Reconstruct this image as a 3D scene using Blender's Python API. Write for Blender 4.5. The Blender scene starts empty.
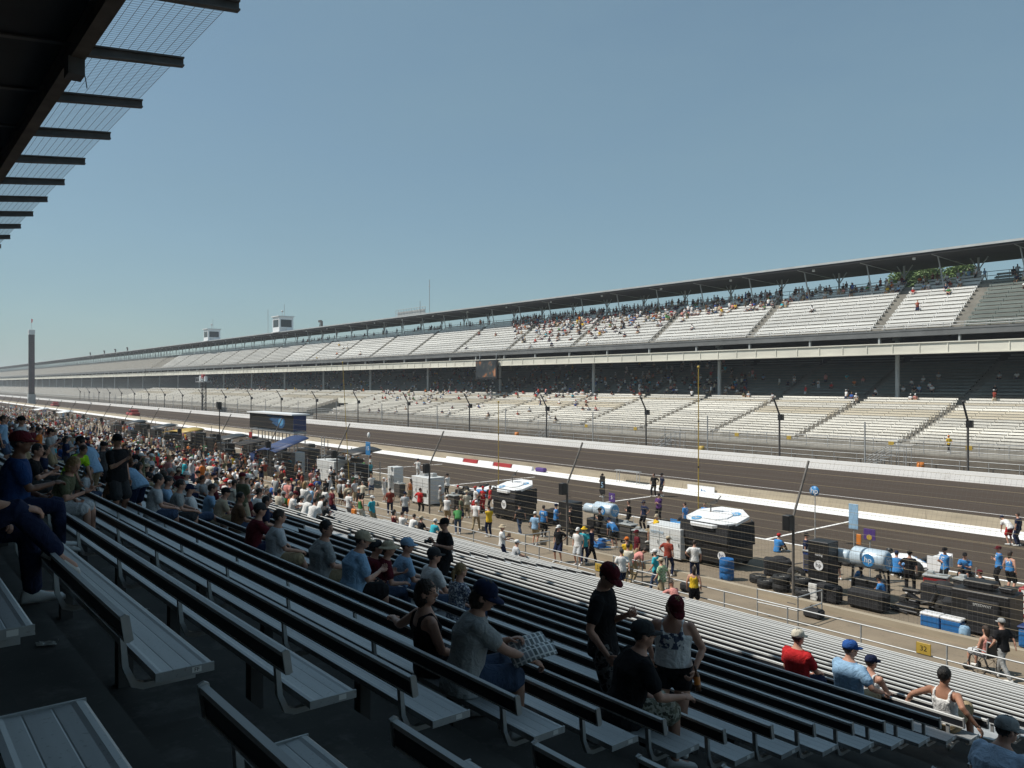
import bpy, math, random
import numpy as np
from mathutils import Vector, Matrix

R = math.radians
SC = bpy.context.scene
COL = SC.collection
RNG = random.Random(7)
SIDE = bpy.data.scenes.new('workbench')           # a small scene of its own to evaluate modifiers and lettering in
def evaluated(o):
    SIDE.collection.objects.link(o); vl = SIDE.view_layers[0]; vl.update(); dg = vl.depsgraph
    me = bpy.data.meshes.new_from_object(o.evaluated_get(dg)); bpy.data.objects.remove(o); return me

# ------------------------------------------------------------------ camera frame
H = 8.1                                   # eye height above the pit ground
FPX = 800.0
TH = math.atan2(647.6, FPX)
FX, FY = -math.cos(TH), math.sin(TH)      # forward
RX, RY = math.sin(TH), math.cos(TH)       # right

def proj(p):
    x, y, z = p
    d = x*FX + y*FY
    return 512 + FPX*(x*RX + y*RY)/d, 384 - FPX*(z - H)/d, d
def gp(u, v, z=0.0):
    """point of the plane at height z seen at (u, v)"""
    d = (H - z)*FPX/(v - 384.0)
    a = (u - 512)/FPX
    return Vector((d*(FX + RX*a), d*(FY + RY*a), z))
def xon(u, y):
    """x on the lengthwise line at lateral distance y"""
    a = (u - 512)/FPX
    d = y/(FY + RY*a)
    return d*(FX + RX*a)

# ------------------------------------------------------------------ tags
LABELS = {}
def tag(o, label, cat, group=None, kind=None):
    n = len(label.split())
    if not 4 <= n <= 16: print('LABEL LENGTH', n, label)
    o['label'] = label; o['category'] = cat
    if group: o['group'] = group
    if kind: o['kind'] = kind
    LABELS[label] = LABELS.get(label, 0) + 1
    return o
def link(o, parent=None):
    COL.objects.link(o)
    if parent is not None: o.parent = parent
    return o
def empty(name, loc=(0, 0, 0), rz=0.0):
    o = bpy.data.objects.new(name, None)
    o.location = loc; o.rotation_euler = (0, 0, rz); o.empty_display_size = .2
    return link(o)
def structure(o):
    o['kind'] = 'structure'; return o
def copy_tree(o, parent=None):
    c = o.copy(); COL.objects.link(c)
    if parent is not None: c.parent = parent
    for ch in o.children: copy_tree(ch, c)
    return c

ORD = ['zeroth', 'first', 'second', 'third', 'fourth', 'fifth', 'sixth', 'seventh', 'eighth', 'ninth', 'tenth', 'eleventh', 'twelfth',
       'thirteenth', 'fourteenth', 'fifteenth', 'sixteenth', 'seventeenth', 'eighteenth', 'nineteenth', 'twentieth', 'twenty-first',
       'twenty-second', 'twenty-third', 'twenty-fourth', 'twenty-fifth', 'twenty-sixth', 'twenty-seventh', 'twenty-eighth',
       'twenty-ninth', 'thirtieth', 'thirty-first', 'thirty-second', 'thirty-third', 'thirty-fourth', 'thirty-fifth', 'thirty-sixth']

# ------------------------------------------------------------------ materials
def _nt(name):
    m = bpy.data.materials.new(name); m.use_nodes = True
    nt = m.node_tree
    return m, nt, nt.nodes['Principled BSDF']
def ramp(nt, fac, stops, interp='LINEAR'):
    r = nt.nodes.new('ShaderNodeValToRGB'); r.color_ramp.interpolation = interp
    e = r.color_ramp.elements
    while len(e) < len(stops): e.new(.5)
    for i, (p, c) in enumerate(stops):
        e[i].position = p; e[i].color = (*c, 1) if len(c) == 3 else c
    nt.links.new(fac, r.inputs[0]); return r
def noise(nt, scale, detail=4, rough=.55, coord='Object', stretch=None):
    tc = nt.nodes.new('ShaderNodeTexCoord'); n = nt.nodes.new('ShaderNodeTexNoise')
    n.inputs['Scale'].default_value = scale; n.inputs['Detail'].default_value = detail; n.inputs['Roughness'].default_value = rough
    src = tc.outputs[coord]
    if stretch:
        mp = nt.nodes.new('ShaderNodeMapping'); mp.inputs['Scale'].default_value = stretch
        nt.links.new(src, mp.inputs[0]); src = mp.outputs[0]
    nt.links.new(src, n.inputs['Vector']); return n
def geo_noise(nt, scale, detail=4, rough=.55, stretch=None):
    g = nt.nodes.new('ShaderNodeNewGeometry'); n = nt.nodes.new('ShaderNodeTexNoise')
    n.inputs['Scale'].default_value = scale; n.inputs['Detail'].default_value = detail; n.inputs['Roughness'].default_value = rough
    src = g.outputs['Position']
    if stretch:
        mp = nt.nodes.new('ShaderNodeMapping'); mp.inputs['Scale'].default_value = stretch
        nt.links.new(src, mp.inputs[0]); src = mp.outputs[0]
    nt.links.new(src, n.inputs['Vector']); return n
def bump(nt, b, height, strength=.3, dist=.01):
    bp = nt.nodes.new('ShaderNodeBump'); bp.inputs['Strength'].default_value = strength; bp.inputs['Distance'].default_value = dist
    nt.links.new(height, bp.inputs['Height']); nt.links.new(bp.outputs[0], b.inputs['Normal'])
_MC = {}
def mat(name, c, rough=.6, metal=0., var=.25, scale=3., stretch=None, bmp=0., world=False, spec=None):
    if name in _MC: return _MC[name]
    m, nt, b = _nt(name)
    n = (geo_noise if world else noise)(nt, scale, stretch=stretch)
    lo = tuple(v*(1 - var) for v in c); hi = tuple(min(1, v*(1 + var)) for v in c)
    r = ramp(nt, n.outputs[0], [(.3, lo), (.7, hi)])
    nt.links.new(r.outputs[0], b.inputs['Base Color'])
    b.inputs['Roughness'].default_value = rough; b.inputs['Metallic'].default_value = metal
    if spec is not None: b.inputs['Specular IOR Level'].default_value = spec
    if bmp: bump(nt, b, n.outputs[0], bmp)
    _MC[name] = m; return m
def worn(m, c_dirt, scale=5., lo=.56, hi=.72, amount=.75, fine=60., rough_add=.2):
    """adds scuffs and stains with a shape of their own to a material"""
    nt = m.node_tree; b = nt.nodes['Principled BSDF']; src = b.inputs['Base Color'].links[0].from_socket
    n = geo_noise(nt, scale, 6, .7); r = ramp(nt, n.outputs[0], [(lo, (0, 0, 0)), (hi, (amount,)*3)])
    mx = nt.nodes.new('ShaderNodeMix'); mx.data_type = 'RGBA'; mx.inputs[7].default_value = (*c_dirt, 1)
    nt.links.new(r.outputs[0], mx.inputs[0]); nt.links.new(src, mx.inputs[6])
    n2 = geo_noise(nt, fine, 2); r2 = ramp(nt, n2.outputs[0], [(.64, (0, 0, 0)), (.70, (amount*.8,)*3)])
    mx2 = nt.nodes.new('ShaderNodeMix'); mx2.data_type = 'RGBA'; mx2.inputs[7].default_value = (*[v*.6 for v in c_dirt], 1)
    nt.links.new(r2.outputs[0], mx2.inputs[0]); nt.links.new(mx.outputs[2], mx2.inputs[6]); nt.links.new(mx2.outputs[2], b.inputs['Base Color'])
def vary(m, amount=.16):
    """each object gets its own slightly lighter or darker tone"""
    nt = m.node_tree; b = nt.nodes['Principled BSDF']; src = b.inputs['Base Color'].links[0].from_socket
    oi = nt.nodes.new('ShaderNodeObjectInfo'); mr = nt.nodes.new('ShaderNodeMapRange'); mr.inputs[3].default_value = 1 - amount; mr.inputs[4].default_value = 1 + amount*.5
    hs = nt.nodes.new('ShaderNodeHueSaturation'); nt.links.new(oi.outputs['Random'], mr.inputs[0]); nt.links.new(mr.outputs[0], hs.inputs['Value']); nt.links.new(src, hs.inputs['Color']); nt.links.new(hs.outputs[0], b.inputs['Base Color'])
def printed(name, c, ink, z0, z1, w, scale=16):
    """cloth with a printed patch on chest and back"""
    m = cloth(name, c); nt = m.node_tree; b = nt.nodes['Principled BSDF']; src = b.inputs['Base Color'].links[0].from_socket
    tc = nt.nodes.new('ShaderNodeTexCoord'); sx = nt.nodes.new('ShaderNodeSeparateXYZ'); nt.links.new(tc.outputs['Object'], sx.inputs[0])
    def ma(op, a, v):
        k = nt.nodes.new('ShaderNodeMath'); k.operation = op; nt.links.new(a, k.inputs[0])
        if isinstance(v, float): k.inputs[1].default_value = v
        else: nt.links.new(v, k.inputs[1])
        return k.outputs[0]
    ax = nt.nodes.new('ShaderNodeMath'); ax.operation = 'ABSOLUTE'; nt.links.new(sx.outputs[0], ax.inputs[0])
    f = ma('MULTIPLY', ma('MULTIPLY', ma('LESS_THAN', ax.outputs[0], w), ma('GREATER_THAN', sx.outputs[2], z0)), ma('LESS_THAN', sx.outputs[2], z1))
    n = noise(nt, scale, 2); f = ma('MULTIPLY', f, ma('GREATER_THAN', n.outputs[0], .5))
    mx = nt.nodes.new('ShaderNodeMix'); mx.data_type = 'RGBA'; mx.inputs[7].default_value = (*ink, 1); nt.links.new(f, mx.inputs[0]); nt.links.new(src, mx.inputs[6]); nt.links.new(mx.outputs[2], b.inputs['Base Color']); return m
def cloth(name, c, pattern=None, c2=None, scale=14):
    if name in _MC: return _MC[name]
    m, nt, b = _nt(name)
    n = noise(nt, 7.5, 4)
    n.inputs['Distortion'].default_value = 1.6
    if pattern == 'blotch':
        n2 = noise(nt, scale, 2)
        r = ramp(nt, n2.outputs[0], [(.40, c), (.46, c2), (.54, c2), (.58, tuple(v*.45 for v in c))], 'CONSTANT')
    elif pattern == 'check':
        tc = nt.nodes.new('ShaderNodeTexCoord'); ck = nt.nodes.new('ShaderNodeTexChecker'); ck.inputs['Scale'].default_value = scale
        ck.inputs[1].default_value = (*c, 1); ck.inputs[2].default_value = (*c2, 1)
        nt.links.new(tc.outputs['Object'], ck.inputs[0]); r = ck
    else:
        r = ramp(nt, n.outputs[0], [(.3, tuple(v*.92 for v in c)), (.7, tuple(min(1, v*1.06) for v in c))])
    nt.links.new(r.outputs[0], b.inputs['Base Color'])
    b.inputs['Roughness'].default_value = .9; b.inputs['Specular IOR Level'].default_value = .2
    bump(nt, b, n.outputs[0], .7, .05)
    _MC[name] = m; return m

# ------------------------------------------------------------------ mesh builder
class MB:
    """collects shapes; build() links them as one mesh object"""
    def __init__(s): s.v = []; s.f = []; s.m = []; s.sm = []; s.cur = 0
    def add(s, verts, faces, smooth=False):
        o = len(s.v); s.v += [tuple(p) for p in verts]
        for f in faces:
            s.f.append(tuple(i + o for i in f)); s.m.append(s.cur); s.sm.append(smooth)
        return s
    def mat(s, i): s.cur = i; return s
    def box(s, c, size, rz=0., rx=0., ry=0.):
        M = Matrix.Translation(c) @ Matrix.Rotation(rz, 4, 'Z') @ Matrix.Rotation(ry, 4, 'Y') @ Matrix.Rotation(rx, 4, 'X')
        hx, hy, hz = size[0]/2, size[1]/2, size[2]/2
        vs = [M @ Vector((x, y, z)) for x in (-hx, hx) for y in (-hy, hy) for z in (-hz, hz)]
        return s.add(vs, [(0, 1, 3, 2), (4, 6, 7, 5), (0, 4, 5, 1), (2, 3, 7, 6), (0, 2, 6, 4), (1, 5, 7, 3)])
    def bbox(s, a, b):
        return s.box([(a[i] + b[i])/2 for i in range(3)], [abs(b[i] - a[i]) for i in range(3)])
    def rbox(s, c, size, r=.03, rz=0., seg=2):
        """box with rounded vertical edges and a chamfered top and bottom"""
        hx, hy, hz = size[0]/2 - r, size[1]/2 - r, size[2]/2
        prof = []
        for (sx, sy, a0) in ((1, 1, 0), (-1, 1, 90), (-1, -1, 180), (1, -1, 270)):
            for k in range(seg + 1):
                a = R(a0 + 90*k/seg); prof.append((sx*hx, sy*hy, math.cos(a), math.sin(a)))
        n = len(prof); rings = [(-hz, r*.4), (-hz + r*.6, r), (hz - r*.6, r), (hz, r*.4)]
        M = Matrix.Translation(c) @ Matrix.Rotation(rz, 4, 'Z'); vs = []
        for z, rr in rings:
            for (x, y, ca, sa) in prof: vs.append(M @ Vector((x + ca*rr, y + sa*rr, z)))
        fs = []
        for k in range(3):
            for i in range(n):
                j = (i + 1) % n; fs.append((k*n + i, k*n + j, (k + 1)*n + j, (k + 1)*n + i))
        fs.append(tuple(range(n))[::-1]); fs.append(tuple(3*n + i for i in range(n)))
        return s.add(vs, fs)
    def tube(s, pts, r, n=8, caps=True, smooth=True):
        pts = [Vector(p) for p in pts]
        rs = r if isinstance(r, (list, tuple)) else [r]*len(pts)
        vs = []; t0 = None; a = None
        for i, p in enumerate(pts):
            t = (pts[min(i + 1, len(pts) - 1)] - pts[max(i - 1, 0)]).normalized()
            if a is None:
                a = t.orthogonal().normalized()
            else:
                a = (a - t*a.dot(t)).normalized()
            b = t.cross(a)
            for k in range(n):
                w = 2*math.pi*k/n; vs.append(p + (a*math.cos(w) + b*math.sin(w))*rs[i])
        fs = []
        for i in range(len(pts) - 1):
            for k in range(n):
                j = (k + 1) % n; fs.append((i*n + k, i*n + j, (i + 1)*n + j, (i + 1)*n + k))
        s.add(vs, fs, smooth)
        if caps:
            L = len(pts) - 1
            s.add(vs[:n], [tuple(range(n))[::-1]]); s.add(vs[L*n:], [tuple(range(n))])
        return s
    def cyl(s, p0, p1, r, n=12, smooth=True): return s.tube([p0, p1], r, n, True, smooth)
    def lathe(s, prof, c=(0, 0, 0), n=20, axis='z', smooth=True):
        vs = []
        for (r, z) in prof:
            for k in range(n):
                a = 2*math.pi*k/n; p = (r*math.cos(a), r*math.sin(a), z)
                if axis == 'x': p = (p[2], p[0], p[1])
                elif axis == 'y': p = (p[1], p[2], p[0])
                vs.append((c[0] + p[0], c[1] + p[1], c[2] + p[2]))
        fs = []
        for i in range(len(prof) - 1):
            for k in range(n):
                j = (k + 1) % n; fs.append((i*n + k, i*n + j, (i + 1)*n + j, (i + 1)*n + k))
        return s.add(vs, fs, smooth)
    def ball(s, c, rad, n=10, m=7):
        rx, ry, rz = rad if isinstance(rad, (tuple, list)) else (rad,)*3
        vs = [(c[0], c[1], c[2] + rz)]
        for i in range(1, m):
            t = math.pi*i/m
            for k in range(n):
                a = 2*math.pi*k/n
                vs.append((c[0] + rx*math.sin(t)*math.cos(a), c[1] + ry*math.sin(t)*math.sin(a), c[2] + rz*math.cos(t)))
        vs.append((c[0], c[1], c[2] - rz)); fs = []
        for k in range(n): fs.append((0, 1 + k, 1 + (k + 1) % n))
        for i in range(m - 2):
            for k in range(n):
                j = (k + 1) % n; fs.append((1 + i*n + k, 1 + (i + 1)*n + k, 1 + (i + 1)*n + j, 1 + i*n + j))
        e = len(vs) - 1
        for k in range(n): fs.append((e, 1 + (m - 2)*n + (k + 1) % n, 1 + (m - 2)*n + k))
        return s.add(vs, fs, True)
    def prism(s, poly, x0, x1, axis='x'):
        """poly of (a, b) pairs extruded along an axis; x: (y, z), y: (x, z), z: (x, y)"""
        n = len(poly)
        def P(t, a, b): return (t, a, b) if axis == 'x' else ((a, t, b) if axis == 'y' else (a, b, t))
        vs = [P(x0, a, b) for a, b in poly] + [P(x1, a, b) for a, b in poly]
        fs = [(i, (i + 1) % n, n + (i + 1) % n, n + i) for i in range(n)]
        fs.append(tuple(range(n))[::-1]); fs.append(tuple(range(n, 2*n)))
        return s.add(vs, fs)
    def quad(s, a, b, c, d): return s.add([a, b, c, d], [(0, 1, 2, 3)])
    def mesh(s, name, mats):
        me = bpy.data.meshes.new(name); me.from_pydata(s.v, [], s.f)
        if not isinstance(mats, (list, tuple)): mats = [mats]
        for m in mats: me.materials.append(m)
        me.polygons.foreach_set('material_index', s.m); me.polygons.foreach_set('use_smooth', s.sm)
        me.update(); return me
    def build(s, name, mats, parent=None, loc=None, rz=0.):
        o = bpy.data.objects.new(name, s.mesh(name, mats))
        if loc is not None: o.location = loc
        o.rotation_euler = (0, 0, rz)
        return link(o, parent)
def fixnormals(me):
    import bmesh
    bm = bmesh.new(); bm.from_mesh(me); bmesh.ops.recalc_face_normals(bm, faces=bm.faces); bm.to_mesh(me); bm.free()

_TXT = {}
def text(parent, s, size, loc, m, rz=0., rx=R(90), depth=.004, name='lettering', align='CENTER', ry=0.):
    """flat lettering as a mesh part"""
    key = (s, size, depth, align)
    if key not in _TXT:
        cu = bpy.data.curves.new('lettering', 'FONT'); cu.body = s; cu.size = size; cu.extrude = depth
        cu.align_x = align; cu.align_y = 'CENTER'; cu.resolution_u = 3
        to = bpy.data.objects.new('lettering_source', cu); me = evaluated(to); me.name = 'lettering'; bpy.data.curves.remove(cu); _TXT[key] = me
    me = _TXT[key].copy(); me.materials.clear(); me.materials.append(m)
    o = bpy.data.objects.new(name, me); o.location = loc
    o.rotation_euler = (rx, ry, rz)
    return link(o, parent)
# ================================================================== PEOPLE
def V(*a): return np.array(a, float)
def unit(v): return v/(np.linalg.norm(v) + 1e-9)
def ik(a, t, l1, l2, pole):
    d = t - a; L = np.linalg.norm(d); dr = d/(L + 1e-9); L = min(max(L, .12), l1 + l2 - .002)
    t2 = a + dr*L; c = (l1*l1 - l2*l2 + L*L)/(2*L); h = math.sqrt(max(l1*l1 - c*c, 0))
    p = pole - dr*np.dot(pole, dr); p = unit(p)
    return a + dr*c + p*h, t2
def rotz(v, a):
    c, s = math.cos(a), math.sin(a); return V(c*v[0] - s*v[1], s*v[0] + c*v[1], v[2])

def _loft(mb, rings, n=14):
    vs = []
    for (c, au, av) in rings:
        for k in range(n):
            w = 2*math.pi*k/n; vs.append(tuple(c + au*math.cos(w) + av*math.sin(w)))
    fs = []
    for i in range(len(rings) - 1):
        for k in range(n):
            j = (k + 1) % n; fs.append((i*n + k, i*n + j, (i + 1)*n + j, (i + 1)*n + k))
    vs.append(tuple(rings[0][0])); vs.append(tuple(rings[-1][0])); a, b = len(vs) - 2, len(vs) - 1
    L = (len(rings) - 1)*n
    for k in range(n):
        j = (k + 1) % n; fs.append((a, j, k)); fs.append((b, L + k, L + j))
    mb.add(vs, fs, True)
def _limb(mb, pts, rads, n=12):
    """smooth tapered limb through the joints, rounded at both ends"""
    P = []; Q = []
    for i in range(len(pts) - 1):
        for k in range(4):
            t = k/4.; P.append(pts[i]*(1 - t) + pts[i + 1]*t); Q.append(rads[i]*(1 - t) + rads[i + 1]*t)
    P.append(pts[-1]); Q.append(rads[-1])
    d0 = unit(P[0] - P[1]); d1 = unit(P[-1] - P[-2])
    P = [P[0] + d0*Q[0]*.7] + P + [P[-1] + d1*Q[-1]*.7]; Q = [Q[0]*.55] + Q + [Q[-1]*.55]
    rings = []; a = None
    for i, p in enumerate(P):
        t = unit(P[min(i + 1, len(P) - 1)] - P[max(i - 1, 0)])
        if a is None:
            a = np.cross(t, V(1, 0, 0)) if abs(t[0]) < .8 else np.cross(t, V(0, 1, 0))
        a = unit(a - t*np.dot(a, t)); b = np.cross(t, a)
        rings.append((p, a*Q[i], b*Q[i]))
    _loft(mb, rings, n)
def _ell(mb, c, a, b, d, n=14, m=9):
    """ellipsoid with half axes a, b, d"""
    rings = []
    for i in range(m + 1):
        t = math.pi*(i + .001)/(m + .002); rings.append((c + d*math.cos(t), a*math.sin(t), b*math.sin(t)))
    _loft(mb, rings, n)

TORSO = [(-.11, .125, .10), (-.05, .165, .12), (.03, .165, .118), (.12, .148, .105), (.22, .15, .107), (.32, .168, .117), (.40, .178, .105),
         (.45, .15, .085), (.485, .09, .07), (.52, .058, .058)]

def skeleton(po):
    """joint positions of a figure 1.75 m tall, facing +y, floor at z = 0"""
    g = dict(po); seated = g.get('sit', False)
    pz = g.get('pz', .54 if seated else .91)
    P = V(*g.get('pxy', (0, 0)), pz)
    L = R(g.get('lean', 0)); S = R(g.get('side', 0)); tw = R(g.get('twist', 0))
    U = unit(V(math.sin(S), math.sin(L)*math.cos(S), math.cos(L)*math.cos(S)))
    r0 = V(math.cos(tw), math.sin(tw), 0); r = unit(r0 - U*np.dot(r0, U)); f = np.cross(U, r)
    U0 = unit(U*.45 + V(0, -.05 if seated else 0, 1)*.55)
    def sp(t):
        if t <= .1: return P + U0*t
        return P + U0*.1 + U*(t - .1)
    rp = V(1, 0, 0)
    J = dict(P=P, U=U, U0=U0, r=r, f=f, sp=sp)
    hy, hp = R(g.get('hyaw', 0)), R(g.get('hpitch', 0))
    fl = unit(V(f[0], f[1], 0)) if abs(f[2]) < .9 else V(0, 1, 0)
    hf = rotz(fl, hy); hu = V(0, 0, 1)
    hf2 = unit(hf*math.cos(hp) + V(0, 0, 1)*math.sin(hp)); hr = unit(np.cross(hf2, V(0, 0, 1)))
    hu = np.cross(hr, hf2)
    nb = sp(.50); J['nb'] = nb
    hc = nb + U*.045 + hu*.11 + hf2*.022
    J.update(hc=hc, hf=hf2, hr=hr, hu=hu)
    J['sh'] = {}; J['el'] = {}; J['wr'] = {}; J['hip'] = {}; J['kn'] = {}; J['an'] = {}; J['toe'] = {}
    for s, key in ((-1, 'L'), (1, 'R')):
        sh = sp(.425) + r*(s*.175); J['sh'][key] = sh
        a = g.get('arm' + key, 'down'); pole = V(s*.6, -.8, -.3)
        if isinstance(a, str):
            tgt = {'down': V(s*.25, .03, -.09), 'knee': V(s*.14, .38, .10), 'lap': V(s*.07, .24, .07), 'hold': V(s*.09, .36, .2),
                   'chest': V(s*.05, .24, .29), 'hips': V(s*.19, -.03, .07), 'face': V(s*.08, .22, .6), 'rest': V(s*.62, -.16, .26),
                   'elbow': V(s*.06, .42, .22), 'reach': V(s*.16, .52, .2), 'up': V(s*.22, .2, .85), 'cross': V(-s*.10, .24, .22)}[a]
            if a == 'hips': pole = V(s*1., -.5, 0)
            if a == 'rest': pole = V(0, -.6, -.6)
            if a in ('knee', 'elbow', 'hold', 'lap'): pole = V(s*.7, -.5, -.6)
            tgt = tgt*V(1, 1, 1)
            if a in ('down', 'chest', 'face', 'cross', 'hold', 'reach') and abs(L) > .05 and not (seated and a in ('hold',)):
                # arms follow the leaning trunk
                tgt = r*tgt[0] + f*tgt[1] + U*tgt[2] if a != 'down' else V(tgt[0], tgt[1] + math.sin(L)*.35, tgt[2])
            elif tw and a not in ('knee', 'lap'):
                tgt = rotz(tgt, tw)
            wr = P + tgt
        else:
            wr = P + V(*a)
        el, wr = ik(sh, wr, .285, .255, pole); J['el'][key] = el; J['wr'][key] = wr
        hip = P + V(s*.092, 0, -.02); J['hip'][key] = hip
        lg = g.get('leg' + key)
        if lg is None: lg = (s*.13, .44, .085) if seated else (s*.105, -.02, .085)
        an = V(*lg)
        kn, an = ik(hip, an, .43, .42, V(s*.12, 1, .35)); J['kn'][key] = kn; J['an'][key] = an
        fd = g.get('foot' + key); fd = V(*fd) if fd else V(s*.22, 1, 0)
        J['toe'][key] = unit(fd)
    return J

def remesh(mb, vox, smooth=4):
    me = bpy.data.meshes.new('raw'); me.from_pydata(mb.v, [], mb.f); me.update()
    o = bpy.data.objects.new('raw', me)
    m = o.modifiers.new('r', 'REMESH'); m.mode = 'VOXEL'; m.voxel_size = vox; m.use_smooth_shade = True
    if smooth:
        k = o.modifiers.new('s', 'SMOOTH'); k.iterations = smooth; k.factor = .5
    out = evaluated(o); bpy.data.meshes.remove(me)
    n = len(out.vertices); co = np.empty(n*3, np.float32); out.vertices.foreach_get('co', co)
    fs = [tuple(p.vertices) for p in out.polygons]; bpy.data.meshes.remove(out)
    return co.reshape(-1, 3), fs

def hand(mb, w, el, key, curl=.5, grip=None):
    """palm plus five bent fingers, appended to mb"""
    s = -1 if key == 'L' else 1
    d = unit(w - el)
    side = V(0, 1, 0) if abs(d[1]) < .75 else V(-s*1., 0, .3)
    side = unit(side - d*np.dot(side, d)); nrm = np.cross(d, side)*(-s)       # nrm = palm side
    c = w + d*.05
    _ell(mb, c, side*.042, nrm*.017, d*.055, 10, 6)
    for k, (off, ln) in enumerate(((.031, .068), (.011, .078), (-.010, .072), (-.030, .056))):
        p0 = w + d*.088 + side*off; a1 = curl*.6; a2 = curl*1.5
        p1 = p0 + (d*math.cos(a1) + nrm*math.sin(a1))*ln*.45
        p2 = p1 + (d*math.cos(a2) + nrm*math.sin(a2))*ln*.38
        p3 = p2 + (d*math.cos(a2 + .5) + nrm*math.sin(a2 + .5))*ln*.28
        _limb(mb, [p0 - d*.02, p0, p1, p2, p3], [.010, .010, .0095, .0085, .007], 7)
    t0 = w + d*.03 + side*.036; t1 = t0 + unit(d*.7 + side*.75 + nrm*.35)*.042; t2 = t1 + unit(d + side*.1 + nrm*.5)*.032
    _limb(mb, [t0 - side*.015, t0, t1, t2], [.013, .013, .011, .008], 7)

def figure(po, vox=.014, fingers=True):
    """parts of a person as (verts, faces) pairs: body, shirt, bottoms, hair, hat, shoes, face marks"""
    J = skeleton(po); g = po; fat = g.get('fat', 1.0)
    U, r, f, sp = J['U'], J['r'], J['f'], J['sp']
    out = {}
    def tring(t, w, d, inf=0., k=1.):
        ff = fat if t < .36 else 1 + (fat - 1)*.4
        rr = r if t > .1 else unit(r*.5 + V(1, 0, 0)*.5); fr = np.cross(U if t > .1 else J['U0'], rr)
        belly = fr*((fat - 1)*.12*max(0, 1 - abs(t - .12)/.2))
        return (sp(t) + belly, rr*(w*ff*k + inf), fr*(d*ff*k + inf))
    # ---- body
    b = MB()
    _loft(b, [tring(t, w, d) for t, w, d in TORSO])
    hc, hf, hr, hu = J['hc'], J['hf'], J['hr'], J['hu']
    _limb(b, [J['sp'](.45), J['nb'] + U*.03, hc - hu*.03], [.07, .056, .056])
    _ell(b, hc + hu*.015 - hf*.004, hr*.077, hf*.096, hu*.108)
    _ell(b, hc + hf*.026 - hu*.055, hr*.058, hf*.062, hu*.06)
    _ell(b, hc + hf*.098 - hu*.018, hr*.013, hf*.02, hu*.024, 8, 6)
    for s in (-1, 1): _ell(b, hc + hr*(s*.079) - hu*.012 - hf*.005, hr*.012, hf*.022, hu*.032, 8, 6)
    for key in 'LR':
        sh, el, wr = J['sh'][key], J['el'][key], J['wr'][key]
        _limb(b, [sh, el, wr, wr + unit(wr - el)*.03], [.054*(.6 + .4*fat), .041, .028, .026])
        fa = el*.7 + wr*.3
        _ell(b, fa, unit(np.cross(wr - el, V(.3, .2, 1)))*.042, unit(np.cross(wr - el, np.cross(wr - el, V(.3, .2, 1))))*.042, (wr - el)*.28, 10, 6)
        hip, kn, an = J['hip'][key], J['kn'][key], J['an'][key]
        _limb(b, [hip, hip*.4 + kn*.6, kn, kn*.68 + an*.32, an], [.092*fat**.5, .075*fat**.5, .055, .056, .036])
        if g.get('barefoot'): pass
        _limb(b, [an - V(0, 0, .03), an - V(0, 0, .045) + J['toe'][key]*.12], [.034, .03], 8)
    v, fs = remesh(b, vox)
    if fingers:
        hb = MB()
        for key in 'LR': hand(hb, J['wr'][key] + unit(J['wr'][key] - J['el'][key])*.02, J['el'][key], key, g.get('curl', .55))
        o = len(v); v = np.vstack([v, np.array(hb.v, np.float32)]); fs = fs + [tuple(i + o for i in q) for q in hb.f]
    out['body'] = (v, fs)
    # ---- face marks: eyes, brows, lips
    e = MB()
    for s in (-1, 1):
        _ell(e, hc + hf*.088 + hr*(s*.033) + hu*.012, hr*.011, hf*.006, hu*.005, 8, 5)
        _ell(e, hc + hf*.09 + hr*(s*.033) + hu*.032, hr*.017, hf*.005, hu*.0025, 8, 4)
    _ell(e, hc + hf*.084 - hu*.058, hr*.024, hf*.007, hu*.006, 8, 4)
    out['face'] = (np.array(e.v, np.float32), e.f)
    # ---- shirt
    st = g.get('shirt', 'tee'); s_ = MB()
    if st == 'tank':
        _loft(s_, [tring(t, w, d, .013) for t, w, d in TORSO if t < .35] + [tring(.375, .15, .105, .012)])
        for s in (-1, 1):
            _limb(s_, [sp(.34) + r*(s*.10) + f*.105*fat, sp(.47) + r*(s*.10) + f*.03, sp(.45) + r*(s*.10) - f*.075, sp(.34) + r*(s*.10) - f*.11], [.022, .021, .021, .022], 8)
    else:
        rings = [tring(-.125, .165, .118, .030), tring(-.09, .167, .12, .030)] + [tring(t, w, d, .018 + (.012 if t < 0 else 0)) for t, w, d in TORSO if -.08 < t < .47] + [tring(.478, .095, .075, .012), tring(.495, .07, .064, .008)]
        _loft(s_, rings)
        for key in 'LR':
            sh, el, wr = J['sh'][key], J['el'][key], J['wr'][key]
            if st == 'long': _limb(s_, [sh, el, wr*.95 + el*.05], [.069, .056, .045])
            else: _limb(s_, [sh, sh*.35 + el*.65], [.070*(.5 + .5*fat), .068*(.5 + .5*fat)])
    out['shirt'] = remesh(s_, vox)
    # ---- trousers or shorts
    p_ = MB(); bt = g.get('bottom', 'shorts')
    _loft(p_, [tring(t, w, d, .014) for t, w, d in TORSO if t < .1])
    for key in 'LR':
        hip, kn, an = J['hip'][key], J['kn'][key], J['an'][key]
        if bt == 'long': _limb(p_, [hip, hip*.4 + kn*.6, kn, kn*.5 + an*.5, an + unit(kn - an)*.02], [.104*fat**.5, .089*fat**.5, .074, .068, .06])
        elif bt == 'mini': _limb(p_, [hip, hip*.55 + kn*.45], [.105*fat**.5, .097*fat**.5])
        else: _limb(p_, [hip, hip*.4 + kn*.6, hip*.08 + kn*.92], [.108*fat**.5, .102*fat**.5, .104*fat**.5])
    out['bottom'] = remesh(p_, vox)
    # ---- shoes
    h_ = MB()
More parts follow.
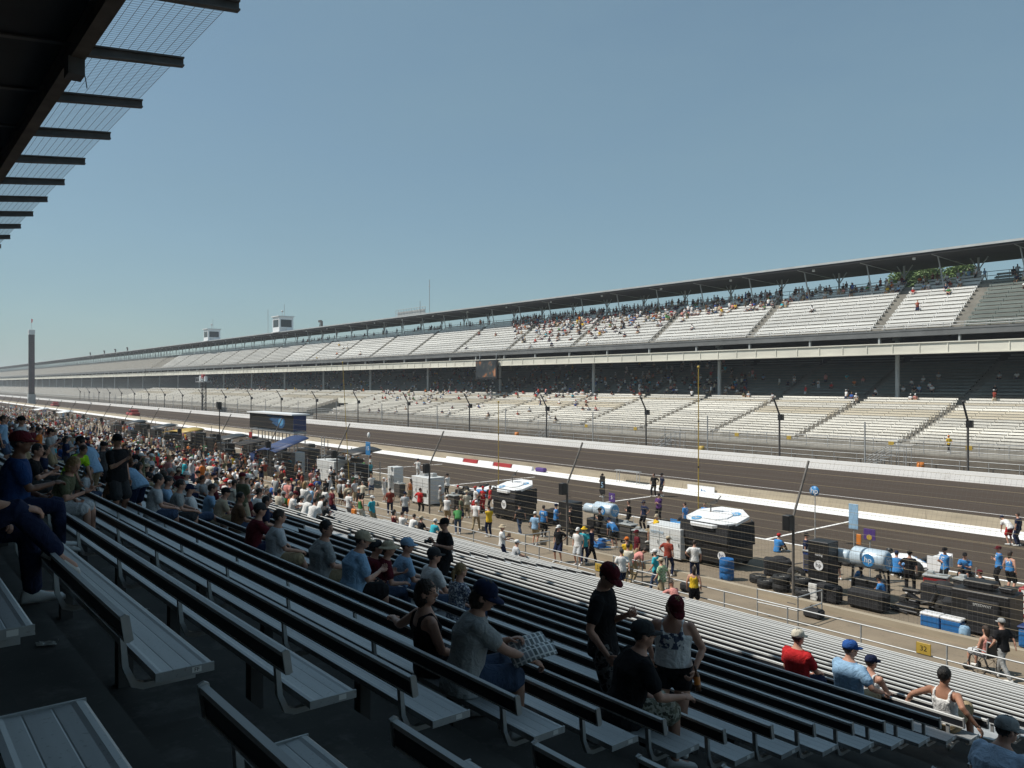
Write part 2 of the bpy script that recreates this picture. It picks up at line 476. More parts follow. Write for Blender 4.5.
    for key in 'LR':
        an, t = J['an'][key], J['toe'][key]; s = np.cross(t, V(0, 0, 1)); up = np.cross(s, t)
        base = an - up*.085*(1 if g.get('sit', 0) or True else 1)
        rr = []
        for (y, w, hh) in ((-.075, .022, .03), (-.06, .034, .05), (0, .037, .052), (.07, .042, .038), (.14, .044, .03), (.18, .036, .024), (.198, .016, .014)):
            rr.append((base + t*y + up*hh, s*w, up*hh))
        _loft(h_, rr, 10)
    out['shoe'] = (np.array(h_.v, np.float32), h_.f)
    # ---- hair
    ha = g.get('hair', 'short')
    if ha != 'bald':
        q = MB()
        _ell(q, hc + hu*.026 - hf*.013, hr*.085, hf*.1, hu*.108)
        if ha == 'long':
            _limb(q, [hc + hu*.03 - hf*.05, hc - hu*.06 - hf*.06, hc - hu*.20 - hf*.055], [.078, .08, .055])
        elif ha == 'bob':
            _limb(q, [hc + hu*.03 - hf*.03, hc - hu*.07 - hf*.04], [.085, .088])
        elif ha == 'pony':
            _limb(q, [hc + hu*.03 - hf*.10, hc - hu*.02 - hf*.14, hc - hu*.15 - hf*.13], [.03, .032, .018])
        hv, hfs = remesh(q, max(vox, .012), 2); hv = hv + (np.sin(hv[:, [1, 2, 0]]*97 + 5*hv[:, [2, 0, 1]]*41)*np.sin(hv*173)*.006).astype(np.float32); out['hair'] = (hv, hfs)
    # ---- headgear
    hat = g.get('hat')
    if hat:
        q = MB(); bd = -hf if g.get('backward') else hf
        rings = []
        for (z, k) in ((.018, 1.03), (.045, 1.04), (.08, .97), (.105, .8), (.122, .52), (.13, .15)):
            rings.append((hc + hu*z - hf*.012, hr*.083*k, hf*.104*k))
        _loft(q, rings, 18)
        if hat == 'cap':
            vs = []; n = 10
            for z in (.030, .022):
                for i in range(n + 1):
                    a = math.pi*(i/n - .5)*.92
                    inn = hc + hu*z + bd*(.085*math.cos(a)) + hr*(.078*math.sin(a))
                    ou = hc + hu*(z - .018) + bd*(.085*math.cos(a) + .085*math.cos(a)**.5) + hr*(.08*math.sin(a))
                    vs += [tuple(inn), tuple(ou)]
            fs = []; m = 2*(n + 1)
            for i in range(n):
                a = 2*i; fs += [(a, a + 1, a + 3, a + 2), (m + a, m + a + 2, m + a + 3, m + a + 1), (a + 1, m + a + 1, m + a + 3, a + 3)]
            q.add(vs, fs, True)
        else:
            _loft(q, [(hc + hu*.012, hr*.15, hf*.17), (hc + hu*.018, hr*.155, hf*.175), (hc + hu*.026, hr*.15, hf*.17), (hc + hu*.05, hr*.08, hf*.1)], 18)
        out['hat'] = (np.array(q.v, np.float32), q.f)
    out['J'] = J
    return out

def mesh_of(name, parts, mats):
    """parts: list of ((verts, faces), slot)"""
    vs = []; fs = []; mi = []; o = 0
    for (v, f), k in parts:
        vs.append(np.asarray(v, np.float32)); fs += [tuple(i + o for i in q) for q in f]; mi += [k]*len(f); o += len(v)
    me = bpy.data.meshes.new(name); me.from_pydata(np.vstack(vs).tolist(), [], fs)
    for m in mats: me.materials.append(m)
    me.polygons.foreach_set('material_index', mi); me.polygons.foreach_set('use_smooth', [True]*len(fs)); me.update()
    return me

SKIN = [mat('skin_fair', (.50, .27, .19), .55, var=.08, scale=8), mat('skin_tan', (.36, .18, .115), .55, var=.08, scale=8), mat('skin_brown', (.16, .075, .045), .5, var=.08, scale=8)]
def _strand(m):
    nt = m.node_tree; n = noise(nt, 90, 3, .6, 'Object', (1, 1, .16)); bump(nt, nt.nodes['Principled BSDF'], n.outputs[0], .8, .02); return m
HAIRM = {'brown': mat('hair_brown', (.035, .02, .012), .55, var=.4, scale=40), 'black': mat('hair_black', (.010, .009, .008), .5, var=.4, scale=40),
         'blond': mat('hair_blond', (.30, .19, .08), .55, var=.35, scale=40), 'grey': mat('hair_grey', (.25, .24, .23), .6, var=.3, scale=40)}
for _m in HAIRM.values(): _strand(_m)
FACEM = mat('face_marks', (.05, .022, .018), .5, var=.1)
SHOEM = {'white': mat('shoe_white', (.62, .62, .6), .6), 'dark': mat('shoe_dark', (.03, .03, .035), .6)}
CC = {'white': (.74, .74, .73), 'grey': (.33, .34, .34), 'black': (.012, .012, .014), 'navy': (.014, .022, .06), 'blue': (.03, .10, .34), 'light blue': (.27, .44, .63),
      'red': (.48, .022, .025), 'maroon': (.11, .012, .02), 'yellow': (.70, .46, .03), 'orange': (.62, .17, .03), 'green': (.06, .22, .07), 'olive': (.11, .12, .07),
      'lime': (.42, .80, .03), 'beige': (.50, .42, .30), 'khaki': (.33, .26, .16), 'pink': (.62, .27, .24), 'turquoise': (.04, .38, .46), 'purple': (.10, .04, .16),
      'brown': (.12, .065, .035), 'denim': (.055, .085, .15), 'charcoal': (.045, .047, .05), 'cream': (.62, .58, .48), 'pale grey': (.5, .52, .54), 'azure': (.05, .22, .52), 'pale blue': (.42, .54, .70), 'deep blue': (.012, .045, .15), 'rust': (.24, .045, .03)}
def CL(c): return cloth('cloth_' + c.replace(' ', '_'), CC[c])
PAT = {'camo': cloth('cloth_camouflage', (.16, .16, .12), 'blotch', (.36, .36, .30), 16), 'floral': cloth('cloth_floral', (.62, .63, .66), 'blotch', (.07, .09, .16), 30),
       'leafy': cloth('cloth_leafy', (.16, .40, .17), 'blotch', (.62, .66, .45), 18), 'plaid': cloth('cloth_plaid', (.30, .34, .44), 'check', (.62, .64, .68), 28),
       'tribal': cloth('cloth_dark_print', (.02, .02, .022), 'blotch', (.13, .13, .13), 14)}
PAT['white print'] = printed('cloth_white_print', CC['white'], (.10, .12, .18), 1.12, 1.30, .13)
PAT['azure'] = printed('cloth_azure_print', CC['azure'], (.6, .65, .7), 1.20, 1.33, .10, 22)
PAT['grey print'] = printed('cloth_grey_print', CC['grey'], (.10, .10, .11), 1.16, 1.34, .12)
def CM(c): return PAT[c] if c in PAT else CL(c)

def hero(label, loc, rz, po, shirt='grey', bottom='denim', hair='brown', hat=None, skin=0, shoes='white', height=1.75, vox=.014, group=None):
    """a person whose clothes are children of one Empty; loc is the floor point"""
    fg = figure(po, vox); t = empty('person', loc, rz); s = height/1.75; t.scale = (s, s, s)
    tag(t, label, 'person', group)
    def ch(name, key, m):
        if key not in fg: return
        ob = bpy.data.objects.new(name, mesh_of(name, [(fg[key], 0)], [m])); link(ob, t)
    ob = bpy.data.objects.new('body', mesh_of('body', [(fg['body'], 0), (fg['face'], 1)], [SKIN[skin], FACEM])); link(ob, t)
    ch('tank_top' if po.get('shirt') == 'tank' else 'shirt', 'shirt', CM(shirt))
    ch('trousers' if po.get('bottom') == 'long' else 'shorts', 'bottom', CM(bottom))
    ch('hair', 'hair', HAIRM[hair]); 
    sv, sf = fg['shoe']; h = len(sv)//2
    for a in (0, 1): link(bpy.data.objects.new('shoe', mesh_of('shoe', [((sv[a*h:(a + 1)*h], [tuple(i - a*h for i in q) for q in sf if (min(q) >= h) == bool(a)]), 0)], [SHOEM[shoes]])), t)
    if hat: ch('cap' if po.get('hat') == 'cap' else 'sun_hat', 'hat', CM(hat))
    t['wr'] = [float(x) for k in 'LR' for x in fg['J']['wr'][k]]
    return t, fg['J']

# ---- prototypes for the smaller figures: one mesh, six slots (skin, shirt, bottoms, hair, headgear, shoes)
PROTO = {}
def proto(key, po, vox=.03, fingers=False):
    fg = figure(po, vox, fingers); parts = [(fg['body'], 0), (fg['shirt'], 1), (fg['bottom'], 2), (fg['shoe'], 5), (fg['face'], 6)]
    if 'hair' in fg: parts.append((fg['hair'], 3))
    if 'hat' in fg: parts.append((fg['hat'], 4))
    PROTO[key] = (mesh_of('person', parts, [SKIN[0], CL('white'), CL('navy'), HAIRM['brown'], CL('white'), SHOEM['white'], FACEM]), po)
_ST = {'still': dict(armL='down', armR='down'), 'crossed': dict(armL='cross', armR='chest', hyaw=20), 'hips': dict(armL='hips', armR='down', hyaw=-25, legR=(.16, .05, .085)),
       'walk': dict(armL=(-.24, .2, -.04), armR=(.24, -.2, -.05), legL=(-.09, -.30, .11), legR=(.09, .26, .085), lean=4), 'shoot': dict(armL='face', armR='face', hpitch=5),
       'bend': dict(lean=62, armL='reach', armR='reach', hpitch=-35)}
_SI = {'upright': dict(armL='lap', armR='knee'), 'forward': dict(lean=24, armL='elbow', armR='elbow'), 'back': dict(lean=-12, armL='knee', armR='rest', hyaw=20),
       'turned': dict(armL='lap', armR='lap', twist=22, hyaw=35), 'reading': dict(lean=10, armL='hold', armR='hold', hpitch=-28),
       'legsout': dict(lean=-8, armL='lap', armR='lap', legL=(-.1, .78, .3), legR=(.12, .74, .28))}
def make_protos():
    for k, d in _ST.items():
        proto('stand_' + k + '_cap', dict(d, hat='cap', bottom='shorts')); proto('stand_' + k + '_hair', dict(d, bottom='long', hair='short'))
    proto('stand_still_long', dict(_ST['still'], hair='long', shirt='tank', bottom='shorts')); proto('stand_crossed_long', dict(_ST['crossed'], hair='long', bottom='long'))
    proto('stand_still_hat', dict(_ST['still'], hat='hat', bottom='long')); proto('stand_crossed_capl', dict(_ST['crossed'], hat='cap', bottom='long'))
    proto('stand_hips_capl', dict(_ST['hips'], hat='cap', bottom='long')); proto('stand_walk_capl', dict(_ST['walk'], hat='cap', bottom='long'))
    for k, d in _SI.items():
        proto('sit_' + k + '_cap', dict(d, sit=True, hat='cap', bottom='shorts')); proto('sit_' + k + '_hair', dict(d, sit=True, bottom='shorts', hair='short'))
    proto('sit_upright_long', dict(_SI['upright'], sit=True, hair='long', shirt='tank')); proto('sit_forward_long', dict(_SI['forward'], sit=True, hair='long'))
    proto('sit_upright_hat', dict(_SI['upright'], sit=True, hat='hat', bottom='long'))
    proto('kneel_cap', dict(sit=True, pz=.36, hat='cap', bottom='long', lean=20, armL='hold', armR='reach', legL=(-.13, .30, .085), legR=(.14, -.10, .085)))
    proto('floor_sit_cap', dict(sit=True, pz=.13, hat='cap', bottom='long', lean=14, armL='hold', armR='hold', legL=(-.16, .55, .085), legR=(.16, .5, .085)))
    proto('lounge_hair', dict(sit=True, pz=.13, bottom='shorts', lean=-38, armL=(-.35, -.42, -.05), armR=(.35, -.42, -.05), legL=(-.1, .8, .085), legR=(.12, .78, .085)))

def small(label, key, loc, rz, shirt='white', bottom='navy', hat='white', hair='brown', skin=0, shoes='white', s=1.0, group=None):
    me, po = PROTO[key]
    o = bpy.data.objects.new('person', me); o.location = loc; o.rotation_euler = (0, 0, rz); o.scale = (s, s, s); link(o)
    for i, m in ((0, SKIN[skin]), (1, CM(shirt)), (2, CM(bottom)), (3, HAIRM[hair]), (4, CM(hat)), (5, SHOEM[shoes])):
        o.material_slots[i].link = 'OBJECT'; o.material_slots[i].material = m
    return tag(o, label, 'person', group)
# ================================================================== MATERIALS OF THE PLACE
M = dict(
    ground=mat('far_grass', (.07, .085, .04), .95, var=.35, scale=.05, world=True),
    apron=mat('tan_concrete', (.215, .172, .122), .9, var=.16, scale=.7, world=True, bmp=.1),
    pit=mat('pit_asphalt', (.076, .060, .048), .95, spec=.06, var=.14, scale=.9, world=True, stretch=(.25, 2, 1)),
    track=mat('track_asphalt', (.070, .055, .045), .95, spec=.06, var=.10, scale=.5, world=True, stretch=(.05, 1.2, 1)),
    whitep=mat('white_paint', (.84, .83, .81), .7, var=.07, scale=.8, world=True, stretch=(.3, 3, 1)),
    tanwall=mat('pit_wall_concrete', (.34, .29, .215), .9, var=.16, scale=1.2, world=True, stretch=(.4, 1, 3)),
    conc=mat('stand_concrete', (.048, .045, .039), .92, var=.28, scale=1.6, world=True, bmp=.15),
    fconc=mat('pale_concrete', (.25, .235, .205), .92, var=.2, scale=.9, world=True),
    alu=mat('brushed_aluminium', (.40, .415, .42), .45, .25, .10, 2.2, (.4, 6, 6)),
    alu2=mat('white_bench_paint', (.74, .73, .70), .5, 0, .10, .5, world=True, stretch=(.12, 1.2, 1.2)),
    alu4=mat('cream_bench_paint', (.78, .755, .69), .55, 0, .10, .5, world=True, stretch=(.12, 1.2, 1.2)),
    alu3=mat('weathered_bench', (.60, .545, .44), .6, 0, .16, .5, world=True, stretch=(.12, 1.2, 1.2)),
    galu=mat('grey_green_and_shaded_bench', (.19, .215, .195), .6, 0, .12, 1, world=True),  # grey-green upper section; also paints deck shade onto the rear lower rows
    lip=mat('bench_lip', (.62, .63, .62), .5, 0, .08, 2.2, (.4, 6, 6)),
    back=mat('dark_bench_back', (.028, .031, .038), .42, .2, .25, 2.0, (.4, 5, 5)),
    steel=mat('galvanised_steel', (.42, .43, .43), .5, .4, .14, 6),
    dsteel=mat('dark_roof_steel', (.075, .07, .066), .7, .1, .25, 2),
    rust=mat('brown_roof_beam', (.085, .066, .05), .75, .1, .35, 1.5),
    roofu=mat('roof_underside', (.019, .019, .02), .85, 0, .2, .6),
    rooft=mat('roof_edge', (.42, .44, .44), .6, .2, .12, .6),
    cream=mat('cream_fascia', (.62, .60, .52), .75, 0, .14, .35, world=True, stretch=(.5, 1, 1.5)),
    greyp=mat('grey_paint', (.34, .36, .36), .6, 0, .12, 1, world=True),
    column=mat('column_paint', (.40, .43, .43), .6, 0, .1, 1),
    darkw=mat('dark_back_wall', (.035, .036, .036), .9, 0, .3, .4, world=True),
    black=mat('black_paint', (.012, .012, .013), .45, 0, .25, 3),
    blackm=mat('black_fabric', (.016, .016, .018), .85, 0, .3, 4),
    white=mat('gloss_white', (.78, .79, .80), .35, 0, .04, 2),
    offw=mat('cabinet_white', (.66, .68, .68), .45, 0, .03, 2),
    silver=mat('polished_silver', (.62, .65, .67), .3, .55, .06, 2),
    blue=mat('hp_blue', (.03, .20, .46), .45, 0, .06, 2),
    dblue=mat('dark_blue', (.012, .035, .14), .6, 0, .15, 2),
    cblue=mat('cooler_blue', (.02, .14, .38), .45, 0, .08, 3),
    red=mat('racing_red', (.30, .02, .02), .4, 0, .08, 3),
    yellow=mat('pole_yellow', (.44, .30, .05), .5, 0, .12, 3),
    orange=mat('orange_paint', (.62, .20, .03), .5, 0, .1, 3),
    rubber=mat('tyre_rubber', (.018, .018, .018), .75, 0, .25, 6),
    rim=mat('alloy_rim', (.40, .39, .36), .4, .5, .1, 6),
    glass=mat('dark_window', (.02, .025, .03), .12, 0, .1, 2),
    wire=mat('fence_wire', (.11, .105, .10), .55, .3, .1, 4),
    cable=mat('fence_cable', (.29, .24, .15), .6, .2, .1, 4),
    dwire=mat('roof_wire', (.10, .11, .12), .6, .3, .1, 4),
    azure=mat('azure_print', (.10, .32, .56), .5, 0, .05, 3),
    purple=mat('purple_flag', (.07, .03, .18), .7, 0, .1, 3),
    sticker=mat('white_sticker', (.7, .7, .68), .6, 0, .05, 3),
    ltblue=mat('pale_blue_print', (.28, .45, .62), .55, 0, .1, 3),
    metalc=mat('drain_cover', (.19, .19, .19), .6, .3, .2, 20),
    postm=mat('weathered_post', (.13, .12, .11), .7, .2, .3, 3),
    plinth=mat('stained_plinth', (.15, .13, .105), .9, 0, .3, .35, world=True, stretch=(1, 1, 3)),
    dirt=mat('dusty_ground', (.085, .07, .055), .95, 0, .25, .8, world=True),
)

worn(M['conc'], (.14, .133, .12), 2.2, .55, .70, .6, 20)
worn(M['alu'], (.20, .195, .18), 3.5, .60, .78, .55, 48)
worn(M['apron'], (.10, .085, .065), .9, .56, .72, .5, 7)
worn(M['pit'], (.030, .027, .025), .5, .58, .72, .5, 5)
worn(M['alu4'], (.50, .44, .33), .35, .58, .75, .6, 6)
worn(M['alu2'], (.50, .46, .38), .35, .58, .75, .6, 6)
worn(M['whitep'], (.45, .42, .37), .6, .62, .80, .5, 9)

for _k in ('alu', 'alu2', 'alu4', 'alu3', 'galu', 'back'): vary(M[_k])

# ================================================================== GROUND
def sheet(name, x0, x1, y0, y1, z, m, div=1):
    mb = MB(); mb.quad((x0, y0, z), (x1, y0, z), (x1, y1, z), (x0, y1, z))
    return structure(mb.build(name, m))
XL, XR = -1400, 260
sheet('ground', -6000, 4000, -2500, 6000, -.02, M['ground'])
sheet('apron', XL, XR, -30, 36.5, 0, M['apron'])
sheet('pit_lane', XL, XR, 36.5, 46.7, 0, M['pit'])
sheet('pit_lane_border', XL, XR, 46.7, 49.3, .004, M['whitep'])
sheet('race_track', XL, XR, 49.55, 70.7, .0, M['track'])
sheet('far_verge', XL, XR, 70.95, 77, .02, M['dirt'])
mk = MB()
mk.quad((XL, 36.42, .006), (XR, 36.42, .006), (XR, 36.62, .006), (XL, 36.62, .006))
mk.quad((XL, 54.6, .005), (XR, 54.6, .005), (XR, 54.72, .005), (XL, 54.72, .005))
for k in range(-3, 24):
    x = -24.2 - 14.4*k
    mk.quad((x, 36.62, .006), (x + .18, 36.62, .006), (x + .18, 45.4, .006), (x, 45.4, .006))
structure(mk.build('road_markings', M['whitep']))
# lengthwise tyre-dark lane and seams of the track
sm = MB()
for y, w in ((58.2, .05), (61.8, .05), (65.4, .05), (41.6, .04)):
    sm.quad((XL, y, .004), (XR, y, .004), (XR, y + w, .004), (XL, y + w, .004))
structure(sm.build('road_seams', mat('asphalt_seam', (.12, .11, .10), .85, world=True, scale=2)))

def wall(name, label, y0, y1, z1, x0, x1, m, cap=None, seg=6.1, cat='wall'):
    t = empty(name, ((x0 + x1)/2, (y0 + y1)/2, 0)); tag(t, label, cat); cx, cy = (x0 + x1)/2, (y0 + y1)/2
    b = MB(); x = x0
    while x < x1:
        w = min(seg, x1 - x); b.bbox((x - cx + .01, y0 - cy, -.05), (x + w - cx - .01, y1 - cy, z1)); x += w
    b.build('concrete_panel', m, t); return t
wall('pit_wall', 'low tan concrete wall of jointed panels between pit lane and race track', 49.3, 49.55, .56, -900, 60, M['tanwall'])
wall('track_wall', 'continuous white concrete wall along the far edge of the race track', 70.7, 70.95, .9, -1300, 60, M['whitep'], seg=12.2)

# ================================================================== NEAR STAND
ROWY = [.625, 1.49, 2.36, 3.23, 4.085, 4.92, 5.73, 6.54, 7.31, 8.06, 8.81, 9.57, 10.30, 11.04] + [11.04 + .737*(j + 1) for j in range(15)]
ROWD = [1.16, 1.527, 1.895, 2.245, 2.576, 2.89, 3.18, 3.48, 3.66, 3.845, 4.03, 4.21, 4.39, 4.563] + [4.563 + .2005*(j + 1) for j in range(15)]
ROWS = [(y, H - d) for y, d in zip(ROWY, ROWD)]                    # front edge and top of each seat
UP = [(.625 - .865*k, H - 1.16 + .367*k) for k in range(7, 0, -1)]  # rows behind the photographer
ALLROWS = UP + ROWS; NUP = len(UP)
SH = .44                                                            # seat above its tread
AX0, AX1 = -4.46, -3.27                                             # the near aisle
BL, GAP = 16.0, 1.25
BLOCKS = []                                                         # (x0, x1)
x = AX0
while x > -380: BLOCKS.append((x - BL, x)); x -= BL + GAP
RBLOCK = (AX1, AX1 + BL)
def tread(i): return ALLROWS[i + NUP][1] - SH
def seatpos(x, i, dy=-.17): return (x, ROWS[i][0] + dy, ROWS[i][1] - SH)
SX0, SX1 = -420, 84  # right end of stand and roof lengthened out of view to let in less skylight

st = empty('grandstand', (0, 0, 0))
tag(st, 'stepped concrete grandstand under a dark roof in the near shade', 'grandstand')
prof = []
for i, (y, z) in enumerate(ALLROWS):
    y0 = y - .50; zt = z - SH
    if i == 0: prof += [(y0 - .5, zt)]
    else: prof += [(y0, ALLROWS[i - 1][1] - SH), (y0, zt)]
prof += [(22.55, max(.04, ROWS[-1][1] - SH)), (22.55, -.06), (-6.0, -.06)]
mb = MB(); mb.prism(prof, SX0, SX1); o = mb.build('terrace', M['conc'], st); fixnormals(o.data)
# half steps in the aisles
for a0, a1 in [(AX0, AX1)] + [(b[0] - GAP, b[0]) for b in BLOCKS[:8]]:
    mb = MB()
    for i in range(1, len(ALLROWS)):
        yb = ALLROWS[i][0] - .50; zb = ALLROWS[i][1] - SH; up = ALLROWS[i - 1][1] - SH - zb
        if up < .25: continue
        mb.bbox((a0 + .06, yb + .002, zb - .02), (a1 - .06, yb + .40, zb + up/2))
    mb.build('aisle_steps', M['conc'], st)
# roof: slab, front beam, rafters, wire netting, columns
RT, RS = .12, 3.86
def rz_(y): return 16.12 + (y - 4.23)*RT
mb = MB(); mb.prism([(3.92, rz_(3.92) + .02), (3.92, rz_(3.92) + .12), (-17, rz_(-17) + .12), (-17, rz_(-17) + .02)], SX0, SX1)
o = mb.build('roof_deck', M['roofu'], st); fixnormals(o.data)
mb = MB()
for yb, h_, w_ in ((3.78, .55, .30), (1.2, .5, .26), (-5, .6, .3), (-11, .6, .3)):
    z = rz_(yb)
    mb.bbox((SX0, yb - w_/2, z - h_), (SX1, yb + w_/2, z - h_ + .05)); mb.bbox((SX0, yb - w_/2, z - .05), (SX1, yb + w_/2, z + .01)); mb.bbox((SX0, yb - .05, z - h_ + .045), (SX1, yb + .05, z - .045))
mb.build('roof_beam', M['rust'], st)
XR0 = -20.95
rx_ = [XR0 + RS*k for k in range(-26, 27)]
for k, x in enumerate(rx_):
    mb = MB(); y0, y1, hh = 3.75, 6.27, .27
    mb.prism([(-16, rz_(-16) - .02), (y1, rz_(y1) - .02), (y1, rz_(y1) - .06), (-16, rz_(-16) - .06)], x - .09, x + .09)
    mb.prism([(y0 + .1, rz_(y0) - hh), (y1, rz_(y1) - hh + .02), (y1, rz_(y1) - hh + .06), (y0 + .1, rz_(y0) - hh + .04)], x - .09, x + .09)
    mb.prism([(y0 + .1, rz_(y0) - hh + .02), (y1, rz_(y1) - hh + .04), (y1, rz_(y1) - .04), (y0 + .1, rz_(y0) - .04)], x - .012, x + .012)
    o = mb.build('rafter', M['dsteel'], st); fixnormals(o.data)
mb = MB()
for k in range(12):
    y = 3.97 + k*(6.2 - 3.97)/11; mb.cyl((rx_[0], y, rz_(y) + .03), (rx_[-1], y, rz_(y) + .03), .0055, 4)
xx = rx_[14]
while xx < rx_[-1]:
    mb.cyl((xx, 3.95, rz_(3.95) + .036), (xx, 6.22, rz_(6.22) + .036), .004, 3); xx += .125
mb.build('wire_netting', M['dwire'], st)
for x in rx_[2::4]:
    mb = MB(); mb.bbox((x - .18, -5.18, 0), (x + .18, -4.82, rz_(-5) - .55)); mb.build('roof_column', M['dsteel'], st)
mb = MB(); mb.bbox((SX0, -6.3, -.06), (SX1, -6.01, rz_(-6.2) - .04)); mb.build('back_wall', M['conc'], st)  # unseen behind the camera, added to block sky light and deepen the shade
mb = MB(); mb.box((-20.6, 3.75, rz_(3.75) - .72), (.5, .34, .4)); mb.tube([(-20.5, 3.9, 15.4), (-20.45, 3.95, 15.1), (-20.3, 3.95, 14.85)], .012, 5)
mb.build('junction_box', M['dsteel'], st)
mb = MB(); mb.lathe([(0, .0), (.12, .0), (.125, .012), (.10, .016), (.095, .012), (.06, .016), (0, .016)], (-3.85, 1.62, tread(1) + .002), 24)
tag(mb.build('floor_plate', M['metalc']), 'round metal plate set in the aisle floor by the bench end', 'floor plate')

# ---- benches
def bench_meshes(L, n_sup, simple=False):
    """local frame: x from -L to 0, y = 0 at the seat front, z = 0 at the seat top"""
    s = MB(); e = .045; d = .29
    s.prism([(-d, -e), (0, -e), (.012, -e*.6), (.012, -.008), (0, 0), (-.022, .0015), (-.040, -.003), (-.095, -.006), (-.100, -.0075), (-.105, -.006), (-.190, -.006), (-.195, -.0075), (-.200, -.006), (-.250, -.003), (-.268, .0015), (-d, 0)], -L, 0)
    b = MB(); c = math.cos(R(9)); sn = math.sin(R(9))
    def bp(u, w): return (-.405 - u*sn - w*c, .168 + u*c - w*sn)
    b.mat(0); b.prism([bp(0.034, 0), bp(.133, 0), bp(.133, .020), bp(.034, .020)], -L + .012, -.012)
    b.mat(1); b.prism([bp(.132, -.004), bp(.160, -.004), bp(.160, .026), bp(.132, .026)], -L + .010, -.010)
    b.prism([bp(.022, -.005), bp(.036, -.005), bp(.036, .026), bp(.022, .026)], -L + .010, -.010)
    sup = MB(); step = (L - .5)/(n_sup - 1); each = []; each_leg = []
    for k in range(n_sup):
        x = -.22 - k*step; q = MB()
        q.prism([(-.402, .30), (-.425, .294), (-.405, .0), (-.36, -.115), (-.30, -.14), (-.02, -.14), (-.02, -.045), (-.05, -.045), (-.05, -.105), (-.29, -.105), (-.332, -.088), (-.372, .0)], x - .02, x + .02)
        each_leg.append((x - step/2, 0)) if k < n_sup - 1 else None
        each.append(q)
    lg = MB()
    for lx, _ in each_leg: lg.bbox((lx - .05, -.21, -SH), (lx + .05, -.12, -.047))
    bench_meshes.leg = lg
    return s, b, each
def mesh_fix(mb, name, m):
    me = mb.mesh(name, m); fixnormals(me); return me
NS = 9
s_, b_, e_ = bench_meshes(BL, NS)
ME_SEAT = mesh_fix(s_, 'seat', M['alu']); ME_BACK = mesh_fix(b_, 'backrest', [M['back'], M['lip']])
ME_SUP = [mesh_fix(q, 'bracket', M['steel']) for q in e_]
ME_LEGS = []
for v0 in range(0, len(bench_meshes.leg.v), 8):
    q = MB(); q.add(bench_meshes.leg.v[v0:v0 + 8], [(0, 1, 3, 2), (4, 6, 7, 5), (0, 4, 5, 1), (2, 3, 7, 6), (0, 2, 6, 4), (1, 5, 7, 3)]); ME_LEGS.append(mesh_fix(q, 'leg', M['dsteel']))
q = MB(); q.bbox((.001, -.292, -.047), (.012, .014, .002)); ME_CAP = mesh_fix(q, 'end_cap', M['alu'])
def capmesh():
    q = MB(); q.prism([(-.420, .188), (-.397, .20), (-.418, .330), (-.436, .340), (-.462, .330), (-.442, .195)], -.011, .004); return mesh_fix(q, 'back_cap', M['steel'])
ME_BCAP = capmesh()
q = MB(); q.bbox((.0122, -.105, -.036), (.014, -.055, -.006)); ME_STICK = mesh_fix(q, 'row_sticker', M['sticker'])
whole = MB()
for src, off in ((s_, 0), (b_, 1)):
    o0 = len(whole.v); whole.v += src.v
    whole.f += [tuple(i + o0 for i in f) for f in src.f]; whole.m += [0 if src is s_ else (2 if mm == 1 else 1) for mm in src.m]; whole.sm += src.sm
for e in e_[::2]:
    o0 = len(whole.v); whole.v += e.v; whole.f += [tuple(i + o0 for i in f) for f in e.f]; whole.m += [0]*len(e.f); whole.sm += e.sm
ME_WHOLE = mesh_fix(whole, 'bench', [M['alu'], M['back'], M['lip']])

GRP = 'benches with backrests in rows across the near stand'
def bench(block, i, xe, flip=False, detail=True, label=''):
    loc = (xe + RNG.uniform(-.02, .02), ALLROWS[i][0] + RNG.uniform(-.006, .006), ALLROWS[i][1] + RNG.uniform(-.004, .004)); turn = RNG.uniform(-.0014, .0014)
    if not detail:
        o = bpy.data.objects.new('bleacher_bench', ME_WHOLE); o.location = loc; o.rotation_euler = (0, 0, turn); link(o); return tag(o, label, 'bench', GRP)
    t = empty('bleacher_bench', loc, turn); tag(t, label, 'bench', GRP)
    dx = BL if flip else 0                                  # the right-hand block starts at the aisle and runs on
    def ch(name, me, x=0.):
        o = bpy.data.objects.new(name, me); o.location = (x, 0, 0); return link(o, t)
    ch('seat', ME_SEAT, dx); ch('backrest', ME_BACK, dx)
    if flip: ch('end_cap', ME_CAP, -.013); ch('back_cap', ME_BCAP, .008)
    else:
        se = ch('end_cap', ME_CAP); ch('back_cap', ME_BCAP)
        so = bpy.data.objects.new('row_sticker', ME_STICK); link(so, se)
        if i == NUP + 1: text(so, 'FF', .03, (.0145, -.08, -.021), M['black'], rz=R(90), depth=.0005)
    for k in range(NS): ch('bracket', ME_SUP[k], dx)
    for me in ME_LEGS: ch('leg', me, dx)
    return t
nind = 0; NR = len(ALLROWS)
def rowname(i):
    j = i - NUP                                             # row number, counted up from the front rail
    return ORD[29 - j] if j >= 0 else ORD[29 - j]
def light(i): return 'shaded' if i - NUP <= 12 else 'sunlit'
for i in range(NUP - 2, NUP + 16):
    bench(0, i, RBLOCK[0], True, True, '%s bench right of the near aisle, %s row up from the rail' % (light(i), rowname(i)))
restm = MB()
def add_rest(me, loc):
    o0 = len(restm.v); restm.v += [(v.co.x + loc[0], v.co.y + loc[1], v.co.z + loc[2]) for v in me.vertices]
    restm.f += [tuple(k + o0 for k in p.vertices) for p in me.polygons]; restm.m += [p.material_index for p in me.polygons]; restm.sm += [False]*len(me.polygons)
simple = MB(); simple.mat(0).bbox((-BL, -.29, -.045), (0, 0, 0)); simple.mat(1).bbox((-BL, -.46, .19), (0, -.435, .304)); simple.mat(2).bbox((-BL, -.465, .305), (0, -.43, .342))
ME_SIMPLE = simple.mesh('bench_far', [M['alu'], M['back'], M['lip']])
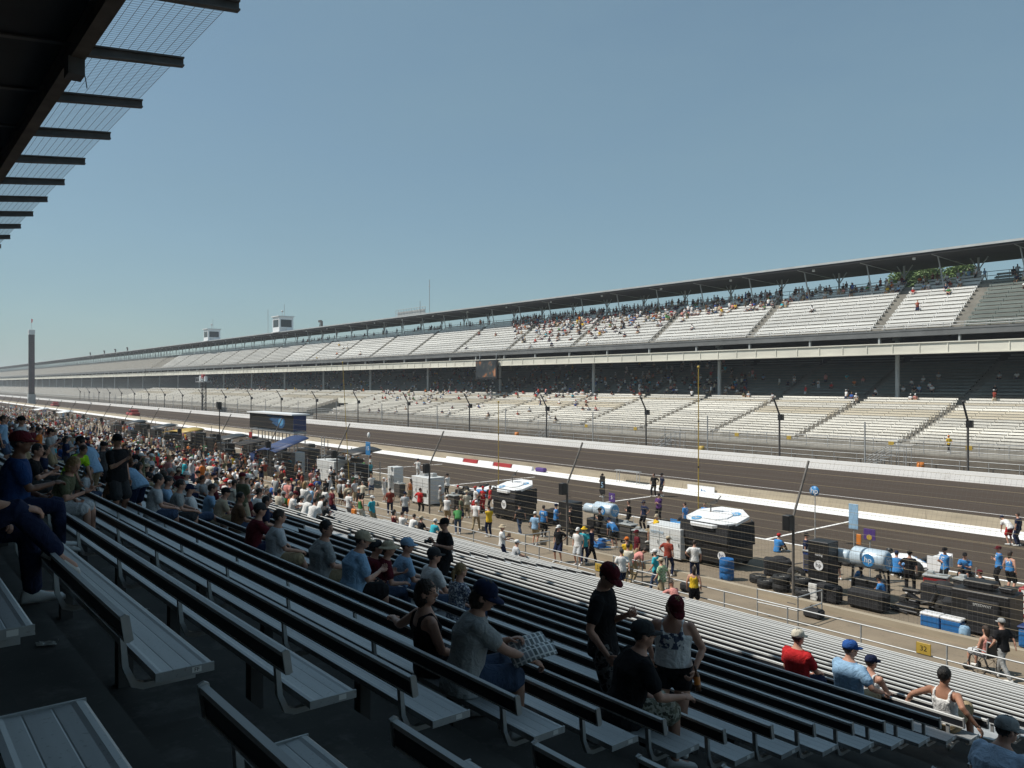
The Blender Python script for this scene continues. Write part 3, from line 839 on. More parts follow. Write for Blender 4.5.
for bi, (b0, b1) in enumerate(BLOCKS):
    for i in range(NUP - 1, NR):
        if i < NUP and bi > 1: continue
        if bi < 9:
            where = '%s block left of the aisle' % ORD[bi + 1]
            bench(bi, i, b1, False, bi < 2, '%s metal bench, %s row up from the rail, %s' % (light(i), rowname(i), where)); nind += 1
        else: add_rest(ME_SIMPLE, (b1, ALLROWS[i][0], ALLROWS[i][1]))
for i in range(0, NUP - 2): add_rest(ME_SIMPLE, (RBLOCK[0] + BL, ALLROWS[i][0], ALLROWS[i][1]))
for i in range(NUP + 16, NR): add_rest(ME_SIMPLE, (RBLOCK[0] + BL, ALLROWS[i][0], ALLROWS[i][1]))
o = restm.build('bleacher_benches', [M['alu'], M['back'], M['lip']])
tag(o, 'remaining metal benches of the near stand under the dense crowd farther along', 'benches', None, 'stuff')

# ---- front railing, catch fence
t = empty('railing', (-20, 23.2, 0)); tag(t, 'grey tubular railing along the walkway below the lowest bench', 'railing')
mb = MB(); x = 10
posts = MB()
np_ = 0
while x > -330:
    if np_ < 99: mp = MB(); mp.cyl((x + 20, 0, 0), (x + 20, 0, .90), .026, 6); mp.build('post', M['steel'], t); np_ += 1
    else: posts.cyl((x + 20, 0, 0), (x + 20, 0, .90), .026, 6)
    x -= 2.45
posts.build('far_posts', M['steel'], t)['kind'] = 'stuff'
for z in (.90, .48): mb.cyl((-310, 0, z), (32, 0, z), .026, 6)
mb.build('rail', M['steel'], t)
def gate(x):
    t = empty('gate_rail', (x, 24.2, 0)); tag(t, GATE.pop(0), 'railing', 'gate rails along the walkway')
    q = MB()
    for (a, b) in (((0, 0), (1.5, .1)), ((1.5, .1), (1.5, 1.6))):
        for z in (.95, .5): q.cyl((*a, z), (*b, z), .024, 6)
        q.cyl((*a, 0), (*a, .97), .024, 6); q.cyl((*b, 0), (*b, .97), .024, 6)
    q.build('rail', M['steel'], t)
GATE = ['grey rail corner by the gate below the nearest fence post', 'grey rail corner behind the man in white with a hat', 'grey rail corner in front of the white pit cabinet']
for x in (-16.3, -30.5, -23.2): gate(x)
for i, x in enumerate((-10.2, -23.0, -35.0, -47.0)):
    mb = MB(); mb.rbox((0, 0, .66), (.40, .02, .33), .02); o = mb.build('sign_plate', M['yellow'], None, (x, 23.14, 0))
    tag(o, ['yellow seat number sign on the railing behind the wheelchair', 'yellow sign on the railing beside the man in leafy shirt', 'yellow sign on the railing left of the man in white with a hat', 'yellow sign on the railing in front of the white pit cart'][i], 'sign', 'yellow signs on the walkway railing')
    text(o, '32' if i == 0 else '3%d' % (2 + i), .2, (0, -.0125, .66), M['black'], depth=.001)

FP0, FSP = -16.45, 12.25
FX_ = [FP0 - FSP*k for k in range(-2, 24)]
fw = empty('catch_fence', (0, 26.7, 0)); tag(fw, 'tall wire catch fence with slanted cables between the stand and pits', 'fence')
def armp(t): return (1.02*max(0, t), 3.2 + 1.95*t)            # along the slanted part
mb = MB()
for k in range(9):
    z = .75 + k*.31; mb.cyl((FX_[-1], 0, z), (FX_[0], 0, z), .0055, 4)
for k in range(6):
    y, z = armp(k/5.); mb.cyl((FX_[-1], y, z), (FX_[0], y, z), .006, 4)
mb.build('cable', M['cable'], fw)
mb = MB(); x = 8.0
while x > -72:
    mb.tube([(x, 0, .25), (x, 0, 3.2), (x, *armp(1.))], .0024, 3, False); x -= .15
z = .3
while z < 3.2:
    mb.cyl((-72, 0, z), (8, 0, z), .0024, 3); z += .155
for k in range(13):
    y, zz = armp(k/12.); mb.cyl((-72, y, zz), (8, y, zz), .0022, 3)
mb.build('wire_mesh', M['wire'], fw)
mb = MB(); mb.bbox((-320, -.12, -.02), (40, .14, .22)); mb.build('kerb', M['tanwall'], fw)
q = MB(); q.cyl((0, 0, 0), (0, 0, 3.22), .052, 8); q.tube([(0, 0, 3.18), (0, *armp(.06)), (0, *armp(1.02))], .046, 8); q.bbox((-.16, -.16, 0), (.16, .16, .03)); ME_POST = q.mesh('fence_post', M['postm'])
q = MB(); q.rbox((-.10, -.2, 2.98), (.30, .30, .56), .03); q.bbox((-.13, -.08, 2.92), (-.05, .02, 3.04)); ME_SPK = q.mesh('loudspeaker', M['black'])
for k, x in enumerate(FX_):
    if x > 6: continue
    po = bpy.data.objects.new('fence_post', ME_POST); po.location = (x, 26.7, 0); link(po); n = round((FP0 - x)/FSP)
    pl = {0: 'leaning topped fence post nearest the camera beside the black logo cabinet', -1: 'slanted fence post out at the right edge of the pits', 1: 'slanted steel fence post beside the men in blue crew shirts',
          2: 'slanted steel fence post near the white angled pit cart', 3: 'slanted steel fence post beside the blue numbered flag', 4: 'slanted steel fence post by the blue sloping canopy'}.get(n, 'slanted steel fence post, %s along the catch fence from the right' % ORD[n + 2])
    tag(po, pl, 'fence post', 'slanted posts of the catch fence')
    if -1 <= n < 13:
        so = bpy.data.objects.new('loudspeaker', ME_SPK); so.location = (x, 26.7, 0); link(so)
        tag(so, 'black box loudspeaker on ' + pl.replace('leaning topped', 'the').replace('slanted steel', 'the').replace('slanted', 'the'), 'loudspeaker', 'loudspeakers on the fence posts')

# ================================================================== FAR STAND
def LOW(r):   # seat front edge of lower row r
    if r < 16: return 81 + .92*r, 2.4 + .250*r
    q = r - 16; return 96.6 + .85*q, 6.75 + .38*q
def UPR(r): return 94.55 + .74*r, 14.75 + .505*r
NLOW, NUPR = 29, 13
TX0, TX1 = -176.2, -164.65
def TUN(a, b, r): return r < 9 and abs((a + b)/2 + 170.4) < 3
def far_stand(x0, x1, name, label, second=False):
    t = empty(name, (0, 93, 0)); tag(t, label, 'grandstand', 'grandstands across the race track'); Y = 93
    L = MB()
    pr = [(77.0, 0), (77.0, 1.6), (80.3, 1.6)]
    for r in range(NLOW):
        y, z = LOW(r); zt = z - .42
        if r: pr.append((y - .34, LOW(r - 1)[1] - .42))
        else: pr.append((y - .34 , 1.6))
        pr.append((y - .34, zt))
    pr += [(108.6, LOW(NLOW - 1)[1] - .42), (108.6, 0)]
    pp = [(a - Y, b) for a, b in pr]
    if second: L.prism(pp, x0, x1)
    else:
        L.prism(pp, x0, TX0); L.prism(pp, TX1, x1); yt, zt = LOW(9)
        L.prism([(77.0 - Y, 0), (77.0 - Y, .5), (yt - .34 - Y, .5), (yt - .34 - Y, zt - .42)] + [p for p in pp if p[0] > yt - .3 - Y], TX0, TX1)
    o = L.build('lower_terrace', M['fconc'], t); fixnormals(o.data)
    if not second:
        q = MB(); q.bbox((TX0, LOW(9)[0] - .52 - Y, LOW(9)[1] - 1.1), (TX1, LOW(9)[0] - .345 - Y, LOW(9)[1] + .15)); q.build('tunnel_lintel', M['cream'], t)
        q = MB(); q.bbox((TX0, LOW(9)[0] - .36 - Y, .51), (TX1, LOW(9)[0] - .342 - Y, LOW(9)[1] - 1.1)); q.build('tunnel_shade_panel', M['black'], t)  # black sheet on the solid face, standing in for shade inside the passage
    q = MB(); q.bbox((x0, 76.9 - Y, 0), (TX0 if not second else x1, 76.99 - Y, 1.45)); q.bbox((TX1, 76.9 - Y, 0), (x1, 76.99 - Y, 1.45)) if not second else None; q.bbox((x0, 76.86 - Y, 1.452), (x1, 77.1 - Y, 1.60)) if second else None; q.build('plinth', M['plinth'], t)
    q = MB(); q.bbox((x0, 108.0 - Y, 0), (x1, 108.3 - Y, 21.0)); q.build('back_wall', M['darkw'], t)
    L = MB(); pr = [(93.6, 14.0), (93.6, 14.33)]
    for r in range(NUPR):
        y, z = UPR(r); pr.append((y - .34, (UPR(r - 1)[1] if r else z) - .42)); pr.append((y - .34, z - .42))
    ye = UPR(NUPR - 1)[0] + 1.6; ze = UPR(NUPR - 1)[1] - .42
    pr += [(ye, ze), (ye, ze - .6), (94.6, 13.6), (93.6, 13.7)]
    L.prism([(a - Y, b) for a, b in pr], x0, x1); o = L.build('upper_terrace', M['fconc'], t); fixnormals(o.data)
    q = MB(); q.bbox((x0, 92.85 - Y, 13.55), (x1, 93.55 - Y, 14.25)); q.bbox((x0, 92.8 - Y, 14.15), (x1, 93.62 - Y, 14.36)); q.build('deck_beam', mat('deck_beam_grey', (.13, .135, .135), .7, 0, .2, .5, world=True), t)
    # gallery fascia below the deck, with upright ribs
    q = MB(); q.bbox((x0, 92.7 - Y, 11.62), (x1, 92.9 - Y, 12.72)); x = x1
    while x > x0: q.bbox((x - .05, 92.62 - Y, 11.6), (x + .05, 92.71 - Y, 12.75)); x -= 3.05
    q.bbox((x0, 92.55 - Y, 12.7), (x1, 92.95 - Y, 12.82)); q.bbox((x0, 92.6 - Y, 11.5), (x1, 93.0 - Y, 11.63)); q.build('fascia', M['cream'], t)
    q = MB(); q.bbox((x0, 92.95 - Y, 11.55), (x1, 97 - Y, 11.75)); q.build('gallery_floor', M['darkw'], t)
    x = x1 - 4
    while x > x0:
        q = MB(); q.bbox((x - .1, 92.98 - Y, 12.7), (x + .1, 93.3 - Y, 13.7)); q.build('hanger', M['greyp'], t); x -= 8.9
    # rails
    q = MB()
    for z in (14.95, 14.65): q.cyl((x0, 93.3 - Y, z), (x1, 93.3 - Y, z), .035, 5)
    x = x1
    while x > x0: q.cyl((x, 93.3 - Y, 14.3), (x, 93.3 - Y, 14.97), .03, 4); x -= 2.2
    q.build('upper_rail', M['steel'], t)
    q = MB()
    for z in (2.75, 2.35, 1.95, 1.2, .7): q.cyl((x0, (77.15 if z > 1.5 else 76.6) - Y, z), (x1, (77.15 if z > 1.5 else 76.6) - Y, z), .035, 5)
    x = x1
    while x > x0: q.cyl((x, 77.15 - Y, 1.6), (x, 77.15 - Y, 2.76), .035, 4); q.cyl((x + 1, 76.6 - Y, 0), (x + 1, 76.6 - Y, 1.22), .035, 4); x -= 2.4
    q.build('lower_rail', M['steel'], t)
    q = MB(); yb = ye - .15
    for z in (ze + 1.2, ze + .7): q.cyl((x0, yb - Y, z), (x1, yb - Y, z), .035, 5)
    x = x1
    while x > x0: q.cyl((x, yb - Y, ze - .1), (x, yb - Y, ze + 1.22), .03, 4); x -= 2.4
    q.build('back_rail', M['dsteel'], t)
    # roof: slab with pale edge, rear posts and struts
    yf, yr = 99.5, 109.5; zf, zr = 24.15, 23.7
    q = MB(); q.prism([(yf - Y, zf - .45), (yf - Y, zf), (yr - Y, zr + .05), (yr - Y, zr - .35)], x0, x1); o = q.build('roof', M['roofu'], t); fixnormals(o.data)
    q = MB(); q.bbox((x0, yf - .12 - Y, zf - .16), (x1, yf - .003 - Y, zf + .06)); q.prism([(yf - .12 - Y, zf + .061), (yf - .12 - Y, zf + .10), (yr - Y, zr + .14), (yr - Y, zr + .06)], x0, x1)
    o = q.build('roof_edge', M['rooft'], t); fixnormals(o.data)
    sp = 8.9; x = x1 - 6.5; k = 0
    big = second
    allp = MB()
    while x > x0:
        q = allp if big and k >= 99 else MB(); yy = ye - .3 - Y
        q.cyl((x, yy, ze - .3), (x, yy, zr - .3), .13, 7)
        if not big or k % 2 == 0:
            q.cyl((x, yy, ze + 1.5), (x + 1.0, yy + .2, zr - .25), .07, 6); q.cyl((x, yy, ze + 1.5), (x - 1.0, yy + .2, zr - .25), .07, 6)
            q.cyl((x - 2.6, yy - 2.9, ze - 1.4), (x - 3.3, yy - 3.3, zf - .5), .09, 6)
            q.cyl((x - 3.3, yf + .2 - Y, zf - .42), (x - 3.3, yr - .2 - Y, zr - .36), .08, 5)
        if q is not allp: q.build('roof_post', M['column'], t)
        x -= sp/2 if big else sp; k += 1
    if big: allp.build('far_roof_posts', M['column'], t)['kind'] = 'stuff'
    # lamps under the roof
    x = x1 - 3
    while x > x0: q = MB(); q.rbox((x, yf + .9 - Y, zf - .62), (.32, .26, .3), .04); q.build('roof_lamp_housing', M['offw'], t); x -= 13.4
    # columns in the lower stand
    x = -45.3 + 25.6*3
    while x > x0:
        if x < x1:
            q = MB(); q.cyl((x, 95.9 - Y, 5.5), (x, 95.9 - Y, 15.2), .26, 10); q.bbox((x - .42, 95.5 - Y, 13.3), (x + .42, 96.3 - Y, 13.75)); q.build('column', M['column'], t)
        x -= 25.6
    if second:
        q = MB()
        for r in range(NLOW):
            y, z = LOW(r); q.bbox((x0, y - .3 - Y, z - .05), (x1, y - Y, z))
        for r in range(NUPR):
            y, z = UPR(r); q.bbox((x0, y - .3 - Y, z - .05), (x1, y - Y, z))
        q.build('seat_rows', M['alu2'], t)
    return t
FS1 = -362
far_stand(FS1, 38, 'grandstand', 'long two-deck grandstand with cream fascia and white benches across the track')
far_stand(-1050, FS1 - .6, 'grandstand', 'farther two-deck grandstand on the left behind the dark scoring pylon', True)

# ---- far benches
# seat planks: the front edge faces the track (-y)
def fb_mesh(L, m, name):
    q = MB(); q.bbox((-L/2, 0, -.06), (L/2, .30, 0)); q.bbox((-L/2, -.004, -.13), (L/2, .012, -.061)); n = max(2, int(L/2.2))
    for k in range(n + 1):
        x = -L/2 + .2 + (L - .4)*k/n; q.bbox((x - .035, .08, -.42), (x + .035, .2, -.061))
    q.bbox((-L/2, .36, .16), (L/2, .39, .36))
    for k in range(n + 1):
        x = -L/2 + .2 + (L - .4)*k/n; q.bbox((x - .03, .30, -.1), (x + .03, .358, .34))
    return q.mesh(name, m)
LSEC = [-37.6 - 11.55*k for k in range(-6, 29)]        # aisle positions, lower
USEC = [-29.4, -38.0] + [-47.2 - 17.7*k for k in range(19)]
USEC = [24, 6.3, -11.5] + USEC
FM = {}
def fbm(L, mk):
    k = (round(L, 2), mk)
    if k not in FM: FM[k] = fb_mesh(L, M[mk], 'plank_bench')
    return FM[k]
cand = []
for a, b in zip(LSEC[:-1], LSEC[1:]):
    for r in range(NLOW):
        if b + .6 < FS1: continue
        if TUN(a, b, r): continue
        y, z = LOW(r); L = abs(b - a) - 1.15; mk = 'galu' if r >= 16 else 'alu3' if (r in (8, 9, 10) and (int(-a) % 3 != 0)) or r == 13 else 'alu4'  # rows under the deck get a darker colour that paints in its shade
        cand.append(((a + b)/2, y, z, L, mk, 'lower', r, LSEC.index(a)))
for a, b in zip(USEC[:-1], USEC[1:]):
    for r in range(NUPR):
        if b + .6 < FS1: continue
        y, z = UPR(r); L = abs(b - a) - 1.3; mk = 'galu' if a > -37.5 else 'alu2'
        cand.append(((a + b)/2, y, z, L, mk, 'upper', r, USEC.index(a)))
def fscore(c):
    u, v, d = proj((c[0], c[1], c[2]))
    if d < 5 or u > 1120 or u < -60: return -1
    return c[3]/d*(.25 if c[5] == 'lower' and c[6] >= 16 else 1)*(.5 if u > 1060 else 1)
cand.sort(key=fscore, reverse=True)
rest = MB()
lrank = {}; 
for tier in ('lower', 'upper'):
    ss = sorted({c[7] for c in cand[:290] if c[5] == tier}); 
    for n, s in enumerate(ss): lrank[(tier, s)] = n + 1
for n, c in enumerate(cand):
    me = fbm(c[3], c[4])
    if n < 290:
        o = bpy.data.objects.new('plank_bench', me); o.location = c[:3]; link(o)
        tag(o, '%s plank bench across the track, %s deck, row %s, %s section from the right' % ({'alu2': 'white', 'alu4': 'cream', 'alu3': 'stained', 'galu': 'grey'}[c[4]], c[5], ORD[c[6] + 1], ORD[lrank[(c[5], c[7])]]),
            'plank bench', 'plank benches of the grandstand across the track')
    else:
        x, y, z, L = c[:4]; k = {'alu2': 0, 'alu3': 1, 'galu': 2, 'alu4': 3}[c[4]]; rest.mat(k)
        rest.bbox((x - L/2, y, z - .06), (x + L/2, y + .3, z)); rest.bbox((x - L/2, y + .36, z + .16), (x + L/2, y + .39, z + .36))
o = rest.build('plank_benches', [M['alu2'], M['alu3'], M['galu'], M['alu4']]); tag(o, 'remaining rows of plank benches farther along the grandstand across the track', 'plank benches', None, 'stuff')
# ================================================================== ACROSS THE TRACK
ff = empty('catch_fence', (0, 71.7, 0)); tag(ff, 'far catch fence with thin wires along the white track wall', 'fence')
FPX_ = [-28 - 17.72*k for k in range(-2, 21)]
def arm2(t): return (-1.05*t, 5.0 + 1.7*t)
mb = MB()
for k in range(11): mb.cyl((-380, 0, 1.0 + .4*k), (10, 0, 1.0 + .4*k), .009, 3)
for k in range(1, 5): mb.cyl((-380, *arm2(k/4.)), (10, *arm2(k/4.)), .009, 3)
mb.build('cable', M['wire'], ff)
mb = MB(); x = 5.
while x > -150: mb.cyl((x, 0, .9), (x, 0, 3.6), .005, 3); x -= .42
mb.build('wire_mesh', M['wire'], ff)
for x in FPX_: mb = MB(); mb.cyl((x + 8.86, 0, 0), (x + 8.86, 0, 4.6), .07, 6); mb.build('middle_post', M['steel'], ff)
q = MB(); q.cyl((0, 0, 0), (0, 0, 5.05), .10, 7); q.tube([(0, 0, 5.0), (0, *arm2(.06)), (0, *arm2(1))], .09, 7); ME_FP = q.mesh('fence_post', M['dsteel'])
q = MB(); q.rbox((.1, .1, 4.75), (.5, .42, .62), .04); ME_FS = q.mesh('loudspeaker', M['black'])
for k, x in enumerate(FPX_):
    if k == 0: continue
    o = bpy.data.objects.new('fence_post', ME_FP); o.location = (x, 71.7, 0); link(o)
    nm = '%s post of the far catch fence from the right' % ORD[k]
    tag(o, 'dark bent ' + nm, 'fence post', 'posts of the far catch fence')
    o = bpy.data.objects.new('loudspeaker', ME_FS); o.location = (x, 71.7, 0); link(o)
    tag(o, 'black loudspeaker on the ' + nm, 'loudspeaker', 'loudspeakers of the far fence')
# white pipe steps by the far wall
for n, x in enumerate((-36.5, -62.5, -84)):
    t = empty('access_steps', (x, 74, 0)); tag(t, 'white pipe access steps behind the track wall, %s from the right' % ORD[n + 1], 'steps', 'access steps behind the track wall')
    q = MB()
    for k in range(6): q.box((-1.2 + k*.42, 0, .25 + k*.25), (.4, 1.0, .04))
    q.build('tread', M['steel'], t); q = MB()
    for y in (-.5, .5):
        for z in (.5, .95): q.cyl((-1.5, y, z), (1.0, y, z + 1.5), .03, 5); q.cyl((1.0, y, z + 1.5), (2.6, y, z + 1.5), .03, 5)
        for k in range(7): q.cyl((-1.5 + k*.68, y, .02), (-1.5 + k*.68, y, .95 + min(1.5, k*.41)), .028, 5)
    q.build('handrail', M['steel'], t)
for n, (x, c) in enumerate(((-30, 'y'), (-37, 'y'), (-48, 'y'), (-54.6, 'y'), (-70, 'y'), (-79, 'y'))):
    q = MB(); q.rbox((0, 0, 0), (.55, .03, .42), .02); o = q.build('sign_plate', M['yellow'], None, (x, 77.05, 2.35)); tag(o, 'small yellow plate on the far walkway rail, %s from the right' % ORD[n + 1], 'sign', 'yellow plates on the far rail')
for n, x in enumerate((-33.5, -58.2, -92)):
    q = MB(); q.lathe([(0, 0), (.3, 0), (.33, .3), (.33, .6), (.3, .9), (0, .9)], n=14); o = q.build('waste_barrel', M['orange'] if n != 1 else M['yellow'], None, (x, 75.4, .02))
    tag(o, 'orange barrel behind the white track wall, %s from the right' % ORD[n + 1] if n != 1 else 'yellow barrel behind the white track wall near the middle', 'barrel', 'barrels behind the track wall')

# video screen below the deck
t = empty('video_screen', (-121.5, 92.2, 10.0)); tag(t, 'video screen with dark and orange picture hung below the cream fascia', 'screen')
q = MB(); q.rbox((0, 0, .9), (6.6, .5, 3.5), .05); q.bbox((-4.0, -.7, -1.0), (3.9, .5, -.85)); q.build('housing', M['black'], t)
m, nt, b = _nt('screen_picture'); n = noise(nt, .55, 3); r = ramp(nt, n.outputs[0], [(.45, (.018, .022, .026)), (.56, (.05, .05, .045)), (.62, (.26, .09, .03)), (.70, (.36, .18, .10))])
nt.links.new(r.outputs[0], b.inputs['Base Color']); nt.links.new(r.outputs[0], b.inputs['Emission Color']); b.inputs['Emission Strength'].default_value = .08
q = MB(); q.bbox((-3.0, -.27, -.6), (3.0, -.252, 2.4)); q.build('display', m, t)
q = MB(); q.cyl((-2.6, .2, 2.6), (-2.6, .3, 3.9), .08, 6); q.cyl((2.6, .2, 2.6), (2.6, .3, 3.9), .08, 6); q.build('hanger', M['steel'], t)

# booths on the roof
def booth(x, w, h, d, label):
    t = empty('roof_booth', (x, 101.5, 24.1)); tag(t, label, 'booth', 'white booths on the far roof')
    q = MB(); q.rbox((0, 0, .2 + h/2), (w, d, h), .08); q.build('wall', M['white'], t)
    q = MB(); q.bbox((-w/2 - .3, -d/2 - .4, h + .2), (w/2 + .3, d/2 + .3, h + .45)); q.bbox((-w/2 - .2, -d/2 - .3, .0), (w/2 + .2, d/2 + .2, .22)); q.build('roof', M['offw'], t)
    q = MB(); q.bbox((-w/2 + .5, -d/2 - .02, h*.35), (w/2 - .5, -d/2 + .1, h*.85)); q.bbox((w/2 - .05, -d/2 + .5, h*.35), (w/2 + .02, d/2 - .6, h*.85)); q.build('window', M['glass'], t)
    q = MB(); q.cyl((w*.2, 0, h + .4), (w*.2, 0, h + 4.2), .06, 5); q.cyl((-w*.1, 0, h + .4), (-w*.1, 0, h + 2), .06, 5); q.ball((-w*.1, 0, h + 2.1), .35, 8, 6)
    for k in range(6): q.cyl((w/2 + .3 + k*.7, -1.5, 0), (w/2 + .3 + k*.7, -1.5, 1.1), .04, 4)
    q.cyl((w/2, -1.5, 1.1), (w/2 + 4, -1.5, 1.1), .04, 4); q.build('aerial', M['steel'], t)
booth(xon(283, 101.5), 5.2, 4.6, 4.6, 'larger white control booth with wide dark windows on the far roof')
booth(xon(212, 101.5), 4.9, 4.2, 4.6, 'smaller white control booth farther left on the far roof')
def roofkit(u, kind, label):
    x = xon(u, 101); q = MB()
    if kind == 'camera':
        q.cyl((0, 0, 0), (0, 0, 1.6), .09, 6); q.rbox((0, 0, 1.9), (1.4, .5, .6), .05); q.rbox((1.1, 0, 1.0), (.6, .5, 1.8), .06); q.cyl((-.5, 0, 0), (0, 0, 1.5), .06, 5)
    elif kind == 'rail':
        for k in range(12): q.cyl((k*1.2 - 7, 0, 0), (k*1.2 - 7, 0, 2.0), .06, 5); 
        for z in (.6, 1.3, 2.0): q.cyl((-7, 0, z), (6.4, 0, z), .05, 5)
        q.bbox((-6.5, .2, 0), (5.5, .5, 1.5)); q.cyl((4, 0, 0), (4, 0, 3.4), .07, 5)
    else: q.cyl((0, 0, 0), (0, 0, 8), .07, 5); q.cyl((-.5, 0, 6.5), (.5, 0, 6.5), .05, 5)
    o = q.build({'camera': 'camera_platform', 'rail': 'roof_platform', 'mast': 'aerial_mast'}[kind], M['steel'] if kind != 'camera' else M['dsteel'], None, (x, 101, 24.1)); tag(o, label, {'camera': 'camera', 'rail': 'platform', 'mast': 'mast'}[kind])
roofkit(320, 'camera', 'dark television camera mount just right of the larger roof booth')
roofkit(411, 'rail', 'low railed platform on the roof across the track')
roofkit(429.5, 'mast', 'thin aerial mast right of the railed roof platform')
roofkit(268, 'mast', 'thin aerial mast left of the larger roof booth')
for n, (u, l) in enumerate(((90, 'leftmost dark camera mount on the distant roof'), (104, 'second dark camera mount from the left on the distant roof'), (115, 'third dark camera mount from the left on the distant roof'), (127, 'tallest dark camera mount on the distant roof left of the booths'))):
    roofkit(u, 'camera', l)

# scoring pylon
px = gp(30.5, 403); t = empty('scoring_pylon', (-393, 54.0, 0)); t.location = (xon(31.5, 52.2), 52.2, 0); tag(t, 'tall dark scoring pylon with pale cap and columns of small figures', 'pylon')
q = MB(); q.rbox((0, 0, 2.0), (2.6, 2.6, 4.0), .1); q.build('base', M['greyp'], t)
q = MB(); q.rbox((0, 0, 16), (2.0, 2.0, 24), .08); q.build('shaft', M['black'], t)
q = MB(); q.rbox((0, 0, 28.9), (2.2, 2.2, 2.0), .08); q.build('cap', M['offw'], t)
q = MB(); rr = random.Random(3)
for k in range(30):
    z = 5.2 + k*.76
    for s in (-.5, .2, .55):
        h = .2 + .25*rr.random(); q.bbox((s*.8, -1.03, z), (s*.8 + .2, -1.002, z + h)); q.bbox((1.002, s*.8, z), (1.03, s*.8 + .2, z + h))
q.build('figures', mat('pylon_lamps', (.16, .07, .10), .6, 0, .5, 3), t)
q = MB(); q.cyl((0, 0, 29.9), (-.6, 0, 34.5), .06, 5); q.build('flagpole', M['steel'], t)
q = MB(); q.add([(-.4, 0, 32.6), (-.6, 0, 34.3), (.9, .3, 34.0), (.8, .2, 32.9)], [(0, 1, 2, 3)]); q.add([(-.4, .04, 32.6), (-.6, .04, 34.3), (.9, .34, 34.0), (.8, .24, 32.9)], [(3, 2, 1, 0)]); q.build('flag', M['red'], t)
text(t, '500', .8, (0, -1.13, 28.9), M['black'])
# mast with camera platform
t = empty('camera_tower', (xon(204, 72.8), 72.8, 0)); tag(t, 'dark lattice mast with a railed camera platform beside the far track wall', 'tower')
q = MB()
for a, b in ((-.45, -.45), (.45, -.45), (-.45, .45), (.45, .45)): q.cyl((a, b, 0), (a, b, 8.6), .11, 6)
for k in range(9):
    z = .3 + k*.95; q.cyl((-.45, -.45, z), (.45, -.45, z + .9), .06, 5); q.cyl((.45, -.45, z), (.45, .45, z + .9), .06, 5)
q.build('lattice', M['dsteel'], t)
q = MB(); q.bbox((-3.4, -1.2, 8.6), (3.0, 1.2, 8.8))
for k in range(6): q.cyl((-3.4 + k*1.28, -1.15, 8.8), (-3.4 + k*1.28, -1.15, 9.8), .05, 5)
q.cyl((-3.4, -1.15, 9.8), (3.0, -1.15, 9.8), .05, 5); q.build('platform', M['steel'], t)
q = MB(); q.rbox((-2.2, 0, 9.6), (1.2, .8, 1.5), .1); q.rbox((-.2, 0, 9.8), (1.6, .8, 1.2), .1); q.rbox((1.4, 0, 9.5), (.9, .7, 1.3), .1); q.mat(1).rbox((.3, -.3, 10.2), (1.6, .7, 1.2), .1); q.build('equipment', [M['offw'], M['red']], t)

# trees behind the far stand
def tree(x, y, h, w, label, seed, m1, m2):
    rr = random.Random(seed); t = empty('broadleaf_tree', (x, y, 0)); tag(t, label, 'tree', 'trees behind the far grandstand')
    q = MB(); q.tube([(0, 0, 0), (.1, 0, h*.3), (-.1, .2, h*.6), (.1, 0, h*.9)], [.45, .36, .24, .06], 8)
    for k in range(9):
        a = rr.uniform(0, 6.28); z = h*rr.uniform(.4, .8); L = w*rr.uniform(.5, .9); q.tube([(0, 0, z), (math.cos(a)*L*.5, math.sin(a)*L*.5, z + L*.3), (math.cos(a)*L, math.sin(a)*L, z + L*.45)], [.14, .09, .03], 5)
    q.build('trunk', mat('bark', (.09, .07, .05), .9, var=.3), t)
    q = MB()
    clumps = [(rr.gauss(0, w*.42), rr.gauss(0, w*.42), h*(.91 + rr.gauss(0, .045)), rr.uniform(.8, 1.6)) for _ in range(70)]
    for cx, cy, cz, cr in clumps:
        q.mat(rr.randrange(2))
        for _ in range(210):
            d = Vector((rr.gauss(0, 1), rr.gauss(0, 1), rr.gauss(0, .8))).normalized()*cr*rr.random()**.4; c = Vector((cx, cy, cz)) + d
            a = Vector((rr.gauss(0, 1), rr.gauss(0, 1), rr.gauss(0, .5))).normalized()*.2; b2 = a.cross(Vector((rr.gauss(0, 1), rr.gauss(0, 1), 1))).normalized()*.13
            q.add([c - a, c + b2, c + a, c - b2], [(0, 1, 2, 3)])
    q.build('crown', [m1, m2], t)
LF1 = mat('leaf_bright', (.15, .22, .06), .6, var=.3, scale=1); LF2 = mat('leaf_deep', (.11, .17, .045), .6, var=.3, scale=1)
for (u, y, h, w, l, sd) in ((914, 122, 25.4, 2.9, 'bright green tree seen through the gap under the far roof', 1), (932, 126, 25.2, 1.9, 'green tree right beside the brightest tree under the far roof', 2), (962, 130, 26.2, 1.3, 'small pale tree top seen farther right under the far roof', 3)):
    tree(xon(u, y), y, h, w, l, sd, LF1, LF2)
# far wood line at the end of the track
q = MB(); rr = random.Random(5)
for k in range(2600):
    x = -1500 + rr.gauss(0, 45); y = rr.uniform(-200, 420); hh = 15 + 4*math.sin(y*.05) + 3*math.sin(y*.17 + 1); z = hh*rr.random()**.7; s = rr.uniform(1.2, 2.8)
    a = Vector((rr.gauss(0, .4), rr.gauss(0, 1), rr.gauss(0, .5))).normalized()*s; b2 = a.cross(Vector((1, 0, rr.gauss(0, .6)))).normalized()*s*.8; c = Vector((x, y, max(z, .6)))
    q.add([c - a, c + b2, c + a, c - b2], [(0, 1, 2, 3)])
tag(q.build('woods', mat('woods_green', (.05, .075, .035), .9, var=.4, scale=.1)), 'far dark line of woods beyond the end of the track', 'woods', None, 'stuff')

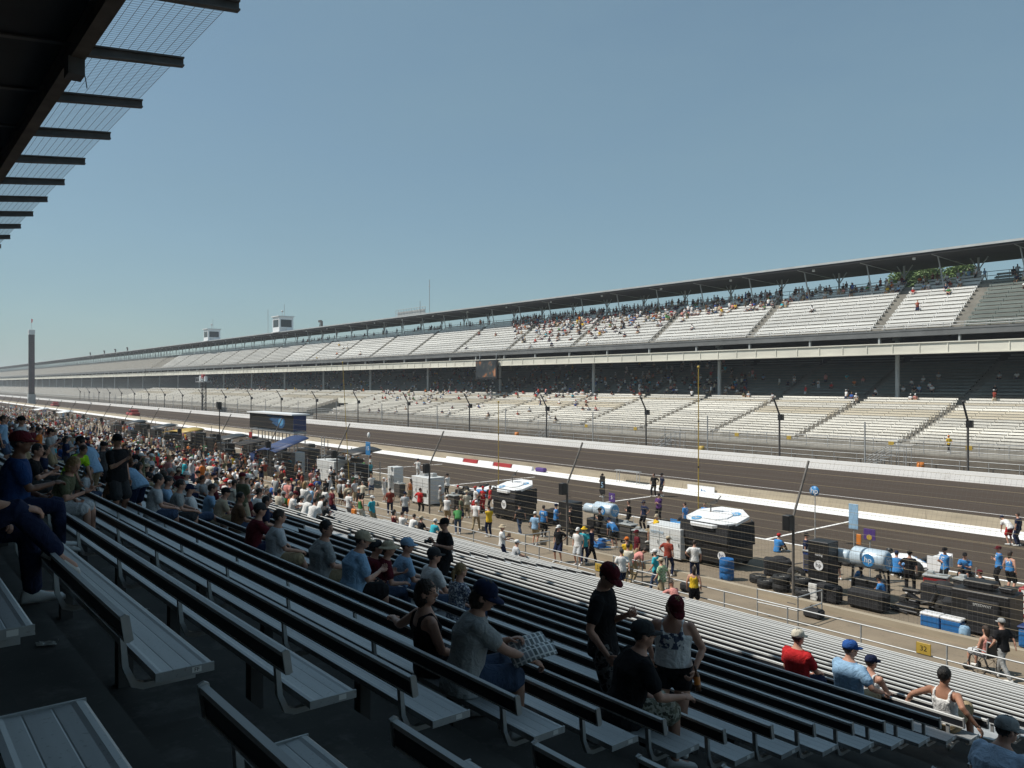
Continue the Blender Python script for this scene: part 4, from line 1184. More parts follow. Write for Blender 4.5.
# ================================================================== PITS
def hp_disc(parent, loc, r, disc, ink, rz=0., ry=0.):
    """round emblem: a disc with two slanted letters, facing -y before rotation"""
    q = MB(); q.lathe([(0, -.006), (r, -.006), (r, .006), (0, .006)], n=24, axis='y', smooth=False); o = q.build('emblem', disc, parent, loc, rz)
    text(o, 'hp', r*1.25, (0, -.011, r*.04), ink, depth=.002); return o
def octagon_cart(x, y, rz, label, top=2.06, k=1.):
    t = empty('pit_cart', (x, y, 0), rz); t.scale = (k, k, 1); tag(t, label, 'pit cart', 'octagonal topped pit carts')
    n = 8; rr_ = 1.38; pts = [(rr_*math.cos(R(22.5 + 45*k))*1.08, rr_*math.sin(R(22.5 + 45*k))*.88) for k in range(n)]
    q = MB(); q.prism(pts, top - .05, top + .07, 'z'); q.prism([(a*.5, b*.5) for a, b in pts], top + .071, top + .13, 'z'); q.v = [(a, b, c + b*.22) for a, b, c in q.v]; o = q.build('canopy', M['white'], t); fixnormals(o.data)
    for sx in (-.72, .66):
        e = hp_disc(o, (sx, -.55 if sx < 0 else .45, top + (.085 - .121 if sx < 0 else .085 + .099)), .24, M['azure'], M['white']); e.rotation_euler = (R(-90 + 12.4), 0, 0)
    q = MB(); q.rbox((0, 0, 1.0), (2.5, 1.9, 1.5), .05); q.bbox((-1.28, -.97, 1.72), (1.28, .97, 1.80)); q.bbox((-1.2, -.98, .9), (-.1, -.955, 1.6)); q.build('cabinet', M['black'], t)
    for (a, b) in ((-1.2, -.9), (1.2, -.9), (-1.2, .9), (1.2, .9)): q = MB(); q.cyl((a, b, 1.8), (a, b, top - .05), .035, 6); q.build('canopy_post', M['steel'], t)
    q = MB(); q.quad((-1.30, -.96, top - .1), (1.30, -.96, top - .1), (1.30, -1.02, 1.15), (-1.30, -1.02, 1.15)); q.quad((1.31, -.96, top - .1), (1.31, .9, top - .1), (1.36, .9, .95), (1.36, -1.0, .95)); 
    sd = q.build('side_curtain', M['blackm'], t); md = sd.modifiers.new('thickness', 'SOLIDIFY'); md.thickness = .02
    for (a, b) in ((-.9, -.8), (.9, -.8), (-.9, .8), (.9, .8)):
        q = MB(); q.lathe([(.06, -.07), (.2, -.07), (.22, -.03), (.22, .03), (.2, .07), (.06, .07)], (a, b, .22), 14, 'y'); q.build('wheel', M['rubber'], t)
    q = MB(); q.cyl((-.5, .2, top + .1), (-.5, .2, top + .55), .03, 6); q.box((-.4, .2, top + .6), (.5, .1, .12), ry=R(-25)); q.cyl((-.2, .2, top + .66), (.05, .2, top + .95), .025, 5); q.build('camera_mount', M['dsteel'], t)
    return t
A1 = octagon_cart(-22.3, 30.0, 0, 'black pit cart with white octagonal top beside the blue barrel')
hp_disc(A1, (1.0, -1.04, .62), .2, M['white'], M['dblue'])
A2 = octagon_cart(-37.3, 30.4, 0, 'black pit cart under a white octagonal top, left of the fuel tank', 1.95, .86)
hp_disc(A2, (0.1, -1.05, .95), .26, M['white'], M['black'])
def cabinet(x, y, w, d, h, m, label, rz=0., trim=True, name='tool_cabinet', group=None):
    t = empty(name, (x, y, 0), rz); tag(t, label, 'cabinet', group)
    q = MB(); q.rbox((0, 0, .12 + h/2), (w, d, h), .03); q.build('body', m, t)
    if trim:
        q = MB()
        for k in range(1, 3): q.bbox((-w/2 + w*k/3 - .006, -d/2 - .012, .2), (-w/2 + w*k/3 + .006, -d/2 + .002, h))
        q.bbox((-w/2 + .05, -d/2 - .014, h*.72), (w/2 - .05, -d/2 + .002, h*.735)); q.build('door_seam', M['greyp'], t)
        q = MB()
        for k in range(3): q.bbox((-w/2 + w*(k + .82)/3, -d/2 - .04, h*.5), (-w/2 + w*(k + .86)/3, -d/2 - .003, h*.62))
        q.build('handle', M['steel'], t)
    q = MB()
    for a in (-1, 1):
        for b in (-1, 1): q.lathe([(0, -.03), (.06, -.03), (.06, .03), (0, .03)], (a*(w/2 - .12), b*(d/2 - .12), .06), 10, 'x')
    q.build('castor', M['rubber'], t); return t
C1 = cabinet(-24.3, 29.3, 1.85, 1.1, 1.36, M['offw'], 'white tool cabinet with grey side left of the nearer octagonal cart')
text(C1, 'FIRESTONE', .16, (-.45, -.575, 1.2), M['ltblue'])
C2 = cabinet(-45.6, 29.6, 2.1, 1.3, 1.75, M['offw'], 'big white pit cabinet with a dark slot, crew standing at its left', R(0))
q = MB(); q.bbox((-.2, -.68, .62), (.85, -.655, .85)); q.build('slot', M['black'], C2); q = MB(); q.rbox((-.5, .1, 2.0), (.6, .5, .26), .05); q.rbox((.3, .2, 1.98), (.5, .4, .22), .05); q.build('top_box', M['steel'], C2)
C3 = cabinet(-60.8, 30.2, 3.2, 1.5, 1.7, M['offw'], 'white wheeled pit cabinet right of the blue sloping canopy')
C4 = cabinet(-66.5, 29.6, 1.0, .9, 2.0, M['offw'], 'narrow pale cabinet standing under the blue canopy')
C5 = cabinet(-51.2, 30.4, .9, .8, 1.9, M['offw'], 'narrow white cabinet under the black canopy by the blue flag')
C6 = cabinet(-16.55, 28.95, .85, .75, 1.9, M['black'], 'tall black cabinet with a round white logo left of the fuel tank', trim=False)
hp_disc(C6, (0.05, -.42, 1.12), .19, M['white'], M['black']); text(C6, 'racing', .13, (.05, -.41, 1.52), M['white'])
q = MB(); q.bbox((-.3, -.42, .55), (.35, -.405, .58)); q.build('stripe', M['sticker'], C6)
M['tankp'] = mat('tank_paint', (.50, .60, .68), .35, .1, .06, 2)
def tank(x, y, label, r=.38, z=1.52, L=1.35, rz=0., stand=True):
    t = empty('fuel_tank', (x, y, 0), rz); tag(t, label, 'fuel tank', 'silver fuel tanks on black stands')
    q = MB(); q.lathe([(0, -L/2), (r*.8, -L/2), (r, -L/2 + .08), (r, L/2 - .08), (r*.86, L/2), (0, L/2)], (0, 0, z), 24, 'x'); tk = q.build('drum', M['tankp'], t)
    e = hp_disc(tk, (L/2 + .01, 0, z), r*.78, M['azure'], M['white'], R(90)); e2 = hp_disc(tk, (.1, -r - .008, z), r*.62, M['blue'], M['white'])
    q = MB(); q.lathe([(0, -.35), (r*.62, -.35), (r*.7, -.3), (r*.7, .3), (r*.62, .35), (0, .35)], (-L/2 - .5, .05, z - .08), 16, 'x'); q.build('small_drum', M['tankp'], t)
    q = MB()
    for a in (-L/2 + .15, L/2 - .15):
        for b in (-.4, .4): q.cyl((a, b, .05), (a, b*.75, z - r*.7), .045, 6)
        q.cyl((a, -.4, .3), (a, .4, .3), .035, 6); q.bbox((a - .05, -.32, z - r*.85), (a + .05, .32, z - r*.7))
    q.cyl((-L/2, -.4, .3), (L/2, -.4, .3), .035, 6); q.rbox((0, 0, .5), (L*.8, .6, .5), .05); q.build('stand', M['black'], t)
    q = MB(); q.tube([(L/2 - .1, -.2, z - r), (L/2 + .2, -.5, .8), (L/2 + .4, -.9, .12), (L/2 + 1.2, -1.1, .06)], .035, 6); q.build('hose', M['rubber'], t); return t
tank(-14.95, 29.5, 'silver fuel tank with blue logos beside the tall black cabinet')
tank(-29.8, 30.5, 'silver fuel tank behind the crew, left of the white tool cabinet', .38, 1.45)
cabinet(-32.3, 30.3, 1.0, .9, 1.5, M['black'], 'black cabinet beside the fence post at the left tank', trim=False)
cabinet(-29.9, 30.9, 2.4, 1.1, .75, M['black'], 'low black cart beneath the left fuel tank', trim=False, name='low_cart')
cabinet(-26.6, 31.5, 1.7, .9, .95, M['offw'], 'white low cabinet behind which the man in yellow sits')
# big black box at the right, coolers, tubs
t = empty('equipment_chest', (-10.55, 28.5, 0)); tag(t, 'big black equipment trunk with a bulging front panel at right', 'equipment chest')
q = MB(); q.rbox((0, 0, .70), (1.75, 1.2, 1.36), .05); q.build('body', M['black'], t)
q = MB(); q.rbox((.12, -.64, .62), (.95, .14, 1.1), .06); fp_ = q.build('front_panel', M['blackm'], t); text(fp_, 'SPEEDWAY', .11, (.12, -.715, 1.0), M['sticker'])
q = MB(); q.rbox((-.2, .05, 1.53), (.9, .6, .22), .05); q.rbox((.6, .1, 1.49), (.4, .5, .14), .04); q.build('tool_tray', M['black'], t)
def cooler(x, y, label, rz=0., lid=None):
    t = empty('cooler', (x, y, 0), rz); tag(t, label, 'cooler', 'blue coolers with white lids')
    q = MB(); q.rbox((0, 0, .19), (.62, .40, .38), .04); q.build('body', M['cblue'], t); q = MB(); q.rbox((0, 0, .42), (.65, .43, .09), .04); q.build('lid', M['white'], t)
    q = MB(); q.tube([(-.33, -.1, .3), (-.37, -.1, .3), (-.37, .1, .3), (-.33, .1, .3)], .018, 6); q.tube([(.33, -.1, .3), (.37, -.1, .3), (.37, .1, .3), (.33, .1, .3)], .018, 6); q.build('handle', M['white'], t)
cooler(-11.95, 27.75, 'blue cooler with white lid, left one of the pair by the trunk'); cooler(-11.28, 27.72, 'blue cooler with white lid, right one of the pair by the trunk')
q = MB(); q.lathe([(0, 0), (.16, 0), (.17, .1), (.16, .28), (.12, .34), (0, .35)], n=14); tag(q.build('water_jug', M['ltblue'], None, (-10.8, 27.4, 0)), 'pale blue water jug on the ground right of the coolers', 'jug')
t = empty('storage_tub', (-8.7, 28.0, 0)); tag(t, 'bright blue storage tub at the right edge by the wheelchair', 'tub'); q = MB(); q.rbox((0, 0, .3), (1.3, .8, .6), .08); q.build('body', M['cblue'], t); q = MB(); q.rbox((0, 0, .63), (1.36, .86, .08), .06); q.build('lid', M['dblue'], t)
t = empty('tool_chest', (-9.9, 31.4, 0)); tag(t, 'red tool chest with white drawers at the right edge of the pits', 'chest'); q = MB(); q.rbox((0, 0, .55), (1.2, .7, 1.0), .04); q.build('body', M['red'], t)
q = MB()
for k in range(4): q.bbox((-.5, -.375, .18 + k*.22), (.5, -.352, .34 + k*.22))
q.build('drawer', M['sticker'], t)
t = empty('drum_barrel', (-20.15, 27.75, 0)); tag(t, 'blue plastic barrel in front of the nearer octagonal cart', 'barrel'); q = MB(); q.lathe([(0, 0), (.27, 0), (.29, .05), (.30, .28), (.285, .30), (.30, .32), (.30, .56), (.285, .58), (.30, .6), (.29, .84), (.27, .88), (.25, .86), (0, .86)], n=22); q.build('drum', M['cblue'], t)
def tyre(mb, c, r=.34, w=.30, axis='z'):
    mb.mat(0).lathe([(r*.55, -w/2), (r*.9, -w/2), (r, -w*.38), (r, w*.38), (r*.9, w/2), (r*.55, w/2), (r*.5, w*.3), (r*.5, -w*.3), (r*.55, -w/2)], c, 20, axis)
    mb.mat(1).lathe([(0, -w*.2), (r*.5, -w*.28), (r*.55, -w*.4)], c, 14, axis); mb.lathe([(r*.55, w*.4), (r*.5, w*.28), (.05, w*.2), (0, w*.22)], c, 14, axis)
    for k in range(7):
        a = 6.283*k/7; p = [(math.cos(a)*r*.1, math.sin(a)*r*.1), (math.cos(a)*r*.5, math.sin(a)*r*.5)]
        P3 = [(c[0] + a_, c[1] + b_, c[2] + w*.27) if axis == 'z' else ((c[0] + a_, c[1] - w*.27, c[2] + b_) if axis == 'y' else (c[0] + w*.27, c[1] + a_, c[2] + b_)) for a_, b_ in p]
        mb.tube(P3, .02, 5)
    mb.mat(0)
def tyre_thing(x, y, z, label, axis='z', r=.34, w=.30, tilt=None):
    q = MB(); tyre(q, (0, 0, 0), r, w, axis); o = q.build('racing_tyre', [M['rubber'], M['rim']], None, (x, y, z)); 
    if tilt: o.rotation_euler = tilt
    tag(o, label, 'tyre', 'racing tyres in the pits')
tyre_thing(-17.95, 29.35, .36, 'upright tyre with pale rim leaning right of the nearer octagonal cart', 'y', .36, .32, (R(-12), 0, R(25)))
tk = [(-17.7, 27.9), (-17.0, 28.2), (-18.4, 27.9), (-16.6, 27.7), (-19.1, 28.4), (-18.3, 28.6)]
tn = ['front middle', 'front right', 'front left', 'far right', 'far left', 'rear']
for i, (x, y) in enumerate(tk):
    for k in range(2 if i in (0, 1) else 1):
        tyre_thing(x, y, .155 + .305*k, '%s flat tyre in the pile left of the black cabinet%s' % (('lower ' if k == 0 and i < 2 else 'upper ' if k else '') + tn[i], ''))
q = MB(); q.rbox((0, 0, .32), (.95, .55, .62), .12); q.mat(0); o = q.build('cloth_bundle', M['blackm'], None, (-15.75, 27.9, 0)); tag(o, 'black cloth covered bundle left of the kneeling crewman', 'bundle')
q = MB(); q.rbox((0, 0, .36), (1.4, .7, .7), .2); tag(q.build('cloth_bundle', M['blackm'], None, (-14.3, 28.1, 0)), 'large black covered bundle beside the kneeling crewman', 'bundle')
q = MB(); q.rbox((0, 0, .16), (.66, .42, .3), .1); q.tube([(-.2, 0, .3), (-.1, 0, .42), (.1, 0, .42), (.2, 0, .3)], .018, 6); tag(q.build('duffel_bag', M['blackm'], None, (gp(792, 625).x, 25.6, 0)), 'black duffel bag on the walkway below the nearest fence post', 'bag')
q = MB(); q.rbox((0, 0, .18), (.7, .4, .32), .1); q.tube([(-.2, 0, .32), (-.1, 0, .44), (.1, 0, .44), (.2, 0, .32)], .018, 6); tag(q.build('duffel_bag', M['blackm'], None, (-19.9, 25.0, 0)), 'black bag on the walkway right of the woman in yellow', 'bag')
# floor kit: hoses, jacks, small crates
def clutter(x, y, label, seed, m='black'):
    rr = random.Random(seed); q = MB(); q.rbox((0, 0, .12), (.7, .4, .22), .03); q.rbox((.1, .3, .2), (.3, .3, .38), .04); q.cyl((-.5, .2, .05), (.7, .5, .4), .025, 6); q.tube([(rr.uniform(-.8, .8), rr.uniform(-.6, .6), .03) for _ in range(6)], .022, 5)
    q.cyl((-.4, -.3, .1), (.5, -.35, .1), .05, 8); tag(q.build('pit_jack', M[m], None, (x, y, 0)), label, 'jack', 'jacks and hoses on the pit floor')
clutter(-12.5, 30.0, 'dark jack and hose on the floor right of the standing man in black', 1); clutter(-38.5, 30.5, 'dark jack and hose left of the farther octagonal cart', 2); clutter(-19.6, 30.9, 'dark jack and hose behind the upright tyre', 3)
clutter(-28.3, 28.3, 'blue crate and lance on the floor left of the white tool cabinet', 4, 'cblue'); clutter(-40.3, 31.0, 'silver jack beside the white scooter', 5, 'steel'); clutter(-13.4, 31.5, 'steel jack beside the race car at right', 6, 'steel')
q = MB(); q.rbox((0, 0, .32), (.34, .06, .62), .02); q.rbox((0, .18, .2), (.5, .3, .05), .01); q.box((0, .1, .45), (.4, .04, .3)); q.bbox((-.2, -.02, .1), (.2, .0, .2)); tag(q.build('folding_step', M['sticker'], None, (-16.2, 27.6, 0)), 'small white folding step in front of the black cabinet', 'step')
q = MB(); q.lathe([(0, 0), (.13, 0), (.15, .3), (.145, .32), (0, .3)], n=14); tag(q.build('bucket', M['offw'], None, (gp(614, 543).x, 29, 0)), 'white bucket on the floor below the left fuel tank', 'bucket')

# race cars
def race_car(x, y, rz, label, m1, m2, group='open wheel race cars'):
    t = empty('race_car', (x, y, 0), rz); tag(t, label, 'race car', group)
    q = MB(); secs = [(-2.35, .10, .18, .32), (-1.7, .22, .16, .52), (-.9, .34, .14, .82), (-.35, .36, .13, .78), (.2, .34, .12, .62), (.9, .24, .13, .52), (1.7, .14, .16, .38), (2.35, .05, .2, .28)]
    rings = []
    for (xx, w, z0, z1) in secs:
        rings.append([(xx, w*math.cos(a)*(1 if True else 1), (z0 + z1)/2 + (z1 - z0)/2*math.sin(a)) for a in [2*math.pi*k/12 for k in range(12)]])
    vs = [p for r_ in rings for p in r_]; fs = []
    for i in range(len(rings) - 1):
        for k in range(12): j = (k + 1) % 12; fs.append((i*12 + k, i*12 + j, (i + 1)*12 + j, (i + 1)*12 + k))
    fs += [tuple(range(12))[::-1], tuple((len(rings) - 1)*12 + k for k in range(12))]
    q.add(vs, fs, True); o = q.build('body', m1, t); fixnormals(o.data)
    for s in (-1, 1):
        q = MB(); q.rbox((-.55, s*.62, .30), (1.7, .5, .40), .1); q.build('side_pod', m2, t)
    q = MB(); q.bbox((2.0, -.85, .14), (2.42, .85, .18)); q.bbox((1.98, -.88, .1), (2.45, -.85, .36)); q.bbox((1.98, .85, .1), (2.45, .88, .36)); q.build('front_wing', m1, t)
    q = MB(); q.bbox((-2.45, -.55, .88), (-2.0, .55, .92)); q.bbox((-2.5, -.57, .45), (-1.95, -.55, 1.0)); q.bbox((-2.5, .55, .45), (-1.95, .57, 1.0)); q.bbox((-2.3, -.05, .4), (-2.15, .05, .9)); q.build('rear_wing', m1, t)
    q = MB(); q.ball((-.12, 0, .82), (.15, .13, .15)); q.build('headrest', M['black'], t)
    for (xx, yy, r_, w) in ((1.45, .78, .33, .28), (1.45, -.78, .33, .28), (-1.5, .76, .36, .36), (-1.5, -.76, .36, .36)):
        q = MB(); tyre(q, (xx, yy, r_), r_, w, 'y'); q.build('wheel', [M['rubber'], M['rim']], t)
    q = MB()
    for (xx, s) in ((1.45, 1), (1.45, -1), (-1.5, 1), (-1.5, -1)): q.cyl((xx - .3, s*.2, .4), (xx, s*.7, .35), .025, 5); q.cyl((xx + .2, s*.2, .3), (xx, s*.7, .33), .025, 5)
    q.build('suspension', M['black'], t); return t
rc = race_car(-16.9, 34.8, R(180), 'white and blue race car standing behind the silver tank at right', M['white'], M['blue']); text(rc, '77', .3, (-1.0, -.36, .55), M['blue'])
race_car(-27.6, 35.2, R(180), 'blue and white race car behind the low white cabinet', M['blue'], M['white'])
race_car(-46.2, 35.0, R(180), 'white and blue race car behind the big white pit cabinet', M['white'], M['blue'])
t = race_car(-40.0, 32.3, R(150), 'pale race car body parked left of the farther octagonal cart', M['offw'], M['black'])
# distant red cars on the track edge
for n, (u, v, l) in enumerate(((133, 417.5, 'red safety truck on the track near the scoring pylon'), (55, 407.5, 'small red car far along the track'))):
    p = gp(u, v); q = MB(); q.rbox((0, 0, .85), (5.4, 2.0, .8), .25); q.rbox((.5, 0, 1.55), (2.2, 1.8, .8), .3); o = q.build('body', M['red']); t = empty('safety_truck', (p.x, p.y, 0)); tag(t, l, 'truck'); o.parent = t
    q = MB(); q.bbox((-.5, -.93, 1.35), (1.5, .93, 1.75)); q.build('window', M['glass'], t)
    for a in (-1.7, 1.7):
        for b in (-.9, .9): q = MB(); q.lathe([(0, -.13), (.4, -.13), (.42, 0), (.4, .13), (0, .13)], (a, b, .42), 14, 'y'); q.build('wheel', M['rubber'], t)

# poles, signs, flags
def pole(u, y, vtop, label, lean=0., r=.027):
    x = xon(u, y); d = x*FX + y*FY; z = H - (vtop - 384)*d/FPX; q = MB(); q.tube([(0, 0, 0), (lean*.5, 0, z*.5), (lean, 0, z)], [r*1.25, r, r*.75], 8); q.mat(1).lathe([(0, 0), (.3, 0), (.3, .06), (.06, .1), (0, .1)], n=12); q.mat(0).ball((lean, 0, z), .07, 8, 6)
    for k in range(3): q.mat(1).cyl((lean*(.2 + k*.25), 0, z*(.2 + k*.25)), (lean*(.2 + k*.25) + .01, 0, z*(.2 + k*.25) + .08), r*1.35, 8)
    tag(q.build('boom_pole', [M['yellow'], M['black']], None, (x, y, 0)), label, 'pole', 'yellow boom poles in the pits')
pole(698.5, 31.6, 367, 'tallest yellow pole rising behind the nearer octagonal cart'); pole(498.5, 31.5, 402, 'yellow pole rising behind the farther octagonal cart'); pole(349.5, 29.5, 362, 'leaning yellow pole left of the blue numbered flag', -1.15)
def sign_on_pole(name, u, y, v0, v1, w, m, label, txt=None, ts=.3, tm=None, round_=False, pm='steel', cat='sign', to_ground=True):
    x = xon(u, y); d = x*FX + y*FY; za = H - (v0 - 384)*d/FPX; zb = H - (v1 - 384)*d/FPX; t = empty(name, (x, y, 0)); tag(t, label, cat)
    if round_:
        q = MB(); r_ = (za - zb)/2; q.lathe([(0, -.02), (r_, -.02), (r_, .02), (0, .02)], (0, 0, (za + zb)/2), 24, 'y'); pl = q.build('sign_face', m, t)
    else:
        q = MB(); q.rbox((0, 0, (za + zb)/2), (w, .04, za - zb), .015); pl = q.build('sign_face', m, t)
    if txt: text(pl, txt, ts, (0, -.03, (za + zb)/2), tm or M['white'])
    q = MB(); q.cyl((0, .05, 0), (0, .05, za - .02), .025, 6); q.lathe([(0, 0), (.2, 0), (.2, .03), (0, .04)], (0, .05, 0), 10); q.build('pole', M[pm], t); return t
t = sign_on_pole('round_sign', 814.5, 37.4, 486, 496, .5, M['blue'], 'round blue pit sign on a thin pole in the pit lane', 'hp', .42, round_=True)
t = sign_on_pole('board_sign', 853.5, 31.6, 504, 529, .40, M['ltblue'], 'upright pale blue board on a pole behind the silver tank', None)
q = MB(); q.rbox((.24, -.02, 1.75), (.2, .05, .42), .02); q.build('lower_board', M['orange'], t)
t = sign_on_pole('pit_flag', 869.5, 31.2, 529, 540, .48, M['purple'], 'small purple pit flag with a yellow mark above the silver tank', None, cat='flag'); q = MB(); q.lathe([(0, -.03), (.11, -.03), (.11, -.022), (0, -.022)], (0, 0, 1.98), 16, 'y', False); q.build('mark', M['yellow'], t)
t = sign_on_pole('board_sign', 602.5, 36.0, 476, 494, .44, M['black'], 'narrow black pit board with pale print behind the left tank', '5', .5, M['ltblue'])
t = sign_on_pole('pit_flag', 612, 35, 493, 502, .5, M['purple'], 'small purple flag near the narrow black pit board', '5', .3, M['white'], cat='flag')
t = sign_on_pole('pit_flag', 368, 28.6, 442, 455, .66, M['blue'], 'blue pit flag numbered 15 on a pole beside the black canopy', '15', .42, M['white'], cat='flag')
q = MB(); q.ball((0, .05, 4.35), (.16, .1, .22)); q.build('pole_head', M['offw'], t)
sign_on_pole('pit_flag', 250.5, 29.5, 432, 437.5, .75, M['red'], 'small red flag left of the blue sloping canopy', None, cat='flag')
def board_on_wall(u0, u1, v0, v1, label, txt, m):
    y = 49.2; x0, x1 = xon(u0, y), xon(u1, y); d = x0*FX + y*FY; t = empty('sponsor_board', ((x0 + x1)/2, y, 0)); tag(t, label, 'board', 'boards on the pit wall'); w = x1 - x0; h = (v1 - v0)*d/FPX; z0 = H - (v1 - 384)*d/FPX
    q = MB(); q.rbox((0, -.05, z0 + h/2), (w, .05, h), .02); pl = q.build('panel', m, t); q = MB()
    for a in (-w*.4, w*.4): q.cyl((a, .0, 0), (a, .0, z0 + h*.9), .03, 5)
    q.build('leg', M['steel'], t)
    if txt: text(pl, txt, h*.6, (w*.1, -.09, z0 + h/2), M['blue'])
board_on_wall(688, 715, 484, 494.5, 'white sponsor board with blue lettering on the pit wall', 'hp', M['white'])
for n, (u0, u1, v, m, l) in enumerate(((447, 464, 461, 'white', 'white barrier block left of the red ones on the pit wall strip'), (464.5, 478, 462.5, 'red', 'red barrier block, left one of two on the pit wall strip'), (479, 494, 464.5, 'white', 'white barrier block between the two red ones'), (494.5, 512, 466.5, 'red', 'red barrier block, right one of two on the pit wall strip'), (513, 533, 468.5, 'white', 'white barrier block right of the red ones on the pit wall strip'))):
    y = 48.6; x0, x1 = xon(u0, y), xon(u1, y); q = MB(); w = x1 - x0; q.prism([(-.2, 0), (.2, 0), (.09, .34), (-.09, .34)], -w/2 + .03, w/2 - .03); o = q.build('barrier_block', M[m], None, ((x0 + x1)/2, y, .006)); fixnormals(o.data); tag(o, l, 'barrier', 'red and white barrier blocks')
q = MB(); q.rbox((0, 0, .2), (1.2, .5, .35), .12); tag(q.build('covered_bundle', M['purple'], None, (xon(541, 48.5), 48.5, 0)), 'dark cloth bundle on the white strip by the pit wall', 'bundle')
for n, (u, l) in enumerate(((628, 'long grey bench on the pit wall behind the left tank'), (610, 'short grey bench farther left on the pit wall'))):
    q = MB(); q.bbox((-1.3, -.2, .95), (1.3, .2, 1.0))
    for a in (-1.1, 1.1):
        for b in (-.15, .15): q.cyl((a, b, 0), (a, b, .95), .03, 5)
    if n == 0: tag(q.build('wall_bench', M['steel'], None, (xon(u, 48.6), 48.6, 0)), l, 'bench')

# tents, canopies, umbrellas
M['tarp'] = mat('blue_tarpaulin', (.022, .05, .15), .6, 0, .15, 2)
def canopy(u, v, w, d, z0, z1, m, label, rz=0., legs=True, name='canopy_tent', rack=True, slope=.35):
    p = gp(u, v); t = empty(name, (p.x, p.y, 0), rz); tag(t, label, 'canopy', 'pit canopies'); q = MB(); nseg = 8; vs = []; fs = []
    for i in range(nseg + 1):
        a = i/nseg; zz = z0 + (z1 - z0)*math.sin(math.pi*a*.62 + .25)
        for y in (-d/2, d/2): vs.append((-w/2 + w*a, y, zz + (slope if y > 0 else 0)))
    for i in range(nseg): fs.append((2*i, 2*i + 2, 2*i + 3, 2*i + 1))
    q.add(vs, fs, True); o = q.build('cover', m, t); md = o.modifiers.new('thickness', 'SOLIDIFY'); md.thickness = .06
    q = MB()
    for a in (-w/2 + .1, w/2 - .1):
        for b in (-d/2 + .1, d/2 - .1): q.cyl((a, b, 0), (a, b, z0 + .05), .035, 6)
    q.build('pole', M['steel'], t)
    if rack:
        q = MB(); q.rbox((0, 0, .5), (w*.75, d*.55, 1.0), .06); q.rbox((w*.1, -.1, 1.2), (w*.4, d*.35, .4), .06); q.build('equipment', M['black'], t)
    return t
BC = canopy(279, 477, 5.6, 3.0, 1.75, 2.55, M['tarp'], 'blue sloping canopy over pit gear left of the white cabinet', R(0), slope=1.1); q = MB(); q.bbox((-2.8, -1.53, .5), (-1.7, -1.49, 2.0)); q.build('side_panel', M['tarp'], BC)
canopy(352, 484, 5.4, 2.4, 1.9, 2.7, M['black'], 'black canopy over the pit crew beside the blue flag')
for n, (u, v, w, m, l) in enumerate(((226, 462, 6.2, 'black', 'low black canopy in the crowded pits left of the blue one'), (183, 452, 7.5, 'yellow', 'yellow flat canopy amid the crowded pits'), (160, 446, 7, 'black', 'black canopy just left of the yellow one'), (131, 440, 8, 'black', 'black canopy farther left amid the crowded pits'), (245, 470, 5, 'blackm', 'dark low canopy nearest the small red flag'), (62, 425, 9, 'white', 'white canopy far left above the distant crowd'), (38, 421, 10, 'white', 'leftmost white canopy above the distant crowd'))):
    canopy(u, v, w, 2.6, 2.1, 2.6, M[m], l)
# raised banner stage
t = empty('banner_stage', (xon(271, 31.5), 31.5, 0)); tag(t, 'raised stage with dark banner, blue winged emblem and white roof', 'stage'); w = 11.0
q = MB(); q.bbox((-w/2, -.06, 3.6), (w/2, 0, 5.1)); bn = q.build('banner', M['black'], t)
q = MB(); q.bbox((w/2, -.06, 3.6), (w/2 + .06, 1.2, 5.1)); q.build('side_banner', M['dblue'], t)
q = MB(); q.bbox((-w/2 - .2, -.3, 5.12), (w/2 + .2, 1.5, 5.25)); q.build('roof', M['white'], t)
q = MB(); q.bbox((-w/2, 0, 3.38), (w/2, 1.3, 3.5))
for k in range(7):
    x = -w/2 + .2 + k*(w - .4)/6
    for y in (.1, 1.2): q.cyl((x, y, 0), (x, y, 5.1), .05, 6)
q.build('scaffold', M['steel'], t)
q = MB(); c = (2.6, -.085)
q.prism([(2.6 + .95*math.cos(6.283*k/24), 4.4 + .62*math.sin(6.283*k/24)) for k in range(24)], -.08, -.065, 'y'); q.prism([(1.9, 4.95), (-1.3, 5.1), (.2, 4.75), (-.3, 4.6), (.7, 4.4), (.4, 4.25), (1.9, 3.9)], -.079, -.066, 'y'); em = q.build('emblem', mat('banner_blue', (.02, .085, .2), .6), bn); fixnormals(em.data)
q = MB(); q.prism([(2.6 + .6*math.cos(6.283*k/20), 4.4 + .36*math.sin(6.283*k/20)) for k in range(20)], -.095, -.081, 'y'); e2 = q.build('emblem_ring', M['azure'], bn); fixnormals(e2.data)
q = MB(); q.bbox((-.3, -.3, 0), (-.25, -.25, 3.6)); q.bbox((.25, -.3, 0), (.3, -.25, 3.6))
for k in range(14): q.bbox((-.3, -.3, .2 + k*.25), (.3, -.26, .24 + k*.25))
tag(q.build('ladder', M['steel'], None, (xon(326, 30.5), 30.5, 0)), 'upright steel ladder right of the raised banner stage', 'ladder')
for n, u in enumerate((205, 219.5)):
    q = MB(); q.rbox((0, 0, 5.5), (.55, .4, .9), .06); q.cyl((0, 0, 0), (0, 0, 5.1), .06, 6); q.bbox((-.35, -.27, 5.3), (.35, -.252, 6.0))
    if n: tag(q.build('signal_light', M['black'], None, (xon(u, 33), 33, 0)), 'black signal box on a post left of the raised banner stage', 'signal light')
